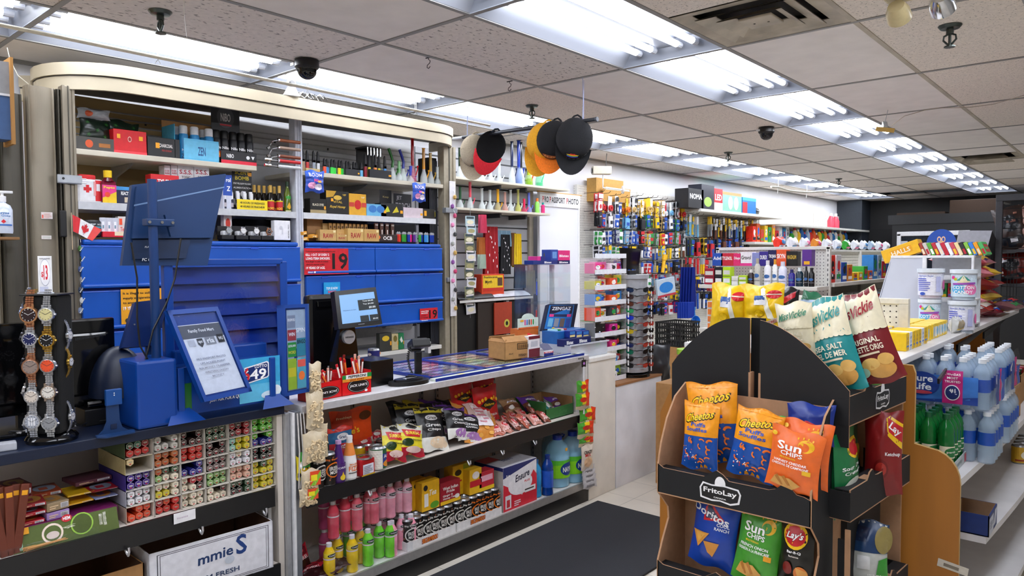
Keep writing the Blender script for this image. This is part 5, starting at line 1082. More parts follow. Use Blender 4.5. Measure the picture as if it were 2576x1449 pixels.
PL =[('r',.0,.12,.86,.72,'3a78cc'),('p',[(.0,.12),(.86,.12),(.86,.3),(.5,.2)],'1a3f94'),('e',.25,.50,.20,.27,'1a3f94'),('t','Pure',.25,.62,.25,.15,'f0f4fa'),('t','Life',.25,.44,.22,.15,'f0f4fa'),('e',.25,.31,.12,.04,'d04a60'),('r',.48,.12,.70,.84,'c4207a'),('t',"CANADA'S",.59,.76,.17,.05,'fff'),('t','MOST',.59,.68,.12,.05,'fff'),('t','TRUSTED',.59,.60,.17,.05,'fff'),('e',.59,.36,.085,.17,'f4f4f8'),('e',.59,.36,.075,.15,'1a2c6a'),('t','#1',.59,.40,.07,.1,'fff')]
SD =[('r',.15,.12,.4,.75,'1a3f94'),('r',.45,.15,.62,.85,'c4207a'),('r',.66,.12,.95,.6,'1a4fb4'),('r',.05,.6,.14,.8,'e8ecf4')]
for k,(p,q,sp,nm) in enumerate((((-.77,3.36),(-.445,3.36),PL,'printed clear shrink wrap on the near face of the water pack'),((-.445,3.37),(-.445,3.64),SD,'clear wrap on the aisle side of the nearer water pack'),((-.445,3.79),(-.445,4.12),SD,'pink and blue printed wrap on the farther water pack'))):
    b =B();fw =wrap(p,q,.93,1.115,k);b.surf(lambda u,v: fw(u,v),20,12,FILM);b.art(sp,lambda u,v,o: fw(u,v,o+.001),tol=.09);one('shrink_wrap',nm,'wrap',b,smooth=True)
GG =mat('0d6a2c',.06);gb =pet(.215,.029,GG,mat('0c5a34',.35),None)
cyl_art(gb,[('r',0,0,1,1,'f0ecd0'),('e',.5,.5,.3,.42,'1c7a3c'),('t','perrier',.5,.5,.46,.24,'f4f4e8')],.0293,.05,.045,190);gb =gb.mesh('green_bottle',True)
for i in range(3):
    for j in range(4): one('sparkling_bottle','green sparkling water bottle in the tray on the middle shelf','bottle',gb,(-.565-i*.060,3.17+j*.060,.727),R(60),'green sparkling water bottles')
b =B();b.box(-.745,-.532,3.135,3.385,.7215,.7265,'b0b8b4');b.box(-.534,-.53,3.135,3.385,.7215,.762,mat('bcc4c4',.4));b.box(-.745,-.532,3.132,3.136,.7215,.762,'b8c0bc');b.art([('r',.8,.1,.98,.9,'d04a58'),('t','perrier',.4,.5,.4,.5,'7a8a8a')],lambda u,v,o: (-.5295+o,3.135+u*.25,.722+v*.04));one('bottle_tray','low cardboard tray holding the green bottles','tray',b)
b =B();b.M =Matrix.Translation((-.60,3.20,1.05));b.prism([(0,0),(.13,.03),(.14,.045),(.0,.02)],-.004,.004,BLACK,'x');one('black_bracket','black pointed shelf bracket under the gondola top','bracket',b)
for k,y in enumerate((4.3,5.1)): b =B();b.prism([(y,1.05),(y+.9,1.11),(y+.9,1.12),(y,1.09)],-.73,-.72,BLACK,'x');one('black_bracket',('long black strip under the near part of gondola top','long black strip under the far part of gondola top')[k],'strip',b)
# cartons farther along
cardboard_carton('cardboard_box','open brown carton with black arrow on the middle shelf',.30,.24,.17,(-.60,4.38,.7215),R(88),(0,0,0,0),art=[('r',.60,.3,.63,.62,'1a140e'),('p',[(.55,.6),(.68,.6),(.615,.78)],'1a140e')])
b =carton(B(),.10,.16,.10,mat('c08a50',.8),busy(91));one('snack_box','small brown snack pack inside the arrow carton','packet',b,(-.62,4.42,.728),R(80))
cardboard_carton('cardboard_box','brown carton holding cup noodles at the right edge',.5,.3,.16,(-.66,5.1,.7215),R(90),(0,0,0,0))
for k in range(6):
    b =B();b.lathe([(0,0),(.03,0),(.042,.085),(.045,.087),(.045,.092),(0,.092)],('b8202c','1a5a3a')[k %2],n=16);b.lathe([(0,.0925),(.045,.0925)],'e08a98',n=16);cyl_art(b,[('r',0,.2,1,.7,('1c1c1c','e8e0c0')[k %2]),('t','RAMEN',.5,.5,.5,.2,('f0d020','201010')[k %2])],.040,0,.08,150)
    one('noodle_cup','%s noodle cup with pink lid in the right edge carton'%('red','green')[k %2],'cup',b,(-.57-.09*(k//3),4.95+.1*(k %3),.7275+.075),R(80),('red','green')[k %2]+' noodle cups')
for k in range(4):
    b =can(.036,.10,'d8a828',[('e',.5,.5,.3,.3,'f0e8d0'),('r',0,.1,1,.2,'a03020')]);one('food_can','yellow labelled can at the right edge of lower shelf','can',b,(-.50,4.75+.09*k,.4205),R(80),'yellow cans lower shelf')
t =cardboard_carton('cardboard_box','small open blue and white box on the lower white shelf',.20,.13,.085,(-.515,3.50,.4215),R(90),(0,0,0,0),outer=mat('223a7a',.5),inner=mat('b08a66',.8),art=[('r',0,0,.55,.85,'c9cdda'),('p',[(.5,.2),(.7,.9),(.95,.9),(.8,.2)],'cfd4e4')]+lines(3,.08,.3,.45,.7,'8a90a4'))
b =B();b.box(0,.10,-.001,0,0,.03,'e0d8c8');b.box(.02,.07,-.0015,-.001,.008,.02,'8a8070');one('torn_sticker','torn white price sticker on the wooden end panel','label',b,(-.57,YE-.021,.38),(0,R(8),0))
# stacks of candy bags at the far end of the gondola top
cs =[('8a1c1c','dark red'),('b83020','red brown'),('e8b020','yellow'),('e08a98','pink'),('f0c840','golden'),('d84050','crimson'),('c87080','rose')]
for k in range(14):
    c,nm =cs[k %7];col,lev =k %3,k//3
    b =bag(.30,.22,.09,c,busy(200+k,4,('fff','f0c020','2a2a80','c02030')),70+k,nu=14,nv=12,puff=.3)
    one('candy_bag','%s candy bag lying in the pile beyond the tubs, %s'%(nm,('bottom layer','second layer','third layer','fourth layer','top')[lev]),'candy bag',b,(-.76+.03*(col == 1)-.01*lev,5.2+.34*col+.03*lev,ZG+.05+.075*lev),(R(-84),0,R(75+13*((k*5) %4))),smooth=True)
# wire rack at the right edge
t =thing('wire_rack','dark grey metal rack with wire sides at the right edge','rack',(0,0,0));DM =mat('3a3b40',.5,.3,bump=.3,sc=120)
yr =6.62;zt_ =PX(2505,490,y=yr).z;xa =PX(2503,600,y=yr).x;xb =xa+.55
for x in (xa,xb): b =B();b.bev(x,x+.045,yr,yr+.04,0,zt_,DM,.004);part('upright',b,t)
b =B();b.bev(xa,xb+.04,yr-.002,yr+.042,zt_-.05,zt_,DM,.004);part('top_rail',b,t);b =B();b.bev(xa,xa+.04,yr,yr+.5,zt_-.05,zt_,DM,.004);part('top_rail',b,t)
b =B()
for k in range(12): z =1.16+k*.074;b.cyl((xa+.04,yr+.03,z),(xb,yr+.03,z),.0035,'17181b',n=5)
for k in range(4): b.cyl((xa+.08+.02*k,yr+.035,1.16),(xa+.08+.02*k,yr+.035,1.56),.0025,'17181b',n=5)
part('wire_panel',b,t)
for k,(z,c,nm) in enumerate(((1.71,'3a2a26','crinkled dark brown snack bag on the upper wire rack'),(1.72,'b88a80','shiny pinkish snack bag on the upper wire rack'),(1.76,'4a90d8','light blue snack bag on the upper wire rack'),(1.45,'6a1c18','dark red snack bag on the lower wire rack'),(1.45,'7a2418','second deep red snack bag on the lower rack, right'))):
    b =bag(.22,.34 if k <3 else .24,.1,c,busy(80+k,4,('e8e8f0','20242c','a06a5a')),90+k,wr=.014,nu=12,nv=12);one('snack_bag',nm,'snack bag',b,(xa+.12+.11*(k %3),yr+.14,z-.12),(R(-8),R(12*(k %3-1)),0),smooth=True)
b =B();b.box(xa,xb,yr+.05,yr+.45,1.57,1.59,DM);b.box(xa,xb,yr+.05,yr+.45,1.31,1.33,DM);part('shelf',b,t)
for k in range(5):
    b =bag(.18,.14,.06,('7a2030','8a5a60','b03a4a','3a2a3a','a86a20')[k],busy(240+k,4),120+k,nu=12,nv=10,wr=.01,puff=.3);one('candy_bag',('maroon','mauve','red','dark plum','amber')[k]+' candy bag heaped by the foot of the wire rack','candy bag',b,(-.72+.12*(k %2),5.5+.12*k,ZG+.03+.03*(k %2)),(R(-80),0,R(60+20*k)),smooth=True)
# ---------------------------------------------------------------- goods on the sales counter shelves
XM_ =XF-.03     # front of goods
def mid(px,py,x=XM_,z=ZM): return PX(px,py,x=x).y
GR =lambda base,acc,l1,l2,foot: [('r',0,0,1,1,base),('r',0,.88,1,1,acc),('e',.5,.76,.24,.07,'e8e8ea'),('t','Grace',.5,.76,.34,.07,'222'),('t',l1,.5,.58,.6,.08,'f0f0ee'),('t',l2,.5,.47,.5,.07,'f0f0ee'),('r',0,0,1,.30,'dcdcd4'),('e',.6,.18,.32,.13,foot),('e',.75,.13,.2,.09,foot)]
sg =[(1010,1075,1024,1120,0),(1058,1130,1035,1135,0),(1100,1150,1020,1100,1),(1125,1180,1030,1105,1),(1150,1215,1045,1112,1)]
gl =('black savoury chips bag with yellow top, left in the row','black savoury chips bag with yellow top, frontmost','black chips bag with purple top, leftmost purple one','black chips bag with purple top, middle one','black chips bag with purple top and pale tuber picture')
for k,(a,c,tp,bt,q) in enumerate(sg):
    bag_on('snack_bag',gl[k],a,c,tp,bt,'15161a',GR('15161a','c8b82a' if q == 0 else '6a3aa0','Green','Chips' if q == 0 else 'Onion','e0c8a8' if q == 0 else 'a878b8'),x=XM_-.03-.10*(k in (0,2)),t=.05,tilt=24,seed=140+k,roll=(6,8,10,12,14)[k],yaw=0,wr=.006)
for k in range(4):
    bag_on('snack_bag',('dark chips bag lying at the back left of black bags','dark chips bag lying behind the yellow topped ones','dark purple-topped chips bag lying at the back','crumpled black bag near the shelf upright')[k],990+42*k,1060+42*k,1018-2*k,1085-4*k,'18191d',[('r',0,.85,1,1,('1b1c20','b8a82a','6a3aa0','1b1c20')[k]),('e',.5,.6,.2,.1,'e0e0e0')],x=XM_-.17,t=.06,tilt=35,seed=150+k,roll=10,wr=.009)
for k,(a,c,tp,bt) in enumerate(((960,1022,1078,1160),(1000,1068,1072,1148))):
    bag_on('snack_bag',('yellow plantain snack bag, left of two at shelf front','yellow plantain snack bag, right of two at shelf front')[k],a,c,tp,bt,'e6d430',[('r',0,.7,1,1,'d8d8c8'),('p',[(.1,.80),(.9,.80),(.8,.58),(.2,.58)],'c8202c'),('t','SURREAL',.5,.69,.56,.10,'f0e020'),('e',.5,.90,.22,.07,'1a1a1a'),('e',.28,.4,.2,.12,'1f3a1a'),('t','Plantain',.62,.48,.5,.05,'222'),('r',0,0,1,.24,'b01c34'),('e',.5,.18,.3,.1,'e8c8c0')],x=XM_,t=.05,tilt=20,seed=160+k,roll=14)
for k in range(9):
    u =k*19
    b =bag(.10,.12,.04,mat(('c8b8a8','b88a7a','d0c060')[k %3],.15),[('r',.1,.6,.9,.95,'c82838'),('e',.5,.35,.3,.2,('8a4a2a','a83a3a','c8a820')[k %3]),('e',.5,.8,.2,.1,'f0e8e0')],170+k,nu=10,nv=10,wr=.008)
    one('candy_bag','clear and red sweets bag in the jumble behind the cans','candy bag',b,(XM_-.10-.07*(k %3),mid(912+u*.75,1100)+.02,ZM+.0+.025*(k %2)),(R(-40),R(8*(k %3)-8),R(90+20*(k %3-1))),'jumbled sweets bags',smooth=True)
for k,(a,c,tp,bt,hx) in enumerate(((1134,1195,966,1040,.2),(1190,1248,955,1000,.24),(1193,1258,974,1065,.16))):
    bag_on('snack_bag',('red snack bag with golden border at the back left','red snack bag behind, top peeking out','red snack bag with black diamond logo in front')[k],a,c,tp,bt,'c01c20',[('e',.15+.12*i,.62+.03*((i*7) %3),.05,.05,'f0b020') for i in range(7)]+[('p',[(.15,.52),(.5,.68),(.85,.52),(.5,.38)],'1a1412'),('t','Chicharron',.5,.52,.4,.07,'e8c020'),('t','CHICHARRON',.5,.22,.7,.07,'f4f0e8'),('t','CRUNCHY',.5,.12,.5,.05,'f4f0e8')],x=XF-hx,t=.05,tilt=7,seed=180+k,yaw=2,wr=.005)
bag_on('snack_bag','clear bag of orange curly snacks with white slip',1168,1275,1022,1118,mat('d89040',.18),[('e',.1+.09*i,.1+.055*((i*5) %7),.06,.04,('f0b050','c87828','e8a040')[i %3]) for i in range(10)]+[('r',.2,.55,.8,.95,'d8b8b0'),('r',.35,.35,.72,.88,'f0e8ec')]+lines(5,.38,.42,.68,.82,'d88a98'),x=XM_-.02,t=.07,tilt=38,seed=190,roll=12,wr=.012)
for k in range(13):
    a =1262+(k %6)*24;row =k//6;c =('b8604a','c88a7a','8a4a3a')[k %3]
    b =bag(.085,.10,.03,mat(c,.15),[('e',.5,.5,.38,.3,'e0a8a0'),('e',.5,.6,.28,.2,'c81e28'),('t','POP',.5,.6,.3,.12,'fff')]+[('e',.2+.2*i,.2,.07,.05,'f0c8c0') for i in range(4)],200+k,nu=10,nv=10,wr=.006);one('candy_bag','small clear bag of red and pink sweets in the shelf heap','candy bag',b,(XM_-.01-.08*row,mid(a,1080)+.0,ZM+.004+.012*row),(R(-62+5*(k %4)),R(6*(k %3)),R(80+12*(k %4))),'small pink sweets bags',smooth=True)
for k,(a,c2,nm) in enumerate(((1275,'a8805a','tan and red chocolate snack bag at the back of the shelf'),(1310,'5a2f88','purple wafer snack bag with white lettering'),(1370,'5a2f88','purple snack bag lying in front of the green carton'),(1330,'8a5a3a','brown chocolate roll bag beside the purple one'))):
    b =bag(.16,.12,.06,c2,[('r',.0,.25,1,.5,'6a3a24'),('i','snacks',.5,.68,.6,.16,'f0eaf4'),('e',.3,.3,.15,.1,'e8e0d8')],220+k,nu=12,nv=12,wr=.006);one('snack_bag',nm,'snack bag',b,(XF-.22+.06*(k == 2)+.04*(k == 1),mid(a+30,1040,XF-.2),ZM+.01+.03*(k in (0,1))),(R(-50),R(5),R(88)),smooth=True)
cardboard_carton('snack_carton','open green and brown carton at the right end of shelf',.28,.26,.11,(XF-.20,3.54,ZM+.001),R(90),(0,0,0,0),outer=mat('2c6a34',.5),inner=mat('9a7048',.8),cut=.62,art=[('i','Soma',.6,.5,.3,.4,'3f7a44')])
for k in range(4):
    b =bag(.09,.10,.025,mat(('3a9a94','c8ccd0','2f8a88','b0a8a0')[k],.2),busy(230+k,3),230+k,nu=8,nv=8);one('snack_packet',('teal packet in the green carton, left','silver packet in the green carton','teal packet in the green carton, right','grey packet in the green carton')[k],'packet',b,(XF-.14-.03*(k %2),3.44+.06*k,ZM+.012),(R(-45),0,R(90+20*(k-1))),smooth=True)
# left part: peanut butter candy sign, cans, bottles
bag_on('snack_bag','big orange and red peanut butter candy board at left',832,940,1030,1125,'d8431c',[('p',[(0,.1),(0,.7),(.2,.98),(.5,.98),(.5,.1)],'b8341c'),('r',.5,.2,1,.9,'e04a1a'),('t','Freshleys',.30,.80,.36,.08,'e8c8a0'),('t',"Reese's",.35,.42,.6,.18,8,'f0c020'),('e',.82,.78,.16,.12,'5a2f1a')],x=XM_-.16,t=.02,tilt=4,seed=240)
bag_on('snack_bag','red and blue festival snack bag standing behind the bottles',826,890,1075,1150,'2a6a9a',[('r',0,.85,1,1,'d8342a'),('e',.55,.68,.25,.12,'e8ecf0'),('t','Grace',.55,.68,.34,.10,'1a3a6a'),('p',[(0,0),(1,0),(1,.45),(0,.5)],'c02a34'),('i','Festival',.55,.38,.8,.18,'f4f0f0')],x=XM_-.06,t=.03,tilt=5,seed=241,roll=0)
bag_on('snack_bag','green and red johnny cake mix bag beside the jar cans',782,828,1095,1155,'3a9a3c',[('r',0,.6,1,1,'b83a2a'),('e',.35,.72,.26,.12,'e8e8e8'),('t','Grace',.35,.72,.34,.09,'2a3a6a'),('t','Johnny Cake',.5,.42,.86,.14,'f4f4e8'),('r',.7,.7,.95,.85,'f2a81d')],x=XM_-.05,t=.03,tilt=4,seed=242)
def on_shelf(px,zs=ZM,x=XM_): return (x,PX(px,1180,x=x).y,zs+.001)
IR =lambda acc: [('r',0,0,1,1,'15100e')]+[('e',(i*.37) %1,(i*.23) %.95,.035,.03,'9a6048') for i in range(16)]+[('e',.5,.5,.30,.26,acc),('e',.5,.5,.25,.22,'15100e'),('t','IRISH',.5,.56,.36,.14,'f0ece4'),('t','MOSS',.5,.42,.32,.12,'f0ece4'),('t','Big Bamboo',.5,.86,.6,.08,acc)]
cw =can(.030,.145,'15100e',IR('e8e4dc')).mesh('can');co =can(.030,.145,'15100e',IR('f07a18')).mesh('can')
for px,m_,nm in ((796,cw,'dark brown spotted can at the left end of middle shelf'),(826,co,'black drink can with orange circle next to purple bottle')):
    one('drink_can',nm,'can',m_,on_shelf(px),R(100))
pb_ =bottle([(0,0),(.026,0),(.029,.01),(.029,.07),(.024,.1),(.013,.155),(.012,.17),(0,.17)],mat('4a2470',.25),'c9a0d0',(.17,.185),.013)
cyl_art(pb_,[('r',0,0,1,1,'4a2470'),('p',[(.35,.1),(.5,.55),(.65,.1)],'f0c828'),('e',.5,.2,.17,.16,'f0d030'),('t','SORREL',.5,.78,.7,.12,'e8e0f0')],.0293,.01,.075,160);one('soda_bottle','purple soda bottle with yellow pear on the label','bottle',pb_,on_shelf(852),R(95))
fb_ =bottle([(0,0),(.028,0),(.031,.01),(.031,.08),(.026,.11),(.014,.165),(.013,.18),(0,.18)],mat('eceae8',.25),'e8e8e8',(.18,.195),.014)
b =fb_;b.lathe([(.0262,.11),(.0142,.165)],'e88a40',n=20);cyl_art(b,[('t','MAUBY',.5,.72,.5,.10,'e07828'),('t','FIZZ',.5,.5,.6,.26,'e8702a'),('r',.2,.25,.8,.3,'4a4a4a')],.0314,.01,.085,160);one('soda_bottle','white and orange fizz soda bottle on the shelf front','bottle',b,on_shelf(880),R(95))
b =B();b.bev(-.042,.042,-.03,.03,0,.075,mat('c02028',.3,.3),.008);b.lathe([(.04,.075),(.041,.082),(.03,.082)],STEEL,n=20);b.front([('r',.1,.1,.9,.75,'dfe0ea'),('r',0,0,1,.08,'f0c020')]+lines(5,.15,.15,.85,.7,'8a8a98'),.08,.07,-.031);one('corned_beef_tin','red corned beef tin with white label','tin',b,on_shelf(915,ZM,XM_-.01),R(95))
b =can(.042,.11,'e8e8e0',[('r',0,0,1,1,'1c5a34'),('r',.45,.1,1,.75,'1a3a8a'),('r',.0,.0,.45,.95,'e8e4d8'),('t','Ackees',.72,.62,.46,.18,'f8f4e8'),('e',.70,.24,.24,.18,'d88a20')]);one('food_can','large ackee can with green and blue label','can',b,on_shelf(950,ZM,XM_-.03),R(95))
for k,(px,c) in enumerate(((900,'e8b820'),(925,'b82a2a'),(965,'3a3a3a'))): b =can(.036,.10,c,busy(250+k,4));one('food_can',('yellow labelled can behind the corned beef','red labelled can behind the corned beef','dark can behind the ackee can')[k],'can',b,on_shelf(px,ZM,XM_-.14),R(95))
# hanging cashew bags at the left post, snack clip strip at the right
CSH =mat('e6cea4',.3)
def cashew(seed,w,h):
    b =B();P =bagfn(w,h,.03,seed);r =random.Random(seed)
    b.surf(lambda u,v: P(u,v,-1),10,12,mat('dcc8a4',.3,bump=.8,sc=50));b.surf(lambda u,v: P(1-u,v,1),10,12,mat('c9a57c',.3))
    for k in range(34):
        u,v =r.uniform(.1,.9),r.uniform(.06,.72);p =Vector(P(u,v,-1,.001));a =r.uniform(0,6.3);pts =[p+Vector((.007*math.cos(a+t_)*1,-.003,.007*math.sin(a+t_))) for t_ in (0,.9,1.8,2.7)];b.tube(pts,.0036,CSH,n=5)
    b.surf(lambda u,v: (lambda q: (q[0]*1.03,q[1]-.0035,q[2]))(P(u,v,-1)),8,8,FILM);return b
for k,(px,top,bot,sd) in enumerate(((790,912,990,1),(792,985,1078,2),(800,1065,1150,3),(790,1085,1165,4))):
    loc,w,h,rz =place(px-17-3*k,px+17+3*k,top,bot,x=XF+.03+.01*(k %2));one('nut_bag',('topmost clear bag of cashews hanging at the counter end','second hanging clear bag of cashews','third hanging bag of cashews beside the drink cans','lowest large bag of cashews on the counter end')[k],'nut bag',cashew(sd,w,h),loc,R(78),smooth=True)
for k,(px,top,bot) in enumerate(((780,1180,1240),(774,1225,1270))):
    loc,w,h,rz =place(px-20,px+20,top,bot,x=XF+.04);b =cashew(9+k,w,h);b.front([('r',.4,.35,1,.95,'e84a20'),('p',[(.4,.35),(.7,.35),(1,.7),(1,.95)],'8ac030'),('r',.45,.55,.8,.8,'f0e020')],w,h,-.022);one('nut_bag',('small nut bag with red and green label, upper','small nut bag with red and green label, lower')[k],'nut bag',b,loc,R(78),smooth=True)
b =B();p0,p1 =PX(748,1040,x=XF+.015),PX(752,1230,x=XF+.015)
for s_ in (0,.014,.028): b.tube([p0+Vector((.0,s_,0)),p0.lerp(p1,.5)+Vector((.01,s_*1.2,0)),p1+Vector((0,s_*.6,0))],.003,'d8d4d0',n=5)
one('clip_strip','white slotted hanging strips at the counter post','strip',b)
for k in range(2): b =bag(.05,.10,.02,('e0cc28','3a9a38')[k],busy(260+k,3),260+k,nu=8,nv=8);one('snack_packet',('yellow banana chip packet hanging on the strips','green packet hanging on the strips')[k],'packet',b,(XF+.012+.005*k,PX(758+6*k,1150,x=XF+.01).y,.63+.02*k),R(80),smooth=True)
p0 =PX(1468,905,x=XF+.02);b =B();b.bev(-.018,.018,-.004,.0,-.045,.0,mat('141418',.4),.003);b.cyl((0,0,-.045),(0,0,-.10),.004,BLACK);b.front([('e',.5,.5,.25,.2,'b87ac8')],.036,.045,-.004,-.045);b.tube([(-.045,.0,.01),(0,0,.012),(0,0,-.02)],.003,BLACK,n=5);b.bev(-.006,.006,-.004,.002,-.34,-.04,'e8e8ea',.001);one('clip_strip','black clip strip hanger at the right counter corner','strip',b,p0,R(80))
for k,(a,c,tp,bt) in enumerate(((1452,1478,958,996),(1450,1480,990,1030),(1460,1495,1026,1068),(1455,1490,1060,1100),(1458,1490,1092,1120))):
    bag_on('snack_packet',('topmost','second','third and largest','fourth','fifth')[k]+' green and red nut packet on the right clip strip',a,c,tp,bt,'c8b898',[('r',0,.25,.5,1,'4aa038'),('r',.4,.3,.75,.95,'f0d020'),('r',.7,.2,1,1,'e04020'),('e',.5,.62,.25,.15,'c83020')],x=XF+.02+.006*(k %2),t=.02,seed=270+k,yaw=-8,nu=10,nv=10)
bag_on('snack_packet','white snack packet with red lettering low on the strip',1464,1490,1118,1180,'dcd0c0',[('t','CRAZY',.5,.70,.7,.14,'1a1a1a'),('t','MIX',.5,.58,.5,.12,'c82020'),('e',.5,.3,.35,.2,'e0b890')],x=XF+.025,t=.02,seed=280,yaw=-8)
for k in range(4): bag_on('snack_packet',('first','second','third','lowest')[k]+' silver edged packet at the bottom of the strip',1466+k,1493+2*k,1172+12*k,1192+12*k,'c8c8cc',[('r',.2,.2,.8,.5,'8a8a90')],x=XF+.022+.003*k,t=.012,seed=281+k,yaw=-8,nu=8,nv=6)
# bottom shelf drinks
def drink(c,bot=.0,lab='f0c0d0'):
    b =B();r =.031;h =.20;g =mat(c,.12,0,'trans') if 0 else mat(c,.1)
    b.lathe([(0,0),(r*.8,0),(r,.008),(r*.95,.05),(r,.055),(r,.115),(r*.93,.12),(r,.125),(r*.96,.15),(r*.5,.178),(r*.45,.183),(0,.183)],g,n=16)
    b.lathe([(0,.181),(.015,.181),(.015,.20),(0,.20)],'e6e2e6',n=14);b.lathe([(r*1.015,.118),(r*1.015,.125)],'f0e0e4',n=16)
    cyl_art(b,[('r',0,0,1,1,lab),('e',.5,.5,.3,.4,'222'),('t','Calypso',.5,.5,.44,.3,'fff')] if lab != '-' else [],r*1.01,.128,.024,180)
    return b.mesh('bottle',True)
DR ={k: drink(v[0],0,v[1]) for k,v in {'red': ('e84a60','-'),'coral': ('f06a7c','e8a0a8'),'pink': ('f8a0b4','e8c0d0'),'palepink': ('f8b0c0','f0d0dc'),'magenta': ('c05080','-'),'yellow': ('f0c820','f4dc40'),'green': ('7ad83a','5ac040')}.items()}
def drinks(kind,px,py,x,z,nm,grp):
    y =PX(px,py,x=x).y;o =one('drink_bottle',nm,'bottle',DR[kind],(x,y,z),R(95),grp);o.scale =(.84,.84,.84);return o
for i in range(4): drinks('yellow',828+29*i-8*(i %2),1400,XM_-.01-.05*(i %2),ZL+.001,'yellow lemonade bottle in the front lower row','yellow drink bottles')
for i in range(3): drinks('green',926+28*i,1390,XM_-.01-.035*(i %2),ZL+.001,'bright green drink bottle in the front lower row','green drink bottles')
for i in range(3): drinks('pink',986+24*i,1370,XM_-.01-.03*(i %2),ZL+.001,'pink lemonade bottle in the lower row beside the green ones','lower pink bottles')
for i in range(4): drinks(('red','red','coral','coral')[i],838+30*i,1300,XM_-.04-.03*(i %2),ZL+.170,'red drink bottle stacked on the yellow ones','stacked red bottles')
for i in range(5): drinks(('coral','pink','pink','palepink','palepink')[i],940+21*i,1290,XM_-.05-.03*(i %2),ZL+.170,'pink drink bottle stacked in the upper row','stacked pink bottles')
for i in range(6): drinks(('magenta','magenta','red','pink','pink','palepink')[i],815+30*i,1290,XM_-.17,ZL+.170,'drink bottle in the rear upper row','rear drink bottles');drinks(('magenta','yellow','green','green','pink','pink')[i],815+30*i,1290,XM_-.17,ZL+.001,'drink bottle in the rear lower row','rear lower drink bottles')
# shrink film round the stacked bottles
for k,(y0,y1,z0,z1) in enumerate(((mid(818,1400),mid(930,1380),ZL+.17,ZL+.31),(mid(930,1300),mid(1022,1300),ZL+.17,ZL+.31),(mid(815,1400),mid(905,1380),ZL+.01,ZL+.15),(mid(916,1400),mid(968,1380),ZL+.01,ZL+.15),(mid(975,1300),mid(1025,1300),ZL+.01,ZL+.15))):
    b =B();b.surf(lambda u,v: (XF+.008+.006*noise.noise(Vector((u*8+k,v*8,1)))-.03*max(0,v-.8)*5*.2,y0+(y1-y0)*u,z0+(z1-z0)*v),14,10,FILM);one('shrink_wrap','clear wrap around the '+('red stacked bottles','pink stacked bottles','yellow bottles','green bottles','lower pink bottles')[k],'wrap',b,smooth=True)
for k,(px,py,tl) in enumerate(((778,1400,80),(810,1420,82),(840,1425,82),(785,1350,20))):
    b =bag(.15,.13,.035,'3a1218',[('r',.0,.55,1,1,'c8283a'),('r',.1,.68,.9,.92,'7a1420'),('t','SORREL',.5,.6,.7,.12,'f4e8e8'),('e',.5,.82,.22,.07,'e84a5a'),('e',.5,.3,.36,.2,'2a080c')],290+k,wr=.005);one('dried_sorrel_bag',('dark red dried sorrel bag lying at the shelf corner','dried sorrel bag lying next to the yellow bottles','third dried sorrel bag overlapping at the front','upright dried sorrel bag behind the lying ones')[k],'bag',b,(XF-.02-.10*(k == 3)+.0,PX(px,py,x=XF-.05).y+(.0,-.02,.03,.0)[k],ZL+.02+.012*(k %3)),(R(-tl),0,R(70+14*k)),smooth=True)
# can trays and cans
for k,(a,c) in enumerate(((1024,1146),(1150,1262))):
    y0,y1 =PX(a,1340,x=XF-.015).y,PX(c,1300,x=XF-.015).y
    b =B();b.bev(XF-.018,XF-.014,y0,y1,ZL+.001,ZL+.045,mat('eceae8',.4),.001);b.box(XF-.20,XF-.018,y0,y1,ZL+.001,ZL+.004,'d8b890');b.bev(XF-.20,XF-.018,y0-.003,y0,ZL+.001,ZL+.045,'eceae8',.001);b.art(TO('BIG BAMBOO',.45,.5,.30,.5,'f08a30','9a2a1a'),lambda u,v,o: (XF-.0138+o,y0+u*(y1-y0),ZL+.001+v*.044));one('can_tray',('white cardboard can tray, left of two','white cardboard can tray, right of two')[k],'tray',b)
    for j in range(3):
        for i in range(6):
            yy =y0+.032+i*(y1-y0-.06)/5;q =k == 1 and i >1
            one('drink_can',('black irish moss can with orange circle in the right tray','dark brown irish moss can with white circle in the trays')[0 if q else 1],'can',co if q else cw,(XF-.05-.058*j,yy,ZL+.005),R(90+7*((i+j) %3)),('orange irish moss cans' if q else 'white irish moss cans'))
ztc =ZL+.152
bx =[(1036,1072,1206,1268,'e8b020','yellow tea box with green leaves, leftmost on the cans',[('e',.4,.8,.25,.1,'1a1a1a'),('r',.25,.2,.6,.5,'e8e8e0')]),(1062,1106,1210,1272,'ecb41c','yellow herbal tea box in front on the cans',[('e',.2,.8,.12,.1,'222'),('r',.12,.15,.35,.6,'ece8e0'),('i','Tea',.6,.6,.4,.2,'f4ecd8'),('e',.7,.15,.25,.12,'5a9a2a')]),(1108,1158,1210,1250,'a01c2c','dark red ginger and honey tea box',[('r',0,0,1,.16,'e8b820'),('t','West Indian',.5,.72,.76,.15,'f0e8e0'),('t','Pride',.5,.56,.4,.13,'f0e8e0'),('t','Ginger &',.36,.38,.5,.12,'f0e8e0'),('t','Honey Tea',.42,.25,.6,.12,'f0e8e0'),('e',.82,.24,.12,.1,'e8e0d8')]),(1140,1182,1168,1232,'f0c020','yellow and green lemongrass tea box, tallest',[('e',.3,.75,.2,.1,'2a2010'),('r',.6,0,1,1,'9aa82a'),('r',.1,.45,.5,.5,'c83020')]),(1182,1212,1180,1224,'e8b41c','yellow and red tea box right of lemongrass tea',[('r',0,.3,1,.55,'c8202c'),('e',.5,.75,.3,.15,'f0e8e0')]),(1206,1243,1185,1222,'c8283a','red and pink tea box, rightmost of the stack',[('r',.1,.5,.9,.8,'f0b0c0'),('r',0,0,1,.2,'e8c020')])]
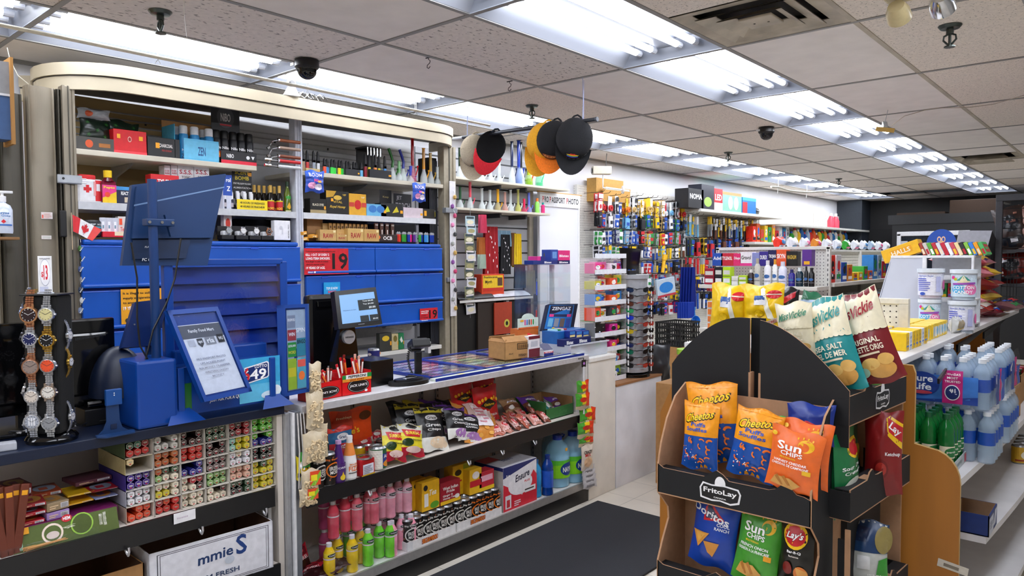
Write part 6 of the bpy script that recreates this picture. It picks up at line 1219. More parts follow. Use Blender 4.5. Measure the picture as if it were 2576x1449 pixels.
for k,(a,c,tp,bt,col,nm,sp) in enumerate(bx): box_on('tea_box',nm,a,c,tp,bt,col,sp,x=XF-.045-.05*(k in (0,3)),z=ztc+.0,d=.07,side=mat('d8a41a',.5) if k != 2 else mat('7a1420',.5),topc=mat(col,.5))
box_on('drink_carton','large white, red and blue nutrition drink carton',1266,1350,1165,1272,'e8e6ea',[('p',[(0,.75),(1,.98),(1,1),(0,1)],'1c2a6a'),('p',[(0,.8),(0,1),(.2,1),(.02,.82)],'1c2a6a'),('p',[(0,0),(1,0),(1,.62),(.9,.75),(.55,.25),(.2,.5),(0,.62)],'d8283a'),('e',.5,.52,.36,.24,'f0eef0'),('i','Ensure',.55,.70,.44,.16,10,'1a1e3a'),('t','PLUS',.70,.55,.16,.05,'d8283a'),('r',.05,.05,.22,.35,'e8e4e8'),('r',.09,.08,.18,.25,'c8303a'),('r',.62,.28,.95,.40,'f0eef0'),('r',.62,.33,.9,.36,'222'),('t','2 g',.12,.8,.1,.05,'fff')]+lines(3,.3,.06,.5,.2,'f0e0e4'),x=XF-.02,z=ZL+.001,d=.22,sspec=[('r',0,0,1,1,'b8b4b0'),('r',0,.92,1,1,'1c2a6a')],tspec=[('r',0,0,1,1,'c8c6cc'),('r',0,.6,.4,1,'c8283a'),('t','Ensure',.5,.5,.3,.2,'3a3a6a')])
def naya(px,x,nm,k):
    h =.315;r =.078;b =B();g =mat('9fd4ec',.06,0,'semi',bump=.4,sc=40)
    b.lathe([(0,0),(r*.9,0),(r,.01),(r,.19),(r*.97,.21),(r*.8,.25),(r*.4,.285),(r*.3,.29),(0,.29)],g,n=24);b.lathe([(0,.003),(r*.93,.004),(r*.95,.18),(0,.2)],mat('9fd0e8',.1),n=20)
    t =thing('water_jug',nm,'bottle',(x,PX(px,1200,x=x).y,ZL+.001),R(90));part('jug_body',b,t,smooth=True)
    b =B();b.lathe([(0,.285),(.03,.285),(.03,.315),(.02,.318),(0,.318)],mat('1638a0',.3),n=18);b.tube([(.02,0,.288),(.06,0,.292),(.075,0,.30),(.05,0,.31),(.03,0,.305)],.005,mat('1638a0',.3),n=6);part('cap_and_handle',b,t,smooth=True)
    b =B();cyl_art(b,[('r',0,0,1,1,'8ad820'),('p',[(0,.7),(1,.85),(1,1),(0,1)],'5ac030'),('e',.5,.5,.2,.36,'12388a'),('p',[(.36,.6),(.44,.85),(.5,.78),(.58,.92),(.66,.6)],'12388a'),('t','NAYA',.5,.48,.28,.28,'fff')],r*1.01,.06,.11,190);part('label',b,t,'lime green label');b =B();b.box(-.01,.01,-r*.92,-r*.9,.225,.243,'f2a81d');part('price_sticker',b,t)
naya(1402,XF-.10,'large water jug with lime label behind the blue bottle',0);naya(1440,XF-.085,'large water jug with lime label, rightmost',1);naya(1392,XF-.26,'large water jug at the back of the bottom shelf',2)
b =pet(.24,.035,mat('0e3a8a',.12),mat('10307a',.3));b.lathe([(.036,.05),(.036,.15)],mat('2a5ac0',.2),n=14);one('water_bottle','dark blue reusable bottle in front of the jugs','bottle',b,(XF-.028,PX(1380,1230,x=XF-.02).y,ZL+.001),R(90),smooth=True)
b =pet(.22,.034,mat('3a9ad0',.1),mat('2a6ab0',.3));one('water_bottle','light blue bottle between the nutrition carton and jugs','bottle',b,(XF-.06,PX(1358,1230,x=XF-.03).y,ZL+.001),R(90),smooth=True)
bb_ =pet(.20,.032,mat('1a5a9a',.1),mat('2a90c0',.3)).mesh('bottle',True)
for k in range(5): one('water_bottle','small blue bottle in the dark row behind the carton','bottle',bb_,(XF-.30,3.02+.075*k,ZL+.001),0,'small blue bottles at the back')
# ---------------------------------------------------------------- incense on the left counter shelf
ZI =.62;XI =XF-.03
hexp =[(math.cos(R(60*k+30)),math.sin(R(60*k+30))) for k in range(6)]
def hexbox(c):
    b =B();r =.0175;b.prism([(r*x,r+r*z) for x,z in hexp],0,.24,c,'y',mat(c,.5));ed ='e0d8cc' if int(c[:2],16) <170 else 'a09a8a'
    b.art([('p',[(x*.93,z*.93) for x,z in hexp],ed),('p',[(x*.86,z*.86) for x,z in hexp],c),('r',-.5,.1,.5,.25,ed),('r',-.4,-.12,.45,.02,ed),('e',0,-.42,.3,.14,'b82a3a')],lambda u,v,o: (r*u,-o*.6,r+r*v));return b.mesh('incense_box')
hm ={}
cols ={'g': '2f4f34','t': '3a7a64','r': '9a1f24','R': 'c8281e','w': 'd8d4cc','W': 'eceaf0','o': 'b8602a','O': 'e8502a','b': '3a2622','k': '16201c','B': '2a2e8a','p': '3a1f8a','c': 'e8cf98','C': 'f0e4cc','l': '7aa85a','y': 'd8c828','L': '5ab830','a': '7ab8a8','m': '6a5a58','P': 'e8b8a0'}
nm_ ={'g': 'dark green','t': 'teal','r': 'dark red','R': 'bright red','w': 'light grey','W': 'white','o': 'orange brown','O': 'orange','b': 'dark brown','k': 'near black','B': 'deep blue','p': 'violet','c': 'tan','C': 'cream','l': 'pale green','y': 'yellow','L': 'lime','a': 'aqua','m': 'grey brown','P': 'peach'}
# columns left to right in the photograph: cells from top to bottom, each cell six box ends (upper row, lower row)
colsx =[(315,386),(388,455),(456,517),(518,577),(578,635),(636,694)]
cells =[['gtrRRR','c.....','pppppp','WWWWWW','.OOOOO'],['w.wwww','oooooo','oggWCC' .replace('W','l'),'CCCyyC','rORRRR'],['b.bbbb','RRRRRR','..BBBB','CrrCCb','CCCCCC'],['gggggg','b.bbbb','mmmmmm','llllll','C.bCCC'],['rbrbrr','ayyayy','WCWWWW','PPPPPP','gggkkg'],['LLLLLL','L.LBBB','kkkkkk','ygyyyy','yyyyyy']]
CARD =mat('cfc8bc',.7)
for ci,(a,c) in enumerate(colsx):
    y0,y1 =PX(a,1200,x=XI).y,PX(c,1200,x=XI).y;w =y1-y0;ch =.0575;cw_ =w
    for li in range(5):
        z =ZI+.001+ch*(4-li);t =B();wc =('4a5a3a','b8a878','3a2a7a','a8a8b4','c8b0a0')[li] if ci == 0 else 'cfc8bc';th =.0012
        t.box(-w/2,w/2,0,.25,0,th,CARD);t.box(-w/2,w/2,0,.25,ch-th-.0005,ch-.0005,mat(wc,.6));t.box(-w/2,-w/2+th,0,.25,0,ch-.0005,mat(wc,.6));t.box(w/2-th,w/2,0,.25,0,ch-.0005,CARD);t.box(-w/2,w/2,.245,.25,0,ch-.0005,'b0aca4')
        one('incense_carton','open incense carton, %s column from the left, %s'%(('first','second','third','fourth','fifth','sixth')[ci],('top','second from top','middle','fourth from top','bottom')[li]),'carton',t,(XI,(y0+y1)/2,z),R(90))
        for k,ch_ in enumerate(cells[ci][li]):
            if ch_ == '.': continue
            if ch_ not in hm: hm[ch_] =hexbox(cols[ch_])
            ux =-w/2+w*(.2+.3*(k %3));zz =z+(.0285 if k <3 else .0015)*1.0;o =one('incense_box','%s hexagonal incense box in the stacked cartons'%nm_[ch_],'incense box',hm[ch_],(XI-.004-.006*((k*7+ci) %3),(y0+y1)/2+ux*1.0,zz),R(90),nm_[ch_]+' incense boxes');s_ =min(1.0,w/.112);o.scale =(s_*.9,1,.8)
# flat boxes at the left
fl =[(18,82,1248,1272,'7a1f2a','maroon'),(18,82,1222,1246,'8a2a2a','dark red'),(84,156,1262,1282,'a85a2a','orange brown'),(84,156,1238,1261,'a0401f','rust'),(164,236,1266,1290,'f0b820','yellow'),(172,238,1244,1266,'e8b81c','golden'),(48,118,1290,1312,'b01828','red'),(48,114,1312,1330,'b81c2c','crimson'),(48,116,1268,1290,'a82a30','light red'),(118,176,1286,1308,'a88ac8','lilac'),(118,176,1262,1284,'a08a6a','tan'),(240,298,1250,1268,'8a94c0','pale blue'),(232,298,1232,1250,'a81c2c','deep red'),(190,282,1214,1234,'5a2a3a','plum')]
for k,(a,c,tp,bt,col,nm) in enumerate(fl):
    lev =(0,1,1,2,1,2,1,0,2,0,1,1,2,3)[k];back =(.16,.16,.12,.12,.06,.06,.03,.03,.03,.03,.03,.04,.04,.10)[k]
    box_on('incense_pack',nm+' flat incense pack on the left shelf',a,c,tp,bt,col,[('r',.6,.2,.95,.8,'e8e6ea')]+[('r',.63+.035*i,.25,.645+.035*i,.75,'333') for i in range(8)]+lines(2,.08,.3,.5,.8,'e8c8a0'),x=XI-back,z=ZI+.072+.0285*lev-(.001),d=.11,yaw=(-6,4,8,-5,2,-3,3,0,-8,2,7,0,-3,4)[k],tspec=[('e',.5,.5,.4,.35,'c8903a' if k %3 else '8a94a8'),('r',.3,.3,.6,.6,col)])
b =B();b.bev(-.13,.15,0,.20,0,.07,mat('6a1450',.5),.002);b.box(-.13,.15,-.001,0,0,.068,'6a1450');one('incense_pack','purple tray box carrying the flat incense packs','box',b,(XI-.02,PX(180,1300,x=XI).y,ZI+.001),R(90))
b =carton(B(),.31,.02,.075,'56662c',[('e',.36,.5,.10,.42,'f0dccc'),('e',.36,.5,.08,.33,'56662c'),('e',.36,.42,.06,.16,'d8c8c0'),('e',.64,.62,.11,.48,'9ac84a'),('e',.64,.62,.095,.42,'4a5a20'),('e',.50,1.0,.05,.16,'c8202c'),('t','HEM',.50,1.0,.07,.14,'fff'),('t','I Love',.53,.62,.10,.14,-60,'e8ecd0'),('t','KARMA',.07,.35,.03,.5,'a8e0c0'),('t','INCENSE',.86,.6,.03,.6,'e8e8d8'),('t','STICKS',.82,.6,.03,.5,'e8e8d8'),('r',.09,.72,.15,1,'f2a81d')]);one('incense_pack','long olive green incense box with heart and ring pictures','box',b,(XI+.012,PX(170,1340,x=XI).y,ZI+.001),(R(-18),0,R(88)))
for k in range(9):
    b =B();y =PX(60,1380,x=XI).y;b.cyl((XI+.01,y-.01+.0*k,ZI+.006+.004*(k %3)),(XI-.01,y+.21,ZI+.005+.004*(k %4)),.0022,'d8a060',n=5);o =one('incense_stick','thin tan incense stick lying in clear film at shelf front','incense stick',b,(.004*(k-4)*.5,.002*k,0),0,'loose incense sticks')
b =B();b.surf(lambda u,v: (XI+.022-.03*v,.60+.30*u,ZI+.004+.02*math.sin(PI*v)+.002*noise.noise(Vector((u*20,v*5,0)))),14,5,FILM);one('clear_film','clear film sleeve over the loose incense sticks','film',b,smooth=True)
for k in range(5): b =bag(.06,.03,.006,'e8e4e0',[('r',.1,.1,.5,.9,('c86a4a','d8d8e0','8a6ab0')[k %3])],300+k,nu=6,nv=6);one('paper_sleeve','small white printed sleeve over the stick ends','paper',b,(XI-.005,.80+.015*k,ZI+.012+.006*k),(R(-70),0,R(80+4*k)),'printed sleeves',smooth=True)
for k in range(6):
    b =B();b.bev(-.012,.012,-.006,.006,0,.22,mat('6a2f1c',.5,0,'wood',sc=40),.003);b.box(-.008,.008,-.0065,-.006,.185,.20,'f2a81d');one('incense_stick_bundle','dark reddish wooden incense strip standing at the far left','incense',b,(XI+.0+.012*(k %2)-.012,PX(4+7*k,1330,x=XI).y,ZI+.001),(0,R(4*(k-3)),R(90)),'upright wooden strips')
# printed white carton and brown carton under the shelf
y0,y1 =PX(408,1400,x=XF).y,PX(690,1400,x=XF).y
cardboard_carton('cardboard_box','open white printed carton with blue script on the lowest shelf',y1-y0+.03,.36,.19,(XF-.19,(y0+y1)/2-.01,.302),R(86),(0,0,0,0),outer=mat('e6e6ec',.6),inner=mat('6a4a34',.85),
   art=[('r',.06,.04,.96,.94,'1c2030'),('r',.066,.05,.954,.93,'e6e6ec'),('r',.08,.07,.94,.91,'1c2030'),('r',.084,.08,.936,.90,'e6e6ec'),('i','mmie',.50,.62,.30,.20,8,'1c3a6a'),('i','S',.72,.70,.13,.40,8,'1a3f80'),('e',.62,.45,.04,.08,'c8d0dc'),('t','FARM FRESH',.5,.22,.4,.1,'3a4a6a')])
cardboard_carton('cardboard_box','plain open brown carton left of the white printed one',.36,.36,.16,(XF-.22,PX(250,1440,x=XF).y-.02,.302),R(90),(0,0,0,0),inner=mat('5a3c28',.9))
# wall bracket shelf with hand gel at the far left
b =B();b.bev(-.12,.045,0,.14,0,.012,mat('8a6238',.6,0,'wood',sc=20),.002);p =PX(20,596,x=-3.80);one('wooden_shelf','small wooden shelf board holding the hand sanitizer','shelf',b,(-3.80,p.y,p.z-.012),R(90))
b =B();b.lathe([(0,0),(.036,0),(.038,.01),(.038,.105),(.03,.125),(.014,.135),(.013,.142),(0,.142)],mat('cdd6e6',.12),n=24);b.lathe([(.015,.14),(.015,.165),(.006,.168),(.006,.182),(0,.182)],WHITE,n=16);b.bev(-.012,.04,-.008,.008,.178,.19,WHITE,.003)
cyl_art(b,[('t','Germs',.45,.80,.5,.11,'2a70b0'),('t','Be Gone',.5,.68,.5,.09,'5a8ac0'),('e',.5,.42,.07,.05,'d82030'),('p',[(.42,.42),(.5,.52),(.58,.42),(.5,.34)],'d82030'),('r',.2,.24,.8,.30,'2a6ac0')],.0385,.01,.1,170);p =PX(15,588,x=-3.80)
one('sanitizer_bottle','white pump bottle of hand sanitizer on a wooden shelf','bottle',b,(-3.84,p.y,p.z+.002),R(80),smooth=True)
b =B();b.box(-.06,.05,.0,.10,-.0,.34,mat('3a5a8a',.6));b.box(.05,.062,-.02,.12,-.02,.36,mat('a8783c',.6,0,'wood'));b.box(-.06,.05,-.002,0,.2,.34,'8a8a8c');b.box(-.06,.05,-.003,-.001,.19,.2,'d8d8dc');p =PX(8,350,x=-3.80);one('wall_frame','wood framed panel at the upper left edge','frame',b,(-3.80,p.y-.02,p.z),R(90))
for k,(px,py,w_,h_,sp,nm) in enumerate(((120,542,.048,.032,[('r',.05,.1,.2,.6,'e86a5a')]+lines(5,.25,.15,.95,.9,'d8a8a0'),'small printed permit sticker on the bronze shutter'),(119,597,.042,.018,[('r',.08,.2,.92,.8,'d0d0c8')],'blank white sticker on the bronze shutter'))):
    p =PX(px,py,x=XC+.008);b =B();b.box(-w_/2,w_/2,0,.001,-h_/2,h_/2,'e8dedc');b.front(sp,w_,h_,0,-h_/2);one('sticker',nm,'sticker',b,(XC-.004,p.y,p.z),R(90))
# small Canadian flag and hanging trinkets on the left post
p =[PX(*q,x=XC+.03) for q in ((183,546),(200,540),(256,580),(232,606),(182,575))]
t =thing('paper_flag','small red and white maple leaf flag on the left post','flag');p0,p1,p2,p3 =PX(182,540,x=XC+.03),PX(256,578,x=XC+.05),PX(232,606,x=XC+.05),PX(184,582,x=XC+.03)
def fq(u,v,o): q =p3.lerp(p2,u).lerp(p0.lerp(p1,u),v);return q+Vector((o+.004*math.sin(u*7),0,0))
b =B();b.surf(lambda u,v: fq(u,v,0),12,2,mat('f0f0f2',.6));b.surf(lambda u,v: fq(1-u,v,-.001),12,2,mat('f0f0f2',.6))
lf =[(.5,.95),(.56,.78),(.64,.84),(.62,.6),(.74,.7),(.80,.66),(.86,.5),(.78,.42),(.62,.3),(.64,.22),(.515,.25),(.515,.08),(.485,.08),(.485,.25),(.36,.22),(.38,.3),(.22,.42),(.14,.5),(.2,.66),(.26,.7),(.38,.6),(.36,.84),(.44,.78)]
b.art([('r',0,0,.26,1,'d8202c'),('r',.74,0,1,1,'d8302c'),('p',[(.28+.44*x,.02+.94*y) for x,y in lf],'d8202c')],fq,tol=.1,off=.001);part('flag_cloth',b,t)
b =B();b.cyl((XC+.028,p0.y-.004,p0.z+.01),(XC+.028,p3.y-.004,p3.z-.09),.002,'c8b090');part('stick',b,t)
for k in range(7):
    q =PX(203+(k %2)*4,625+26*k,x=XC+.03);b =B();b.lathe([(0,-.02),(.010,-.012),(.012,0),(.009,.012),(0,.016)],('3a6a2a','2a3a28','3a4a7a','8a8a90','20304a','c8ccd0','6a7a9a')[k],n=8)
    for j in range(4): b.cyl((.011,.004*j-.006,-.01+.006*j),(.014,.004*j-.006,-.01+.006*j),.003,'e0e4e0',n=6)
    b.tube([(0,0,.016),(.003,0,.03),(0,0,.045)],.0012,STEEL,n=4);one('key_charm',('camouflage','dark','blue and grey','silver','navy','pale','bluish')[k]+' beaded charm hanging down the left cabinet edge','charm',b,q)
# ---------------------------------------------------------------- things on the counter top
for k,(a,c,fl_) in enumerate(((776,862,1),(862,933,0))):
    loc,w,h,rz =place(a,c,948 if k == 0 else 936,1000 if k == 0 else 988,x=XF-.035)
    t =thing('jerky_box',('red beef stick box with upside down logo','red pepperoni stick box with green flag band')[k],'display box',(XF-.035,loc.y,ZT+.001),R((94,88)[k]));h =(.075,.092)[k];b =B()
    for (x0,x1,y0,y1,hh_) in ((-w/2,w/2,0,.002,h),(-w/2,w/2,.078,.08,h*1.2),(-w/2,-w/2+.002,0,.08,h*1.1),(w/2-.002,w/2,0,.08,h*1.1)): b.box(x0,x1,y0,y1,0,hh_,mat('d8141c',.35))
    b.box(-w/2,w/2,0,.08,0,.002,'a01018')
    sp =[('e',.55,.42,.38,.34,'120c0c'),('e',.55,.42,.35,.30,'e8e4e0'),('e',.55,.42,.34,.29,'14100f'),('t',"JACK LINK'S",.55,.42,.60,.16,180 if k == 0 else 0,'f4f0f0')]
    if k: sp += [('r',0,.80,.9,1,'f4f4f0'),('r',0,.80,.12,1,'1c8a3a'),('r',0,.66,1,.80,'e8902a'),('t','PEPPERONI',.5,.9,.6,.13,'14100f'),('t','HOT FORT',.5,.73,.5,.08,'7a2010'),('r',.85,.8,1,1,'1c8a3a'),('e',.8,.14,.05,.06,'f0f0f0')]
    b.front(sp,w,h,0);part('box',b,t)
    for j in range(11):
        b =B();c_ =('c8202a','b8141c','d8a090','7a1a14','e04030')[j %5];x =-w*.4+w*.8*((j*.37) %1);yy =.015+.05*((j*.61) %1);hh_ =h*1.55+.02*((j*5) %4)/4*(1+k);sl =((j %5)-2)*.12-(.25 if k == 0 and j %2 else 0)
        b.M =Matrix.Translation((x,yy,.006)) @ Matrix.Rotation(sl,4,'Y');b.bev(-.006,.006,-.0025,.0025,0,hh_,mat(c_,.25),.002);b.box(-.004,.004,-.003,-.0025,hh_*.55,hh_*.9,('f0e8e0','e87a2a')[j %2])
        if h: one('meat_stick','red wrapped meat stick standing in the %s jerky box'%('left','right')[k],'snack stick',b,tuple(t.location),tuple(t.rotation_euler),('left','right')[k]+' box meat sticks')
b =B();y0,y1 =PX(933,960,x=-2.76).y,PX(990,945,x=-2.76).y;b.bev(-2.92,-2.76,y0,y1,ZT+.001,ZT+.125,mat('08080a',.3),.003);one('black_box','plain black box between the jerky boxes and scanner','box',b)
p =PX(1003,960,z=ZT);b =B();b.prism([(.115*math.cos(R(a))*(1 if abs(math.cos(R(a))) <.8 else .95),.06*math.sin(R(a))) for a in range(0,360,15)],.001,.018,mat('121316',.4),'z');b.prism([(.08*math.cos(R(a)),.042*math.sin(R(a))) for a in range(0,360,15)],.018,.028,mat('1c1d21',.35),'z');b.box(-.03,.03,-.02,.01,.0282,.029,'b8bcc0');b.tube([(-.03,-.03,.03),(.0,-.04,.034),(.03,-.02,.034),(.05,.02,.03),(0,.03,.032)],.004,BLACK,n=6);one('pin_pad_base','flat black payment pad lying on the counter edge','device',b,(-2.70,p.y-.01,ZT),R(80))
# barcode scanner on its stand
p =PX(1052,935,x=-2.84);t =thing('barcode_scanner','black barcode scanner on an upright stand with coiled cable','scanner',(-2.84,p.y,ZT),R(70))
b =B();b.lathe([(0,0),(.055,0),(.055,.008),(.02,.016),(0,.016)],BLACK,n=24);b.bev(-.018,.018,-.012,.012,.01,.13,BLACK,.005);part('stand',b,t)
b =B();b.M =Matrix.Translation((0,0,.17)) @ Matrix.Rotation(R(-25),4,'X');b.bev(-.045,.045,-.04,.05,-.02,.02,mat('16171a',.4),.012);b.bev(-.05,.05,-.055,-.03,-.035,.01,BLACK,.008);b.bev(-.03,.03,.03,.06,-.03,.03,BLACK,.01);part('head',b,t)
b =B();b.tube([(-.035+.006*math.cos(i*1.3)-.02*math.sin(i/70*PI),.006*math.sin(i*1.3),.02+.0022*i) for i in range(66)],.0028,BLACK,n=5);part('coiled_cable',b,t)
b =B();b.box(.045,.06,-.03,.02,.12,.18,'e0e0e0');part('paper_tag',b,t)
# cash register
t =thing('cash_register','black touch screen cash register with silver disc and blue screen','cash register',(0,0,0))
X2 =-2.86;m =[PX(*q,x=xx) for q,xx in (((841,733),X2-.03),((945,722),X2-.03),((962,815),X2+.01),((852,828),X2+.01))];n =(m[1]-m[0]).cross(m[3]-m[0]).normalized();n =n if n.x >0 else -n
def Q4(u,v,o): return m[3].lerp(m[2],u).lerp(m[0].lerp(m[1],u),v)+n*o
b =B();quadbox(b,m,.035,mat('0c0c0f',.25),n);dh_ =part('display_housing',b,t)
b =B();b.art([('r',.09,.12,.93,.88,mat('7fb0e6',.8,0,'emit'))],Q4,off=.001);b.art([('r',.50,.42,.93,.70,'1c2528'),('t','Total $0.00',.74,.66,.26,.04,'e8f0f0'),('t','Tax $4.00',.74,.58,.26,.04,'e8f0f0'),('t','$0.00',.82,.48,.16,.06,'e8f0f0'),('r',.50,.12,.70,.28,'1c2528'),('r',.72,.12,.93,.28,'1c2528'),('t','$0.00',.85,.17,.12,.04,'e8f0f0'),('t','Welcome to our store',.28,.46,.3,.03,'3a5a8a'),('t','HANASIS',.5,.06,.14,.02,'a0a4aa')],Q4,off=.0022);part('screen',b,dh_,'lit blue customer screen')
yc =PX(880,900,x=X2).y
b =B();b.prism([(yc-.055,ZT+.0),(yc+.085,ZT+.0),(yc+.075,ZT+.12),(yc+.055,m[3].z-.0),(yc-.03,m[3].z),(yc-.055,ZT+.12)],X2-.09,X2-.03,GLOSSB,'x');part('body',b,t)
q =PX(880,848,x=X2-.01);b =B();b.cyl((X2-.03,q.y,q.z),(X2-.012,q.y,q.z),.033,mat('b9bcc2',.35,.7),n=32);b.art([('t','HANASIS',.5,.5,.8,.16,'222')],lambda u,v,o: (X2-.0115+o,q.y+(u-.5)*.06,q.z+(v-.5)*.06));part('silver_disc',b,t)
X3 =-3.02;y0,y1 =PX(778,800,x=X3).y,PX(845,800,x=X3).y;z1 =PX(800,742,x=X3).z
b =B();b.bev(X3-.06,X3,y0,y1,ZT+.08,z1,mat('0b0b0e',.2),.02);b.bev(X3,X3+.012,y0+.04,y1-.01,z1-.06,z1-.03,GLOSSB,.005);part('rear_screen',b,t);b =B();b.bev(X3-.14,X3+.14,y0-.02,y1+.03,ZT+.001,ZT+.03,BLACK,.005);b.box(X3-.05,X3-.02,y0+.04,y1-.04,ZT+.02,ZT+.1,BLACK)
for k in range(4): b.box(X3+.02,X3+.10,y0+.0+.02*k,y0+.014+.02*k,ZT+.03,ZT+.036,'2a2b30')
part('keyboard_base',b,t)
b =can(.03,.15,'2a2a6a',[('r',0,0,1,1,'24246a')]+[('e',(i*.37) %1,(i*.29) %1,.1,.05,('c84a8a','3a6ad0','e88a3a','e8d8d0')[i %4]) for i in range(12)]);one('drink_can','tall purple floral patterned can behind the jerky box','can',b,(-2.98,PX(940,890,x=-2.98).y,ZT+.001),R(90))
# scratch ticket trays under glass
BF =mat('14308c',.35)
for k,(a,c) in enumerate(((2.46,2.85),(2.86,3.27),(3.28,3.68))):
    t =thing('ticket_tray',('blue framed scratch ticket tray in the counter top, nearest','blue framed scratch ticket tray in the counter top, middle','blue framed scratch ticket tray in the counter top, farthest')[k],'ticket tray',(0,0,ZT));x0,x1 =-3.26,XF-.05;b =B()
    for (xa,xb,ya,yb) in ((x0,x1,a,a+.016),(x0,x1,c-.016,c),(x0,x0+.016,a,c),(x1-.016,x1,a,c)): b.bev(xa,xb,ya,yb,.0005,.016,BF,.003)
    part('frame',b,t);b =B();b.box(x0+.01,x1-.01,a+.01,c-.01,.001,.004,'a8b0a8');r =random.Random(k+5)
    cc =(('e08aa8','a890d8','8ab0e8','e8d0dc'),('e0909a','b0d0b8','c8d898','e8b098'),('e890b0','e0d0d4','d0d8e0','e8c8b0'))[k]
    for i in range(7):
        for j in range(3):
            xa =x0+.02+i*.078;ya =a+.02+j*(c-a-.04)/3;w_ =.074;l_ =(c-a-.05)/3;q =r.choice(cc);b.art([('r',0,0,1,1,q),('r',.1,.1,.5,.4,r.choice(('d8d8d8','e0d080',q))),('r',.6,.1,.9,.9,r.choice(('e0e0e0','6a7a70',q))),('r',.15,.55,.5,.85,'7a7a80')],lambda u,v,o,xa=xa,ya=ya: (xa+w_*v,ya+l_*u,.0045+o))
        b.tube([(x0+.02+i*.078,a+.02+.012*m_,.007+.003*(m_ %2)) for m_ in range(int((c-a-.04)/.012))],.0016,'4a4e54',n=4)
    part('tickets',b,t);b =B();b.box(x0+.012,x1-.012,a+.012,c-.012,.0125,.0145,mat('fcfefe',.02,0,'glass'));part('glass',b,t)
b =B();b.bev(XF-.045,XF-.004,2.44,3.70,ZT,ZT+.012,mat('dfe6d8',.3),.002);b.box(XF-.004,XF-.0,2.44,3.70,ZT,ZT+.014,BF)
for k in range(4): b.box(XF-.04,XF-.01,2.62+.33*k,2.66+.33*k,ZT+.0122,ZT+.0128,('e8d890','1c1c20','f0e8c8','222')[k])
one('price_rail','pale plastic strip with blue edge along the counter front','strip',b)
b =B();b.prism([(0,0),(.085,.01),(.08,.075),(.05,.08),(-.004,.07)],0,.002,mat('e8dc98',.7),'z');one('paper_note','pale yellow paper note on the ticket tray glass','paper',b,(-2.98,3.27,ZT+.0165))
cardboard_carton('cardboard_box','open brown battery carton on the counter end',.20,.16,.10,(-2.86,PX(1308,875,x=-2.78).y,ZT+.016),R(80),(1,.5,.6,.5),fa=-35,art=[('r',.46,.55,.92,.92,'1a1410'),('r',.48,.59,.90,.88,'b08250')]+[('r',.50+.035*i,.62,.515+.035*i,.84,'1a1410') for i in range(11)]+[('t','AA-4',.2,.35,.16,.10,'2a2018'),('t','EVEREADY',.64,.22,.30,.14,'2a2018')],fl=.3)
box_on('medicine_box','maroon and white box leaning on the battery carton',1330,1358,845,882,'e0dce0',[('r',0,0,1,.4,'6a1a2a'),('r',0,.85,1,1,'6a1a2a'),('r',.2,.5,.8,.75,'b8b8c0')],x=-2.76,z=ZT+.016,d=.05)
b =carton(B(),.035,.015,.06,'d82a20',[('t','BIC',.5,.5,.6,.3,'fff')]);one('battery_pack','small red and white pack sticking out of the brown carton','packet',b,(-2.84,3.40,ZT+.09),(R(-10),R(25),R(80)))
b =B();b.box(-.04,.04,0,.09,0,.035,mat('e0e0e6',.4));b.front([('r',0,0,1,.5,'1c2c7a'),('r',0,.5,1,.75,'c8202c'),('t','TRIPLE CROWN',.5,.62,.8,.18,'fff')],.08,.035,0);b.add([(-.04,0,.035),(.04,0,.035),(.04,.05,.07),(-.04,.05,.07)],[(0,1,2,3)],mat('5a6078',.2));b.sidex([('r',0,.5,1,.8,'c8202c'),('r',0,0,1,.3,'1c2c7a')],.09,.035,.04,0,.045);one('razor_box','red, white and blue display box on the ticket tray','display box',b,(-2.72,PX(1380,880,x=-2.72).y,ZT+.0165),R(84))
# lighter display boards
loc,w,h,rz =place(1305,1352,790,826,x=-2.98);b =B();q =[(-w/2,0),(w/2,0),(w/2,h*.72),(w*.3,h*.74)]+[(w*.3*math.cos(R(a)),h*.74+h*.3*math.sin(R(a))) for a in range(0,181,20)]+[(-w*.3,h*.74),(-w/2,h*.72)]
b.prism(q,0,.004,mat('cfdfd4',.5),'y');b.front([('r',.28,.22,.82,.66,'e8ece8')]+[('r',.31+.1*i,.24,.37+.1*i,.62,('c83a8a','2a6ac0','3a3a3a','e0502a','2a9a4a')[i]) for i in range(5)]+[('r',0,0,1,.1,'d8682a'),('r',.1,.5,.26,.62,'f0b030')],w,h,0);b.box(-w/2,w/2,0,.07,-.07,0,mat('c86a2a',.5));one('lighter_display','green and white lighter display card with rounded top','display card',b,(-2.98,loc.y,loc.z),R(86))
m =[PX(*q,x=xx) for q,xx in (((1380,765),-2.98),((1454,764),-2.98),((1442,832),-2.92),((1366,830),-2.92))];n =(m[1]-m[0]).cross(m[3]-m[0]).normalized();n =n if n.x >0 else -n
t =thing('lighter_display','blue display case lettered ZENGAZ with four lighters','display case',(0,0,0));Q5 =lambda u,v,o: m[3].lerp(m[2],u).lerp(m[0].lerp(m[1],u),v)+n*o
b =B();quadbox(b,m,.03,mat('101c3c',.4),n);b.art([('r',.03,.04,.88,.96,'1c78c8'),('r',.08,.62,.84,.94,'141c3c'),('t','ZENGAZ',.46,.82,.64,.13,'f0f4f8'),('r',.08,.50,.84,.60,'26305a'),('r',.1,.5,.24,.6,'e83a8a'),('r',.68,.5,.82,.6,'e83a8a')]+[('r',.10+.19*i,.12,.25+.19*i,.44,('6ab0d8','8a8e98','6a5a50','2a4a9a')[i]) for i in range(4)]+[('e',.3,.06,.05,.04,'f0b830'),('e',.75,.06,.05,.04,'f0b830')],Q5);part('lid_board',b,t)
yb0,yb1 =m[3].y,m[2].y;b =B();b.bev(-2.93,-2.80,yb0,yb1,ZT+.001,m[3].z-.005,mat('1c60a8',.4),.003)
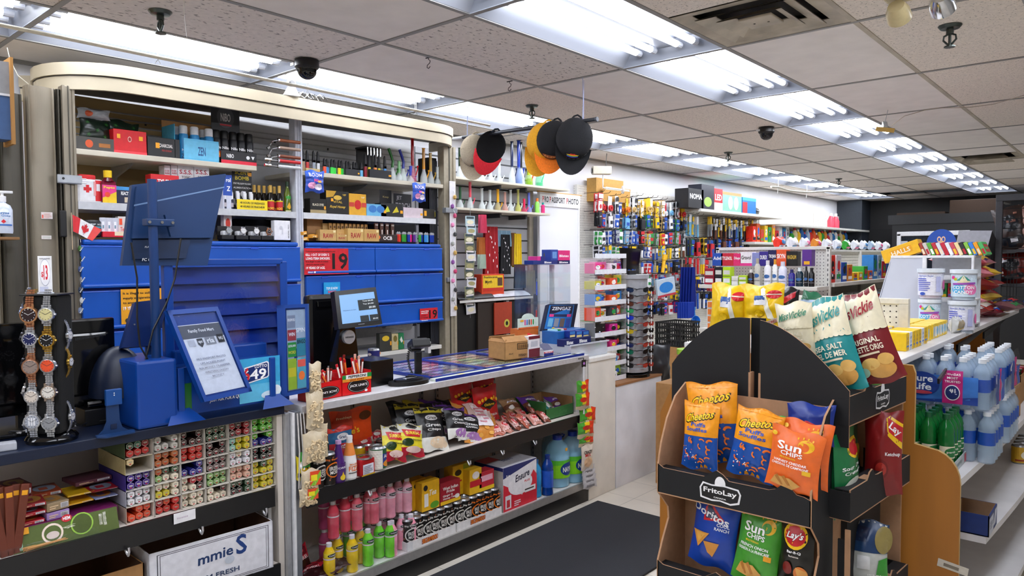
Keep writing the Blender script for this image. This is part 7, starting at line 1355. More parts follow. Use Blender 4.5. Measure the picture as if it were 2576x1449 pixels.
for i in range(4): b.bev(-2.90,-2.83,yb0+.02+.032*i,yb0+.04+.032*i,m[3].z-.01,m[3].z+.006,('a8d8e8','3a8a4a','d8d8d0','a83a40')[i],.003)
part('tray',b,t)
for i in range(3):
    box_on('lip_balm_box','dark blue lip balm box stacked at the counter end',1432+17*i,1448+17*i,832,850,'14308a',[('r',.1,.1,.9,.4,'e8d890'),('r',.1,.5,.9,.9,'3a7ac8')],x=-2.76,d=.04,group='stacked lip balm boxes')
box_on('lip_balm_box','wide dark blue lip balm display box',1420,1487,850,868,'101c5a',[('t','Blistex',.2,.5,.24,.5,'fff'),('t','Blistex',.7,.5,.3,.5,'fff')],x=-2.74,d=.06)
t =thing('plastic_bin','clear plastic bin of small packets at the counter end','bin',(-2.80,PX(1478,890,x=-2.70).y,.912),R(88));b =B();PB =mat('e2e8f0',.2,0,'semi',bump=.4)
for (x0,x1,y0,y1) in ((-.19,.19,-.12,-.117),(-.19,.19,.117,.12),(-.19,-.187,-.12,.12),(.187,.19,-.12,.12)): b.box(x0,x1,y0,y1,0,.085,PB)
b.box(-.2,.2,-.13,-.117,.082,.09,mat('c8ccd6',.3));b.box(-.2,.2,.117,.13,.082,.09,mat('c8ccd6',.3));b.box(-.19,.19,-.12,.12,0,.002,PB);part('bin',b,t)
for i in range(9): b =bag(.07,.05,.02,('e8503a','e8e8f0','c83a50','b8c0d0')[i %4],busy(400+i,3),400+i,nu=6,nv=6);one('small_packet','%s packet inside the clear plastic bin'%('orange','white','red','pale blue')[i %4],'packet',b,(-2.86+.05*(i %3),t.location.y-.14+.035*i,.92),(R(-20),0,R(88)),('orange','white','red','pale blue')[i %4]+' packets in the bin',smooth=True)
# acrylic tower with lip balm
ya,yb =PX(1352,700,x=-3.0).y,PX(1435,700,x=-3.0).y;zt_ =PX(1390,666,x=-3.0).z
t =thing('acrylic_tower','tall clear acrylic display tower behind the lighter case','display tower',(0,0,0));b =B()
for (x0,x1,y0,y1) in ((-3.20,-3.0,ya,ya+.004),(-3.20,-3.0,yb-.004,yb),(-3.005,-3.0,ya,yb),(-3.2,-3.196,ya,yb)): b.box(x0,x1,y0,y1,ZT,zt_,mat('fbfdfe',.04,0,'glass'))
for z in (ZT+.002,1.08,1.24,zt_-.004): b.box(-3.19,-3.01,ya,yb,z,z+.004,mat('fafcfe',.1,0,'glass'))
part('acrylic_case',b,t);b =B();b.bev(-3.06,-3.03,(ya+yb)/2+.02,(ya+yb)/2+.04,ZT,zt_,'c8ccd0',.003);part('inner_post',b,t)
for i,(z,c) in enumerate(((1.30,'5a6ad0'),(1.11,'d84a3a'),(.97,'7a50c8'),(1.10,'c83a4a'))): b =B();b.cyl((0,0,0),(0,0,.09),.005,c);b.cyl((0,0,.09),(0,0,.11),.003,STEEL);one('pen',('blue','orange','violet','red')[i]+' slim pen inside the acrylic tower','pen',b,(-3.03,(ya+.03,ya+.025,ya+.03,yb-.03)[i],z))
bx =[(1342,1402,655,667,'14307a','white and blue lip balm tray on the acrylic tower',[('t','Blistex',.6,.5,.3,.5,'fff')],0),(1402,1434,655,668,'101c5a','small navy lip balm tray on the acrylic tower',[('t','Blistex',.5,.5,.7,.5,'fff')],0),(1404,1434,630,655,'e0307a','pink lip balm box on the acrylic tower',[('t','Blistex',.5,.45,.8,.24,'fff')],1),(1386,1404,628,655,'2a4aa0','blue tilted lip balm box on the acrylic tower',[('r',.2,.2,.8,.8,'6a9ad8')],1),(1352,1372,645,656,'d8348a','pink and navy box on top of the tower',[('r',.4,0,1,1,'1c2c7a')],1)]
for a,c,tp,bt,col,nm,sp,l_ in bx: box_on('lip_balm_box',nm,a,c,tp,bt,col,sp,x=-3.0,z=zt_+.002+.026*l_,d=.08)
for i in range(2): b =B();b.cyl((0,0,0),(0,0,.018),.007,('e86a2a','14307a')[i]);b.cyl((0,0,.018),(0,0,.05),.0075,mat('3a4048',.3),r2=.003);one('lip_balm_tube',('orange','dark')[i]+' tipped lip balm tube standing on the tower','tube',b,(-3.02,(PX(1369,640,x=-3.02).y,PX(1383,640,x=-3.02).y)[i],zt_+.029))
# ---------------------------------------------------------------- stock in the cabinet wall
XS1 =XC-.03
def cs(name,label,a,c,tp,z,col,sp=None,d=.07,x=XS1,**k): return box_on(name,label,a,c,tp,None,col,sp,x=x,z=z,d=d,**k)
PR =('r',.86,.3,.98,.52,'f2a81d')
cs('display_tray','black leaf patterned tray with charcoal tablets, far left top shelf',189,286,346,ZS1,'2a2a2a',[('r',0,0,1,1,'4a4844'),('e',.35,.5,.1,.3,'d8582a'),('r',.6,.3,.9,.6,'a8682a')],d=.14)
for k in range(2):
    b =bag(.16,.13,.05,'16241a',[('p',[(u+.09*math.cos(R(a))*(1 if i %2 else .3),v+.10*math.sin(R(a))*(1 if i %2 else .3)) for i,a in enumerate(range(0,360,26))],'2f6a2c') for u,v in ((.2,.7),(.5,.4),(.8,.75),(.25,.2),(.75,.2))],500+k);one('leaf_pouch',('left','right')[k]+' dark pouch with green leaf print on the top shelf','pouch',b,(XS1-.05,1.42+.135*k,ZS1+.055),(R(-14),R(6),R(90)),smooth=True)
b =bag(.16,.05,.05,mat('b0b4b8',.15),[('e',.3,.5,.12,.3,'d8603a')],502);one('leaf_pouch','grey clear pouch on top of the leaf pouches','pouch',b,(XS1-.07,1.42,ZS1+.17),R(90),smooth=True)
cs('charcoal_box','red flat box with white price tags on the top shelf',285,368,328,ZS1,'d0141e',[('e',.48,.62,.06,.12,'e8b0a0'),('e',.48,.62,.04,.08,'a01018'),('r',.10,.62,.2,.8,'f2a81d'),('r',.76,.6,.88,.78,'f2a81d'),('r',0,.0,1,.12,'e8404a')],d=.12)
cs('charcoal_box','low black box lettered charcoal on the top shelf',371,452,347,ZS1,'1c1c1e',[('t','CHARCOAL',.56,.6,.42,.18,'e8e4e0'),('r',.24,.45,.36,.72,'f2a81d'),('t','FOR HOOKAH',.58,.35,.3,.1,'a83030')],d=.12)
def spray(c,capc,h=.19,r=.026,sp=()):
    b =B();b.lathe([(0,0),(r,0),(r,h*.72),(r*.85,h*.76),(0,h*.76)],c,n=18);b.lathe([(r*.86,h*.76),(r*.86,h*.97),(r*.7,h),(0,h)],capc,n=18);cyl_art(b,list(sp),r+.0003,0,h*.7,160);return b.mesh('can',True)
s1 =spray('2f90cc','e6e8ec',sp=[('e',.5,.62,.14,.12,'f0a080'),('t','Nibo',.5,.4,.5,.1,'dfeaf4'),('t','ZEN',.5,.15,.6,.18,'14406a')]);s2 =spray('15151a','0b0b0d',sp=[('t','Nibo',.5,.68,.6,.12,'f0f0f0'),('e',.5,.38,.3,.14,'e8602a'),('e',.5,.38,.14,.07,'f0a030'),('r',.1,.5,.9,.52,'c82020')])
cs('display_tray','light blue display tray holding blue and white spray cans',462,550,352,ZS1,'5ab0d8',[('r',.0,.1,1,.9,'66b8dc'),('t','ZEN',.5,.45,.22,.4,'1c4a80')],d=.003)
b =B();b.box(0,.003,0,.16,0,.19,mat('3f98b8',.6));b.box(-.0,.30,.155,.16,0,.23,KRAFT);b.box(.30,.303,.06,.16,0,.12,KRAFT);one('display_tray','blue and brown cardboard back of the spray can display','cardboard',b,(XS1,PX(440,390,x=XS1).y,ZS1+.001),R(90))
for i,(px,d) in enumerate(((445,.10),(462,.04),(490,.035),(512,.09),(526,.035))): one('spray_can','blue spray can with white cap in the cardboard display','spray can',s1,(XS1-d,PX(px,390,x=XS1-d).y,ZS1+.003),R(90),'blue spray cans')
cs('display_tray','black display tray with red base for lacquer cans',556,645,382,ZS1,'1c1c20',[('r',0,0,1,.3,'d81f3a'),('t','NiBO',.25,.62,.2,.3,'f0f0f0'),('e',.75,.6,.05,.14,'f0f0f0'),('p',[(.84,.72),(.94,.72),(.89,.45)],'f0f0f0')],d=.003)
cs('display_tray','grey bubble patterned header of the black can display',530,602,268,ZS1+.19,'3a3c40',[('t','NiBO',.5,.6,.34,.3,'f0f0f0'),('e',.5,.6,.3,.38,'55585e'),('t','NiBO',.5,.6,.34,.3,'f0f0f0'),('r',.3,.3,.7,.36,'c82030')],d=.003,x=XS1-.12)
for i,px in enumerate((552,572,594,614,634)): one('spray_can','black gas can with orange flame print in the display','spray can',s2,(XS1-.035,PX(px,395,x=XS1).y,ZS1+.003),R(90),'black gas cans')
for i,(py,c) in enumerate(((352,'8a4a2a'),(371,'a08878'),(392,'7a4028'),(404,'c01820'),(418,'c8cacc'))):
    b =B();b.cyl((0,0,0),(.15,0,0),.010,mat(c,.3,.2),n=12);b.cyl((-.004,0,0),(.006,0,0),.0105,CHROME,n=12);b.tube([(0,0,0),(-.04,0,-.012),(-.055,0,-.04),(-.07,0,-.055)] if i <3 else [(0,0,0),(-.05,0,0)],.004,CHROME,n=6);b.cyl((-.075,0,-.06) if i <3 else (-.09,0,0),(-.06,0,-.05) if i <3 else (-.05,0,0),.009,CHROME,n=8);one('flexible_lighter',('topmost patterned','second mottled','third brown','plain red','lowest silver')[i]+' flexible neck lighter clipped by the white post','lighter',b,PX(700,py,x=XC+.03),R(90))
def lighter(c,h=.075,capc='b9bcc2',w=.022,top=None):
    b =B();b.bev(-w/2,w/2,-.006,.006,0,h*.72,mat(c,.2),.004);b.bev(-w/2,w/2,-.006,.006,h*.72,h*(.9),mat(capc,.3,.6) if capc != 'k' else BLACK,.002)
    if top: b.prism([(-w/2,h*.72),(w/2,h*.72),(w*.3,h*1.3),(-w*.1,h*1.6),(-w*.3,h*1.5)],-.006,.006,mat(top,.4),'y')
    else: b.cyl((-.003,0,h*.9),(.005,0,h*.95),.004,STEEL,n=8)
    return b
LN ={'e8502a': 'orange red','3a8ad0': 'blue','3ad84a': 'neon green','e8d020': 'yellow','f02a80': 'hot pink','8a94a0': 'grey','c82a2a': 'red','1a3a9a': 'navy','6ab0d8': 'sky blue','3a9a3a': 'green','5a2a80': 'violet','d8dce0': 'clear','a88a6a': 'tan','8a1a2a': 'dark red','f0883a': 'orange'}
def lrow(px0,px1,n,cs_,z,x,h,top=None,where='',capc='b9bcc2'):
    for i in range(n):
        c =cs_[i %len(cs_)];key =('L',c,h,top,capc)
        if key not in hm: hm[key] =lighter(c,h,capc,top=top).mesh('lighter')
        one('pocket_lighter','%s lighter in the row %s'%(LN[c],where),'lighter',hm[key],(x-.012*(i %2),PX(px0+(px1-px0)*(i+.5)/n,560,x=x).y,z),R(90),LN[c]+' lighters '+where)
lrow(758,812,4,['a88a6a','c82a2a','8a94a0','d8dce0'],ZS1+.002,XS1,.085,'15151a','with black caps near the white post','k')
lrow(814,915,11,['e8502a','3a8ad0','3ad84a','3ad84a','e8d020','3ad84a','3a8ad0','f02a80','8a94a0','c82a2a','6ab0d8'],ZS1+.002,XS1,.06,'15151a','of bright torch lighters','k')
lrow(915,976,5,['8a1a2a','e8d020','f0883a','e8d020','3a8ad0'],ZS1+.002,XS1,.10,'1c1c20','of tall torches under the black hooks','k')
b =B();b.bev(0,.14,-.02,.10,-.01,.003,BLACK,.002);b.box(0,.14,.08,.09,-.2,0,BLACK)
for i in range(5): b.cyl((.015+.028*i,-.02,-.06),(.015+.028*i,-.02,-.005),.006,CHROME,n=8)
one('lighter_display','black hooked display holding the tall torch lighters','display stand',b,(XS1-.06,PX(918,400,x=XS1-.05).y,ZS1+.22),R(90))
for k,(a,c,col) in enumerate(((770,805,'c8b07a'),(870,905,'2a2c30'),(930,985,'1c1e24'))): cs('display_tray',('cream tray with price tags under the lighters','dark tray with yellow price tag','dark blue tray beside the glass pipes')[k],a,c,424+2*k,ZS1,col,[PR],d=.02,x=XS1+.02)
def bong(px,top,c1,c2,nm,z,x,bent=0,r=.03,colr='f0f4f4',bot=None):
    h =PX(px,top,x=x).z-z;b =B();g1 =mat(c1 or 'eef6f6',.05,0,'semi',bump=.45);n =18
    b.lathe([(0,0),(r,0),(r*1.1,.008),(r*.95,h*.18),(r*.42,h*.36),(r*.42,h*.40)],g1,n=n);b.lathe([(r*.7,h*.02),(r*.8,h*.1),(0,h*.1)],g1,n=n)
    if bent: b.tube([(0,0,h*.38),(.005,0,h*.6),(-.008,0,h*.78),(-.022,0,h*.95),(-.026,0,h)],r*.38,mat(c2,.08),n=10)
    else: b.cyl((0,0,h*.38),(0,0,h),r*.42,mat(c2,.08) if c2 else g1,n=14,cap=False)
    b.lathe([(r*.42,h*.985),(r*.55,h*.99),(r*.55,h),(r*.42,h)],mat(c2 or 'e0f0f0',.1),n=14) if not bent else None
    b.tube([(r*.8,0,h*.12),(r*1.5,0,h*.3)],r*.16,mat(c2 or 'e6f0f0',.1),n=8);b.lathe([(r*.1,h*.3),(r*.3,h*.38)],mat(c2 or 'e6f0f0',.1),o=(r*1.5,0,0),n=10)
    one('glass_pipe',nm,'glass water pipe',b,(x,PX(px,430,x=x).y,z),R(70),smooth=True)
for a in ((987,374,'','1c6a20','small pipe with bent dark green neck',1),(1014,377,'','1c2a9a','small pipe with bent deep blue neck',1),(1004,405,'','8ac88a','tiny clear pipe between the green and blue ones',0),(1038,348,'d86a8a','c01820','red necked pipe with pink base on cabinet shelf',0),(1033,418,'','2a4ad0','tiny blue pipe before the red necked one',0),(1066,373,'','e8a020','yellow patterned pipe near the canopy end',0),(1083,385,'','c8a040','amber and white patterned pipe near cabinet corner',0),(1100,420,'','d0d8d8','short clear glass pipe at the cabinet corner',0)): bong(a[0],a[1],a[2],a[3],a[4],ZS1+.002,XS1-.02,a[5],r=.026)
XSW =-4.27
for a in ((1157,372,'','1a3a24','tall clear tube pipe with dark green top and base',.03),(1305,354,'8aa8e8','1c3aa8','tall blue glass pipe on slatwall shelf',.034),(1288,356,'','1c2a50','dark blue glass pipe behind the caps',.03),(1310,358,'','23262c','tall black necked glass pipe on slatwall shelf',.036),(1330,363,'a0d828','e0401c','rasta coloured red and yellow glass pipe',.036),(1356,362,'3ad08a','2ac884','bright green glass pipe, rightmost',.036)): bong(a[0],a[1],a[2],a[3],a[4],2.202,XSW,0,r=a[5])
b =B();b.cyl((0,0,0),(0,0,.05),.0155,mat('f0c818',.2),n=14);one('neck_sleeve','yellow middle band on the rasta glass pipe','glass sleeve',b,(XSW,PX(1330,430,x=XSW).y,2.30))
for i in range(3): bong(1212+22*i,410,'','',('clear small pipe behind the beige cap','clear small pipe behind the navy cap','clear small pipe between caps and blue pipe')[i],2.202,XSW,0,r=.03)
for i,(px,tp,c1,c2,nm) in enumerate(((1157,470,'','2a5a3a','clear pipe with green neck on second slatwall shelf'),(1182,452,'','e85a6a','pink topped clear beaker pipe on slatwall'),(1212,474,'','','clear double pipe with side arm'),(1232,478,'','','clear round pipe next to the side arm one'),(1252,476,'d8c890','f0b020','orange topped clear pipe'),(1270,482,'e8b0a0','','small pinkish clear pipe on slatwall'),(1284,478,'','','small clear pipe with bent mouth'),(1303,476,'d8d870','','yellowish clear pipe on the slatwall'),(1318,500,'e83a6a','e8305a','tiny pink glass pipe on the slatwall'),(1330,485,'a8a8e8','6a7ae0','violet blue glass pipe'))): bong(px,tp,c1,c2,nm,1.957,XSW,int(i in (2,6,7)) and 0,r=.027)
b =bottle([(0,0),(.022,0),(.022,.09),(.012,.105),(0,.105)],mat('8ad858',.2),'e87a2a',(.105,.135),.012);one('cleaner_bottle','lime green cleaner bottle with orange cap','bottle',b,(XSW+.03,PX(1345,520,x=XSW).y,1.957),smooth=True)
b =bottle([(0,0),(.018,0),(.018,.07),(.01,.08),(0,.08)],mat('e83a80',.2),'1a8a8a',(.08,.10),.011);one('cleaner_bottle','pink bottle with teal cap at the shelf end','bottle',b,(XSW+.03,PX(1362,520,x=XSW).y-.015,1.957),smooth=True)
# second shelf
b =B();b.bev(-.062,.062,0,.05,0,.12,mat('e8e8ec',.4),.012);b.bev(-.05,.03,.005,.045,.11,.142,mat('d8141e',.35),.01);b.front([('r',.24,.5,.54,.64,'d81420'),('r',.33,.42,.45,.74,'d81420'),('r',.68,.08,.96,.95,'d81420'),('r',.72,.5,.86,.8,'f0e8ec'),('r',.62,.3,.7,.9,'f2a0a0')],.124,.12,0);one('first_aid_kit','white and red first aid kit with red cross','kit',b,(XS1,PX(228,490,x=XS1).y,ZS2+.002),R(92))
b =B();b.bev(-.035,.035,-.02,.02,0,.115,mat('7a1430',.15),.012);b.lathe([(.03,.112),(.018,.13),(.018,.135)],mat('5a0f20',.15),n=18);b.lathe([(.019,.132),(.02,.168),(0,.168)],mat('f0c818',.35),n=18);b.front([('r',0,0,1,.85,'e8308a'),('p',[(0,.25),(1,.55),(1,0),(0,0)],'f0c818'),('t','Pepto',.5,.72,.8,.14,'f8e020'),('e',.35,.4,.2,.12,'e8402a')],.066,.11,-.0205);one('medicine_bottle','pink and yellow labelled stomach medicine bottle','bottle',b,(XS1,PX(272,490,x=XS1).y,ZS2+.002),R(88),smooth=False)
cs('medicine_box','dark navy and blue allergy medicine box',289,335,470,ZS2+.002,'10183a',[('r',0,.8,1,1,'3a90d0'),('t','REACTINE',.62,.62,.6,.2,'f4f4f4'),('r',.5,.1,.9,.4,'c8b8a0')]);cs('medicine_box','red and white pain relief box behind the monitor',379,450,440,ZS2+.002,'d01420',[('t','TYLENOL',.58,.78,.7,.14,'fff')])
for i,(a,c) in enumerate(((413,428),(430,446),(447,487),(488,526))): cs('tonic_box',('grey white tonic box, far left','grey white tonic box, second','white tonic box with red initials, left of two in front','white tonic box with red initials, right of two in front')[i],a,c,416,ZS2+.002,'e8e6ea',[('t','S.S.S.',.5,.84,.8,.10,'b81a3a'),('t','TONIC',.5,.72,.55,.05,'222')],x=XS1-.05)
cs('medicine_box','blue and white box right of the monitor edge',560,583,440,ZS2+.002,'c8ccdc',[('r',0,.4,1,1,'1c4aa8'),('t','rol',.6,.85,.5,.12,'fff'),('t','Z',.6,.6,.4,.14,'fff')])
cs('display_card','black header card of the scent spray display',583,633,424,ZS2+.075,'17171a',[('t','SCENT',.5,.86,.7,.13,'d8c020'),('t','BOMB',.5,.68,.7,.13,'d8c020'),('r',.8,.76,.98,.88,'f2a020'),('t','SPRAY WILL BLOW YOU AWAY',.5,.5,.9,.06,'e8e8e8'),('t','ALIMENTATION',.5,.36,.9,.06,'e8e8e8'),('e',.5,.16,.1,.1,'e0e0e0')],d=.003,x=XS1-.09)
cs('display_tray','yellow freshness display tray on the cabinet shelf',596,673,503,ZS2+.002,'f0d414',[('t','48 HOURS OF FRESHNESS',.5,.68,.8,.2,'2a2a10'),('t','48 HEURES DE FRAICHEUR',.5,.32,.8,.2,'2a2a10')],d=.003,x=XS1+.02)
b =bottle([(0,0),(.012,0),(.012,.055),(.008,.062),(0,.062)],mat('24283a',.2),'e8e8ec',(.06,.10),.0105,[('r',.1,.1,.9,.7,'b8b0b8')],.0122,(.01,.05),n=12).mesh('spray',True)
for i in range(10): one('scent_bottle','small white capped scent spray in the yellow tray','bottle',b,(XS1-.01-.03*(i//5),2.085+.042*(i %5)+.012*(i//5),ZS2+.003+.012*(i//5)),R(90),'scent spray bottles')
b =bottle([(0,0),(.019,0),(.019,.09),(.008,.12),(.008,.13),(0,.13)],mat('14100c',.1),'c8a04a',(.115,.16),.0095,[('r',0,.05,1,.8,'c82028'),('t','ROOTS',.5,.2,.8,.2,'f0e020'),('r',0,.8,1,.9,'e8d820')],.0193,.005 and (.005,.075),n=14).mesh('tonic',True)
for i in range(7): one('tonic_bottle',('dark roots tonic bottle with gold neck at the front','dark tonic bottle with gold neck behind')[i >1],'bottle',b,(XS1-(.01 if i <2 else .07),PX((683,705,655,667,680,693,706)[i],500,x=XS1).y,ZS2+.002),R(90),('front','rear')[i >1]+' roots tonic bottles')
b =bottle([(0,0),(.021,0),(.021,.11),(.009,.15),(.009,.165),(0,.165)],mat('5a6a1c',.08),'1c3a20',(.16,.19),.01,[('e',.5,.82,.3,.1,'3aa03a'),('p',[(.5,.55),(.3,.25),(.5,.1),(.7,.25)],'e8b020'),('r',.2,0,.8,.05,'e8e8c0')],.0213,(.005,.11));one('oil_bottle','tall olive oil bottle beside the white post','bottle',b,(XS1-.01,PX(725,500,x=XS1).y,ZS2+.002),R(90),smooth=True)
for k,(a,c,tp,bt) in enumerate(((767,816,430,484),(1037,1071,462,508))): bag_on('candy_bag',('blue and pink candy bag hanging beside the white post','blue and pink candy bag hanging near the cabinet corner')[k],a,c,tp,bt,'2a50b8',[('r',0,.7,1,1,'3a6ad8'),('t','BOOM',.5,.8,.7,.18,'f0e8f4'),('t','Mix',.6,.55,.4,.14,'e84aa0'),('e',.3,.3,.2,.15,'e8a0c8'),('e',.65,.25,.2,.15,'e8e0f0'),('r',.6,.45,.8,.55,'f2a81d')],x=XC+.025,t=.03,seed=520+k,wr=.008)
for a in (('seed_box','black box with small gold lettering below the candy bag',780,820,500,'15140f',[('t','BLACK EYES',.5,.6,.7,.16,'e0d8c0'),('r',0,0,1,.25,'a8946a'),PR]),('honey_box','wide black and gold royal honey box',820,877,481,'14120f',[('t','VIP',.8,.85,.16,.08,'d8b040'),('p',[(0,.7),(0,1),(.45,1),(.3,.75)],'c89a2a'),('e',.5,.72,.18,.1,'d8b040'),('i','Royal Honey',.5,.32,.7,.14,'d8b040'),('t','VITAL',.5,.54,.4,.1,'d8b040'),('r',.2,.55,.3,.68,'f2a81d')]),('honey_box','gold VIP box with red medallion',878,921,488,'dca428',[('e',.5,.5,.2,.22,'c81c20'),('t','VIP',.8,.84,.2,.08,'f4e8c0'),('r',.0,.4,.28,.6,'c84030'),('r',.72,.4,1,.6,'c84030')]),('display_tray','light blue display tray of small blue bottles',922,972,514,'6ab0d8',[('e',.3,.6,.2,.3,'3a7ac0'),('e',.7,.6,.2,.3,'3a7ac0'),PR]),('display_tray','black tray with yellow green sachets',958,1014,512,'16181a',[('p',[(.1,.3),(.3,.8),(.4,.4)],'c8d020'),('p',[(.5,.3),(.7,.8),(.8,.4)],'d0c020'),PR]),('display_tray','pale pink tray of torch lighters',1015,1064,523,'d8c8d0',[PR]),('display_tray','dark tray of yellow pocket torches',1064,1094,526,'201c14',[('r',.1,.3,.3,.8,'f2a81d')])): cs(a[0],a[1],a[2],a[3],a[4],ZS2+.002,a[5],a[6],x=XS1)
cs('display_card','dark header card lettered jet torch',990,1035,488,ZS2+.03,'2a2c30',[('t','JET',.3,.78,.3,.24,'b8b8bc'),('t','TORCH',.5,.42,.8,.3,'b8b8bc')],x=XS1-.09,d=.004);cs('display_card','round topped black header card beside the jet torch one',955,985,478,ZS2+.03,'101012',[('t','Keep',.5,.7,.5,.1,'a89a60')],x=XS1-.09,d=.004)
lrow(1066,1094,5,['e8d020'],ZS2+.02,XS1-.02,.055,None,'of yellow lighters at the cabinet corner');lrow(1018,1062,6,['c82a2a','8a94a0','d8dce0','1a3a9a'],ZS2+.02,XS1-.02,.05,None,'in the pale pink tray');lrow(925,970,4,['3a8ad0','6ab0d8'],ZS2+.02,XS1-.03,.06,None,'in the light blue tray')
# on top of the blue cabinets
X0_ =XB-.04
b =can(.045,.085,'20262c',[('t','DEEP ICE',.5,.82,.6,.12,'e8f0f4'),('r',0,.55,1,.68,'4a9ab0'),('r',.2,.1,.8,.5,'3a4a54')],lid=BLACK);one('gel_jar','round dark pain gel jar near the flag','jar',b,(X0_-.02,PX(233,570,x=X0_).y,ZB+.012),R(92))
for i in range(3): b =B();b.bev(-.016,.016,-.004,.004,0,.10,mat('c8ccd8',.2),.012);b.front([('r',.3,.2,.7,.8,'f0f2f8'),('r',.38,.45,.62,.62,'6a94a8')],.03,.1,-.0045);one('thermometer','clear boxed digital thermometer above the blue cabinet','thermometer',b,(X0_,PX(259+15*i,575,x=X0_).y,ZB+.012),R(90),'boxed thermometers')
for a in ((297,322,545,'d8d0cc',[('t','Test',.5,.4,.6,.2,'d84a3a'),('r',.1,.6,.4,.9,'f0502a')],'white test kit box beside the thermometers',0),(258,318,583,'d81430',[('r',.5,.3,.95,1,'e8d8b8')],'red low box with cream label over the blue cabinet',.03),(690,730,555,'ecebf0',[('t','MODEL PRO',.88,.45,.7,.06,90,'444'),('e',.4,.62,.1,.1,'d0d0d8'),('r',.45,.3,.52,.6,'d0d0d8')],'white earphone box lettered MODEL PRO',.01),(563,583,541,'e8dcdc',[('e',.5,.5,.3,.3,'d83a2a')],'small white box with red flower picture',-.06)): cs('small_box',a[5],a[0],a[1],a[2],ZB+(.012 if a[6] >= 0 else .06),a[3],a[4],x=X0_+a[6],d=.04)
for i,(a,c) in enumerate(((558,588),(594,624),(628,656),(658,689))):
    loc,w,h,rz =place(a,c,568,None,x=X0_,z=ZB+.012);t =thing('watch_box',('open black watch box, leftmost of four','open black watch box, second of four','open black watch box, third of four','open black watch box, beside the earphone box')[i],'box',loc,R(88));b =B();b.bev(-w/2,w/2,0,.06,0,.025,'15151a',.003);b.box(-w/2,w/2,.055,.06,0,h,'101014');b.bev(-w*.36,w*.36,.005,.05,.02,.05,mat('dcdcde',.6),.01);part('box',b,t)
    watch('c8c8cc',('c8cacc','e0e0e4','e8e8ea','c8845a')[i],('a8acb0','e8e8e8','f0f0f0','3a2a28')[i],(loc.x+.005,loc.y,loc.z+.05),R(88),('silver skeleton','white strapped','round white','rose gold dark dial')[i]+' watch displayed in an open box',.95,hl=.022)
RW =lambda s: [('t','RAW',.5,.45,.62,.42*s,'a8282a'),('r',.8,.75,.95,.95,'e8d8a0')]
for a in ((805,846,578,'c8a060',RW(1),'tan RAW paper box, left of the row',0),(847,873,590,'c8a060',RW(.8),'small tan RAW box in the middle',0),(847,873,577,'d0a868',RW(.8),'second small tan RAW box leaning behind',-.03),(875,915,575,'cfa862',RW(1),'tall tan RAW box, front row',.01),(916,954,577,'c39a58',RW(1),'darker tan RAW box in front',.015),(812,842,562,'b8925a',RW(.6),'tan RAW box standing at the back',-.08),(772,812,545,'a87a4a',None,'plain brown cardboard flap behind the orange sachets',-.10),(944,1000,590,'2a1a14',[('t','OCB',.55,.5,.4,.5,'f4f0ec'),('e',.12,.6,.1,.3,'e86a2a')],'dark brown OCB display tray',.01)): cs('rolling_paper_box',a[5],a[0],a[1],a[2],ZB+.012,a[3],a[4],x=X0_+a[6],d=.05)
for i in range(10): b =carton(B(),.022,.012,.085,'b88a4c',[('e',.5,.7,.3,.1,'5a3a20'),('r',.1,.2,.9,.5,'8a6030')]);one('cone_packet','tan paper cone packet standing behind the tan boxes','packet',b,(X0_-.06,PX(845+10*i,560,x=X0_).y,ZB+.012+.035),R(90),'cone packets')
for i in range(4): b =carton(B(),.028,.012,.12,'4a2a1c',[('t','OCB',.5,.88,.8,.08,'f4f0ec'),('p',[(.35,.6),(.65,.62),(.55,.2),(.45,.2)],'e8e0d8')]);one('paper_packet','brown OCB packet standing in the display tray','packet',b,(X0_-.01,PX(950+13.5*i,590,x=X0_).y,ZB+.012+.01),R(90),'OCB packets')
for i in range(7): b =carton(B(),.04,.03,.02,'e8a030',[('r',.2,.2,.8,.6,'f4d8a0')]);one('orange_sachet','orange sachet in the jumble beside the white post','sachet',b,(X0_-.02*(i %3),PX(768+7*(i %6),600,x=X0_).y,ZB+.013+.018*(i//3)),(0,R(10*(i %3-1)),R(80+15*(i %4))),'orange sachets')
lrow(996,1094,14,['c82a2a','e8502a','3a9a3a','3a9a3a','1a3a9a','f02a80','5a2a80','8a94a0','3a9a3a','1a3a9a','3a8ad0','6ab0d8','1a3a9a','1a3a9a'],ZB+.013,X0_,.075,None,'on top of the right blue cabinet')
# low back shelf
for i,a in enumerate(((955,985,838,'3a3a34',[('e',.5,.7,.3,.15,'e8c030')],'dark box with yellow flower, low back shelf'),(986,1002,840,'c8b88a',[('e',.5,.7,.3,.2,'7a6a2a')],'pale sunflower box, low back shelf'),(1003,1016,838,'1f7a4a',[('p',[(.2,.6),(.5,.8),(.8,.5),(.5,.4)],'e8e8e0')],'green sachet box, low back shelf'),(1017,1045,855,'8a94a0',[('e',.5,.4,.3,.3,'c8d0d8')],'grey blue box, low back shelf'),(779,797,869,'e8e6ec',[('p',[(.2,.8),(.8,.8),(.5,.3)],'1c4aa0'),('t','Neo',.5,.15,.6,.2,'5a6a8a')],'white cold remedy box, left of three'),(798,812,869,'e8e6ec',[('p',[(.2,.8),(.8,.8),(.5,.3)],'1c4aa0')],'white cold remedy box, middle of three'),(813,826,869,'e8e6ec',[('r',.2,.6,.9,.9,'2a2a8a')],'white cold remedy box, right of three'))): cs('small_box',a[5],a[0],a[1],a[2],.897,a[3],a[4]+[PR],x=-4.0,d=.04)
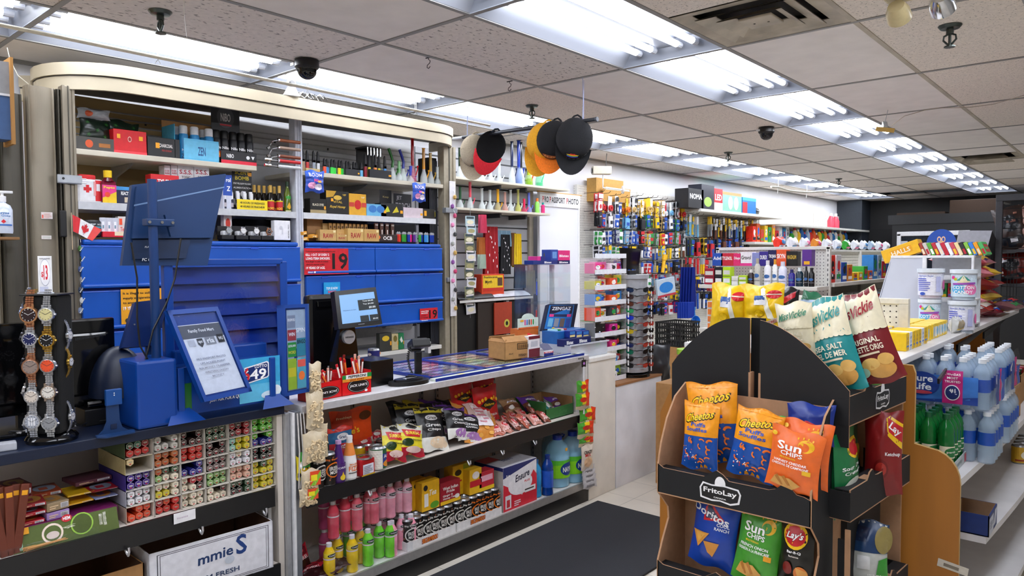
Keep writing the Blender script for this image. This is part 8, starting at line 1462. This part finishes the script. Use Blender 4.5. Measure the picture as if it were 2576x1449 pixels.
# ---------------------------------------------------------------- pegboard goods
def card(w,h,c1,c2,k='c'):
    key =(w,h,c1,c2,k)
    if key in hm: return hm[key]
    b =B()
    if k == 't': b.bev(-w*.18,w*.18,-.008,.008,0,h*.62,c1,.004);b.bev(-w*.3,w*.3,-.005,.005,h*.6,h,c2,.004)
    elif k == 'b': b.bev(-w/2,w/2,-.02,0,0,h*.8,c1,.006);b.box(-w/2,w/2,0,.001,0,h,c2);b.front([('r',.15,.3,.85,.6,c2)],w,h*.8,-.0205)
    elif k == 'r':
        b.box(-w/2,w/2,0,.001,0,h,c2);b.M =Matrix.Translation((0,-.012,h*.38)) @ Matrix.Rotation(PI/2,4,'X');b.lathe([(w*.2,-.012),(w*.42,-.012),(w*.42,.012),(w*.2,.012),(w*.2,-.012)],c1,n=16)
    else: b.box(-w/2,w/2,0,.001,0,h,c1);b.bev(-w*.36,w*.36,-.012,0,h*.08,h*.58,c2,.004);b.front([('r',.05,.72,.95,.95,c2),('e',.5,.3,.2,.12,c1),('r',.2,.62,.8,.66,'e8e8e8')],w,h,-.0125)
    b.tube([(0,.004,h*.93),(0,.004,h+.004)],.003,'222',n=4);hm[key] =b.mesh('carded_item');return hm[key]
CNM ={'R': ('c8242c','red'),'o': ('e07028','orange'),'w': ('e8e8ec','white'),'y': ('f0c418','yellow'),'G': ('c8a868','gold'),'k': ('1c1c20','black'),'b': ('2050b0','blue'),'l': ('70b0d8','light blue'),'g': ('2c8a3c','green'),'p': ('d82a80','pink'),'n': ('6a3a24','brown'),'s': ('9aa0a8','silver'),'d': ('101c60','dark blue')}
ORD =('top','second','third','fourth','fifth','sixth','seventh','lowest')
hk =B();hk.tube([(0,0,0),(0,-.24,0),(0,-.262,.02)],.0028,BLACK,n=5);hk =hk.mesh('peg_hook')
RJ =random.Random(77)
def pegrow(y0,dy,z0,s,kinds,w,h,row,where,n=2,x=-4.455,ax=0):
    for i,ch in enumerate(s):
        if ch == ' ': continue
        z =z0+RJ.uniform(-.02,.02)
        c1,nm =CNM[ch];k =kinds[i %len(kinds)];c2 =CNM['wkRybs'[(i*3+row) %6]][0] if ch != 'w' else CNM['bRgk'[(i+row) %4]][0]
        p =(x,y0+dy*i,z) if ax == 0 else (y0+dy*i,x,z);rz =90 if ax == 0 else 0
        one('peg_hook','black peg hook, %s row %s'%(ORD[row],where),'hook',hk,(p[0],p[1],z+.005),R(rz),'hooks %s row %s'%(ORD[row],where))
        for j in range(n):
            d =.20-.045*j-.02*((i*5) %3);q =(p[0]+d,p[1]+RJ.uniform(-.012,.012),z-h-RJ.uniform(0,.012))
            one('carded_item' if where == W1 else 'hanging_pack','%s carded item hanging in the %s row %s'%(nm,ORD[row],where),'packaged goods',card(w,h,c1,c2,k),q,(0,R(RJ.uniform(-5,5)),R(rz+RJ.uniform(-12,12))),'%s items, %s row %s'%(nm,ORD[row],where))
W1 ='of the wall pegboard';W2 ='of pegboard under the high shelf'
for r,(z,s,kd,h) in enumerate(((2.20,'RRRwwoGwyGGGGwlwRR','crrc',.20),(2.02,'kRwwnlsskggyGbwglk','ccb',.15),(1.84,'wwwdwlwbkyggywbgRk','cbc',.15),(1.66,'wwlwbwkkwbwblwykkn','cct',.13),(1.50,'kRRkbkkkwwbykynkkn','cbt',.13),(1.34,'RRRkRkkkbwklbbkskk','bct',.13),(1.18,'yyykRkgkkkRwRwydgk','cbt',.13),(1.02,'kRyRkywkgkykkpwpdk','ccb',.14))): pegrow(6.24,.108,z,s,kd,.075,h,r,W1)
for r,(z,s,kd,h) in enumerate(((2.06,'lll  skkksbblnnnn','tct',.26),(1.78,'kgR yRkknnRnbsk','tcb',.22),(1.52,'nkRyRdkskdkkbbk','tct',.2),(1.30,'kdddwRRkwRkd','tcb',.18),(1.08,'ddbwkyRkdwpl','tct',.2))): pegrow(8.2,.125,z,s,kd,.09,h,r,W2)
pegrow(8.9,.10,1.98,'nnnnnkkkkkkkk','t',.07,.2,6,W2,3)
# things that stand out on the board
for a in (('flashlight','yellow flashlight hanging on the pegboard',1655,1678,640,686,'f0b818',14),('plastic_scoop','blue plastic scoop handle hanging low',1740,1752,770,800,'2a80d0',-10)):
    loc,w,h,rz =place(a[2],a[3],a[4],a[5],x=-4.18);b =B();b.cyl((0,0,0),(0,0,h*.7),.02,a[6],n=12);b.cyl((0,0,h*.7),(0,0,h),.028,a[6],r2=.032,n=12);one(a[0],a[1],'tool',b,loc,(0,R(a[7]),R(90)))
b =B();b.lathe([(0,0),(.04,0),(.055,.06),(.05,.06),(.037,.004)],mat('2a80d8',.3),n=18);one('measuring_cup','round blue measuring cup hanging above the crate','cup',b,PX(1745,808,x=-4.1),(R(70),0,R(60)),smooth=True)
for i in range(5): loc,w,h,rz =place(1710+7*i,1722+7*i,672,772,x=-4.20+.02*i);b =B();b.prism([(-w/2,0),(w/2,0),(w*.25,h),(-w*.25,h)],-.004,.004,mat('10247a',.3),'y');one('brush_pack','dark blue long brush pack hanging on the pegboard','brush',b,loc,R(85),'dark blue brush packs')
for i in range(5): loc,w,h,rz =place(1706+6*i,1720+6*i,760,800,x=-4.18+.015*i);b =B();b.bev(-w/2,w/2,-.01,.01,0,h,mat('1838a0',.3),.004);one('brush_pack','blue lower brush pack on the pegboard','brush',b,loc,R(85),'lower blue brush packs')
loc,w,h,rz =place(1662,1694,700,745,x=-4.12);b =carton(B(),w,.03,h,'b8c8d8',[('e',.5,.5,.38,.3,'1c78c8'),('r',0,0,1,.12,'b83040')]);one('plastic_bag','clear zip pack with big blue item on the pegboard','packet',b,loc,(0,R(-8),R(75)))
# milk crate and cartons on the floor by the pegboard
z0 =.78;p =PX(1715,868,x=-3.7);t =thing('milk_crate','black plastic milk crate on brown cartons below pegboard','crate',(-3.75,p.y,p.z),R(86));KP =mat('0e0e10',.45);b =B()
for s_ in (-1,1):
    for k in range(10): b.box(-.19+.0395*k,-.178+.0395*k,s_*.15-.004,s_*.15+.004,0,.25,KP);b.box(s_*.185-.004,s_*.185+.004,-.15+.031*k,-.139+.031*k,0,.25,KP)
    for z in (0,.06,.12,.18,.235): b.box(-.19,.19,s_*.15-.006,s_*.15+.006,z,z+.016,KP);b.box(s_*.185-.006,s_*.185+.006,-.15,.15,z,z+.016,KP)
b.box(-.19,.19,-.15,.15,0,.006,KP);part('crate_body',b,t)
one('cardboard_box','large closed brown carton under the milk crate','box',B().bev(-.2,.2,-.2,.2,0,p.z-.001,KRAFT,.004),(-3.75,p.y,0));q =PX(1672,1000,x=-3.1)
one('cardboard_box','smaller brown carton on the floor behind the white cabinet','box',B().bev(-.2,.2,-.2,.2,0,.45,mat('b8864e',.8,bump=.15),.004),(-3.2,5.15,0))
p =PX(1727,905,x=-2.6);b =B();b.lathe([(0,0),(.06,0),(.07,.03),(.068,.17),(.055,.19),(0,.19)],mat('a83a34',.2),n=20);b.lathe([(.058,.185),(.066,.19),(.066,.225),(0,.228)],mat('a8d848',.3),n=20);cyl_art(b,[('r',0,0,1,.5,'d8e0a0'),('e',.4,.25,.2,.2,'2a4a20')],.0712,.03,.13,170);one('candy_jar','big candy jar with lime green lid behind the display','jar',b,(-2.35,PX(1727,905,x=-2.35).y,PX(1727,960,x=-2.35).z),smooth=True);one('cardboard_box','brown carton under the lime lidded candy jar','box',B().bev(-.15,.15,-.15,.15,0,PX(1727,960,x=-2.35).z-.001,KRAFT,.004),(-2.35,PX(1727,905,x=-2.35).y,0))
# ---------------------------------------------------------------- sunglasses tower
cx2,cy2 =-2.765,4.46;zt_ =PX(1610,690,x=cx2).z
t =thing('sunglasses_tower','grey round tower covered with rows of sunglasses','display stand',(cx2,cy2,.701));H2 =zt_-.701;TG =mat('a8aab0',.4,.2)
b =B();b.lathe([(0,0),(.13,0),(.13,.02),(.10,.035),(0,.035)],GLOSSB,n=30);part('base',b,t,smooth=True)
b =B();b.lathe([(.118,.035),(.118,.06),(.108,.065),(.108,H2-.03),(.12,H2-.028),(.12,H2),(0,H2)],TG,n=32)
for a in (40,130,220,310): c_,s_ =math.cos(R(a)),math.sin(R(a));b.box(.1*c_-.003,.1*c_+.003,.1*s_-.003,.1*s_+.003,.06,H2-.03,'4a4c52')
part('column',b,t,smooth=True);b =B();m =[PX(*q,x=cx2+.02)-Vector(t.location) for q in ((1560,623),(1613,626),(1606,676),(1566,678))];quadbox(b,m,.008,GLOSSB,(1,0,0));b.bev(-.01,.01,-.05,.04,H2,H2+.03,BLACK,.003);part('mirror',b,t)
lens =['1a2a4a','3a2420','5a3428','1f9a5a','1838c8','1a6a5a','c8b020','14161c','10205a','106a50','1a1414','1c1e24']
LNM =('navy','dark brown','brown','green framed','bright blue','teal','yellow','black','deep blue','emerald','plain black','smoke')
for col,ang in enumerate((-77,-5)):
    for k in range(12):
        z =H2-.10-k*(H2-.17)/11.5;lc =lens[k] if col == 0 else ('15161a','a83a30','5a4a48')[(k*2) %3 if k %3 else 0];key =('SG',lc)
        if key not in hm:
            b =B();q =[(.004,.004),(.02,.014),(.05,.012),(.062,-.002),(.055,-.018),(.03,-.022),(.01,-.012)]
            for s_ in (-1,1):
                b.prism([(s_*x,y) for x,y in (q if s_ >0 else q[::-1])],-.034,-.030,mat(lc,.06),'y');b.tube([(s_*.062,-.03,.004),(s_*.068,-.01,.004),(s_*.066,.04,-.006)],.003,mat('1a1a1e' if lc[0] in '135' else lc,.2),n=6)
            b.tube([(-.062,-.032,.008),(-.02,-.036,.016),(0,-.037,.008),(.02,-.036,.016),(.062,-.032,.008)],.0025,mat('1a1a1e',.2),n=6);b.box(.02,.03,-.04,-.039,-.05,-.015,'f0f0f2');hm[key] =b.mesh('sunglasses')
        a =R(ang);o =one('sunglasses','%s sunglasses, %s from the top in the %s column of the tower'%(LNM[k] if col == 0 else 'wraparound',('first','second','third','fourth','fifth','sixth','seventh','eighth','ninth','tenth','eleventh','last')[k],('left','right')[col]),'sunglasses',hm[key],(cx2+.11*math.cos(a),cy2+.11*math.sin(a),.701+z),a+PI/2)
# acrylic shelf display with phone accessories
t =thing('acrylic_display','clear acrylic shelf tower of phone accessories beside the sunglasses','display stand',(0,0,0));xA =-2.72;y0,y1 =PX(1497,800,x=xA).y,PX(1575,800,x=xA).y;zt_ =PX(1530,651,x=xA).z;nz =8;dz =(zt_-.70)/nz
b =B();AC =mat('fafcfd',.05,0,'semi',bump=.12)
for y in (y0,y1): b.box(xA-.12,xA,y-.002,y+.002,.703,zt_,AC)
b.box(xA-.122,xA-.118,y0,y1,.703,zt_,AC)
for k in range(nz+1): b.box(xA-.12,xA,y0,y1,.703+dz*k,.707+dz*k,mat('b8e060',.1,0,'glass') if k in (2,4) else AC);b.box(xA-.001,xA+.001,y0,y1,.703+dz*k,.703+dz*k+dz*.3,mat('e8eaf0',.3))
part('shelves',b,t)
rr =random.Random(4)
for k in range(nz):
    for i in range(4):
        c =(('9ac838','3a6a2a','f0f0f0'),('c82a3a','e8d0c0','3a80c0'),('1c1c20','24262c','d8287a'),('15161a','2a2c30','c8208a'),('e8502a','f0f0f0','3a3a44'),('3a80c8','e0a070','e85a2a'),('c8c030','e8e0c0','e0502a'),('e83a90','e870b0','f0e0ec'))[k][i %3]
        one('phone_accessory','small boxed phone accessory, %s level of the acrylic tower, %s'%(ORD[7-k] if k else 'lowest',('far left','left','right','far right')[i]),'box',carton(B(),(y1-y0)/4.4,.08,dz*rr.uniform(.5,.85),c,busy(600+k*4+i,4)),(xA-.01-.03*(i %2),y0+(y1-y0)*(i+.5)/4,.708+dz*k),R(90+rr.uniform(-8,8)))
# ---------------------------------------------------------------- medicine end cap
def ec(name,label,a,c,tp,z,col,sp=None,**k): return box_on(name,label,a,c,tp,None,col,sp,y=YG+.03+k.pop('o',0),z=z,**k)
T =lambda s,c='fff': [('t',s,.5,.6,.8,.28,c)]
for a in ((1792,1818,637,'2050b0',T('Advil')),(1814,1845,637,'c8243a',T('TYLENOL')),(1845,1864,638,'e02a70',T('Dilopx')),(1862,1892,634,'f0e8ee',T('Gravol','222')+[('r',0,0,1,.2,'e83a90')]),(1892,1910,636,'8a90c8',[]),(1910,1932,633,'3a2a8a',T('DUREX')),(1932,1954,630,'1c1a50',T('TROJAN')),(1952,1978,628,'e8582a',T('SKYN')),(1978,2006,632,'14120f',T('MAGNUM','d8b040')),(2018,2042,628,'5a2a8a',[('r',.2,.1,.8,.3,'f0b020')])): ec('medicine_box','boxed medicine with %s front hanging high on the gondola end'%{'2050b0': 'blue','c8243a': 'red and white','e02a70': 'magenta','f0e8ee': 'white and pink','8a90c8': 'pale violet','3a2a8a': 'violet','1c1a50': 'dark navy','e8582a': 'orange','14120f': 'black and gold','5a2a8a': 'purple'}[a[3]],a[0],a[1],a[2],1.47,a[3],a[4],d=.08,o=.08)
for a in ((1772,1796,675,'a01c34','dark red'),(1798,1817,672,'15151a','black'),(1818,1838,672,'b8e020','lime eco'),(1840,1856,695,'e8e4e0','white eco'),(1858,1878,693,'b8d828','yellow green eco')): ec('hair_gel_tub',a[4]+' hair product stack on the end shelf',a[0],a[1],a[2],1.316,a[3],[('r',.1,.12,.9,.36,'e8e8e8'),('r',.1,.58,.9,.82,'d8d8d0'),('r',0,.47,1,.5,'333')],d=.07)
for i,a in enumerate(((1882,1897,678,'2a120e','e8e4e0','brown syrup bottle with white cap'),(1898,1914,650,'c8c4b8','b0a890','pale spray can with tan cap'),(1922,1941,655,'e6e6ea','e8e8ec','white lotion bottle with blue picture'),(1943,1957,652,'ecece8','e8a030','white bottle with orange cap'),(1958,1981,658,'dcdcec','e0e0f0','wide lilac white lotion bottle'),(1983,2001,678,'2a2088','1c1a60','violet blue deodorant bottle'),(2002,2022,673,'102a38','d8e0e0','dark teal shaving gel with white top'),(2023,2034,670,'15161a','222','black spray bottle, left'),(2034,2050,674,'101013','1c1c20','black body wash bottle at the right post'))):
    loc,w,h,rz =place(a[0],a[1],a[2],None,y=YG+.06,z=1.316);r =w/2*.9;b =bottle([(0,0),(r,0),(r,h*.7),(r*.6,h*.8),(0,h*.82)],mat(a[3],.25),a[4],(h*.8,h),r*.5,[('e',.5,.5,.25,.12,'3a6aa8'),('r',.2,.2,.8,.24,'8a8a90')],r+.0004,(.01,h*.68),n=14);one('toiletry_bottle',a[5]+' on the gondola end','bottle',b,loc,smooth=True)
cr =['e8301c','e0e0e4','2050b0','e08a30','f0c020','f0c828','3aa83c','e8602a','2a80c8','a8c0d8','d02838','2a68b0','30a040','e8d8a8','c84a2a','f0f0f0'];CN =('red','white','blue','tan','yellow','golden','green','orange','mid blue','pale blue','crimson','deep blue','leaf green','cream','rust','bright white')
for k in range(16): y =YG+.42+k*.15;h =(.22,.22,.16,.14,.07,.07,.12,.08)[k %8];one('grocery_box',CN[k]+' grocery packet on the upper side shelf','packet',carton(B(),.12,.1,h,cr[k],busy(700+k,4)),(XG1-.02,y,1.336),R(90));one('grocery_can',CN[k]+' labelled can on the lower side shelf','can',can(.035,.10,cr[k],busy(720+k,3),160),(XG1-.04,y-.02,1.121),R(60));one('grocery_can',CN[(k+5) %16]+' can in the rear row of lower side shelf','can',can(.035,.10,cr[(k+5) %16]),(XG1-.13,y+.05,1.121),0)
for k in range(12): one('wrapped_packet',CN[k]+' wrapped packet on top of the metal gondola','packet',bag(.16,.10,.08,('e8ecf4',cr[k])[k %3 == 0],busy(740+k,3,('4a90d0','e85a90','fff')),740+k,nu=12,nv=8,puff=.25),(-2.34+.0*k,YG+.5+.3*k,1.611),R(90),smooth=True)
# ---------------------------------------------------------------- high and far wall shelves
for a in ((1732,1770,475,'15151a',T('NOMA'),'black light bulb box lettered NOMA'),(1765,1797,465,'2a2c38',[('e',.5,.3,.3,.2,'a8d060')],'taller dark and green light box'),(1797,1818,475,'d02a34',T('LED')+[('r',0,0,1,.35,'e0dcd8')],'red and white tall box'),(1818,1866,485,'8ac8b0',[('r',0,.85,1,1,'b8905a'),('e',.7,.45,.12,.35,'e8f0e8'),('e',.4,.45,.12,.35,'d8e8e0')],'mint green carton with circles'),(1868,1902,498,'1c78c8',[('r',0,.8,1,1,'48b0d8'),('r',0,0,.35,.7,'d8283a')],'blue and red box at the shelf bend')): box_on('stock_box',a[5]+' on the high wall shelf',a[0],a[1],a[2],None,a[3],a[4],x=-4.10,z=2.131,d=.18)
b =bag(.3,.10,.12,'18181a',[],77);one('plastic_bag','crumpled black plastic bag on the high shelf','bag',b,(-4.2,10.0,2.131),R(90),smooth=True)
for i in range(2): one('detergent_bottle',('left','right')[i]+' pink detergent bottle on the far high shelf','bottle',bottle([(0,0),(.06,0),(.06,.12),(.025,.2),(0,.2)],mat('f04a60',.3),'e8e8e8',(.2,.25),.025),(-4.1,13.0+.25*i,2.031),smooth=True)
for k in range(30):
    y =9.95+k*.14;h =(.22,.26,.18,.24)[k %4];c =cr[(k*7) %16]
    one('household_bottle','%s household product on the far wall shelf'%CN[(k*7) %16],'bottle',bottle([(0,0),(.045,0),(.045,h*.65),(.018,h*.85),(0,h*.85)],mat(c,.3),('e8e8e8','2050b0','d03040')[k %3],(h*.82,h),.02,n=12) if k >9 else carton(B(),.11,.1,h,c,busy(760+k,4)),(-4.17,y,1.751),R(90),CN[(k*7) %16]+' household products')
    if k %2: one('household_bottle','%s household product low on the far wall'%CN[(k*5) %16],'packet',carton(B(),.14,.1,h*.8,cr[(k*5) %16],busy(800+k,3)),(-4.17,y,1.351),R(90),CN[(k*5) %16]+' lower products')
# ---------------------------------------------------------------- goods hanging on the slatwall
for i in range(11): b =carton(B(),.105,.004,.085,'b8d0d8' if i <2 else ('6a6a50','d8d8dc','8a8a68')[i %3],[('r',.1,.72,.9,.95,'3a4a50'),('e',.5,.42,.36,.2,('e8e0c0','a8a070')[i %2]),('r',.1,.05,.9,.2,'e0d8d8')]);one('hanging_card',('topmost two','olive brown','silver','olive')[0 if i <2 else 1+i %3]+' small carded items on the long hanging strip','packet',b,PX(1183+3*math.sin(i*2),570+22*i,x=-4.12),(0,R(5*math.sin(i*3)),R(88)),'hanging strip cards %d'%(0 if i <2 else 1+i %3))
b =B();b.tube([PX(1183,512,x=-4.13),PX(1183,690,x=-4.13),PX(1183,800,x=-4.13)],.002,STEEL,n=5);one('hanging_wire','thin steel wire carrying the long strip of cards','wire',b)
b =B();b.bev(-.03,.03,0,.003,0,1.02,'e8e6ea',.001);t =thing('ring_strip','white strip of keychains hanging on the right post','keychain strip',PX(1141,795,x=-3.96),R(88));part('strip',b,t)
for i in range(13): b =B();b.lathe([(0,-.02),(.014,-.008),(.012,.01),(0,.02)],('c8a050','a8a8a0','2a2a2a','e88ab8','c83a6a','8a4a9a')[i %6],o=(.012*(-1)**i,-.012,.06+.07*i),n=8);b.tube([(.012*(-1)**i,-.012,.08+.07*i),(0,-.008,.105+.07*i)],.002,STEEL,n=4);part('keychain',b,t)
for a in ((1262,1218,1252,570,700,'a8141e','red patterned bandanas hanging on the slatwall',.12),(1270,1258,1282,590,690,'15161a','black and white bandana hanging on the slatwall',.10),(0,1292,1310,588,672,'e8c818','yellow packed item hanging near the backdrop',.1),(0,1286,1296,586,668,'8a5a2a','brown long item next to the yellow pack',.09),(0,1207,1222,540,586,'d84a6a','pink board shaped key tag below the shelf',.3),(0,1203,1218,597,640,'c87a3a','orange carded item on the slatwall',.25),(0,1240,1285,580,620,'8ab0c8','row of pale blue packs on the slatwall',.08),(0,1296,1320,665,725,'1c1c1e','black cloth bag hanging at the slatwall end',.14),(0,1318,1345,680,740,'8a8272','grey beige cloth bag hanging at the slatwall end',.12),(0,1205,1220,640,676,'b8c8b8','pale green oval tag on the slatwall',.3)):
    loc,w,h,rz =place(a[1],a[2],a[3],a[4],x=-4.42+a[7]);b =B();b.surf(lambda u,v: ((u-.5)*w*(1-.15*v),-.012*math.sin(u*20)-.004,v*h),20,6,mat(a[5],.7));b.surf(lambda u,v: ((.5-u)*w*(1-.15*v),.02,v*h),4,2,mat(a[5],.7))
    if a[0]: b.art([('e',.12+.15*i,.12+.11*((i*3) %7),.03,.03,'e8e4e4') for i in range(6)]*1+[('e',.2+.12*i,.9-.1*i,.03,.02,'e8e4e4') for i in range(6)],lambda u,v,o: ((u-.5)*w*.9,-.018-o,v*h))
    one('hanging_goods',a[6],'hanging goods',b,loc,R(90),smooth=True)
box_on('incense_display','orange and yellow frankincense display box on the desk',1212,1268,690,738,'d8401c',[('r',.05,.3,.95,.95,'e8c020'),('t','Frankincense',.4,.88,.6,.1,'2a1a10'),('t','Myrrh',.3,.66,.3,.18,'2a1a10'),('r',.7,.5,.92,.85,'5a3a2a'),('r',.05,.3,.95,.42,'c82a1c')],x=-4.15,z=1.211,d=.1)
b =B();b.surf(lambda u,v: (-4.12-.22*v,4.10+.86*u,1.215+.035*math.sin(PI*v)**.6*(1+.5*noise.noise(Vector((u*8,v*4,2))))),26,8,mat('c8cad0',.25));b.surf(lambda u,v: (-4.118-.2*v,4.06+.42*u,1.217+.045*math.sin(PI*v)**.6*(1+.4*noise.noise(Vector((u*8,v*4,5))))),16,8,mat('1a1b1f',.3));one('plastic_bag','crumpled silver and black plastic sheets lying on the desk','bag',b,smooth=True)
b =bag(.26,.34,.14,'2a2c30',[],909,wr=.02,nu=12,nv=14);one('plastic_bag','dark grey plastic bag hanging beside the sunglasses tower','bag',b,(-2.70,4.70,.56),R(70),smooth=True)
for k in range(4): box_on('hair_dye_box',('lowest','second','third','top')[k]+' white and orange box in the stack at the left end shelf',1778,1800,812-18*k,829-18*k,'e8e4de',[('r',.1,.1,.6,.9,'e8803a'),('r',.7,.2,.95,.8,'2a2a2e')],y=YG+.03,d=.1)
for k in range(5): b =carton(B(),.10,.10,.16,cr[(k*3+2) %16],busy(950+k,4));one('toiletry_box',CN[(k*3+2) %16]+' box on the second shelf of the gondola end','box',b,(-2.55+.15*k,YG+.05,.951))
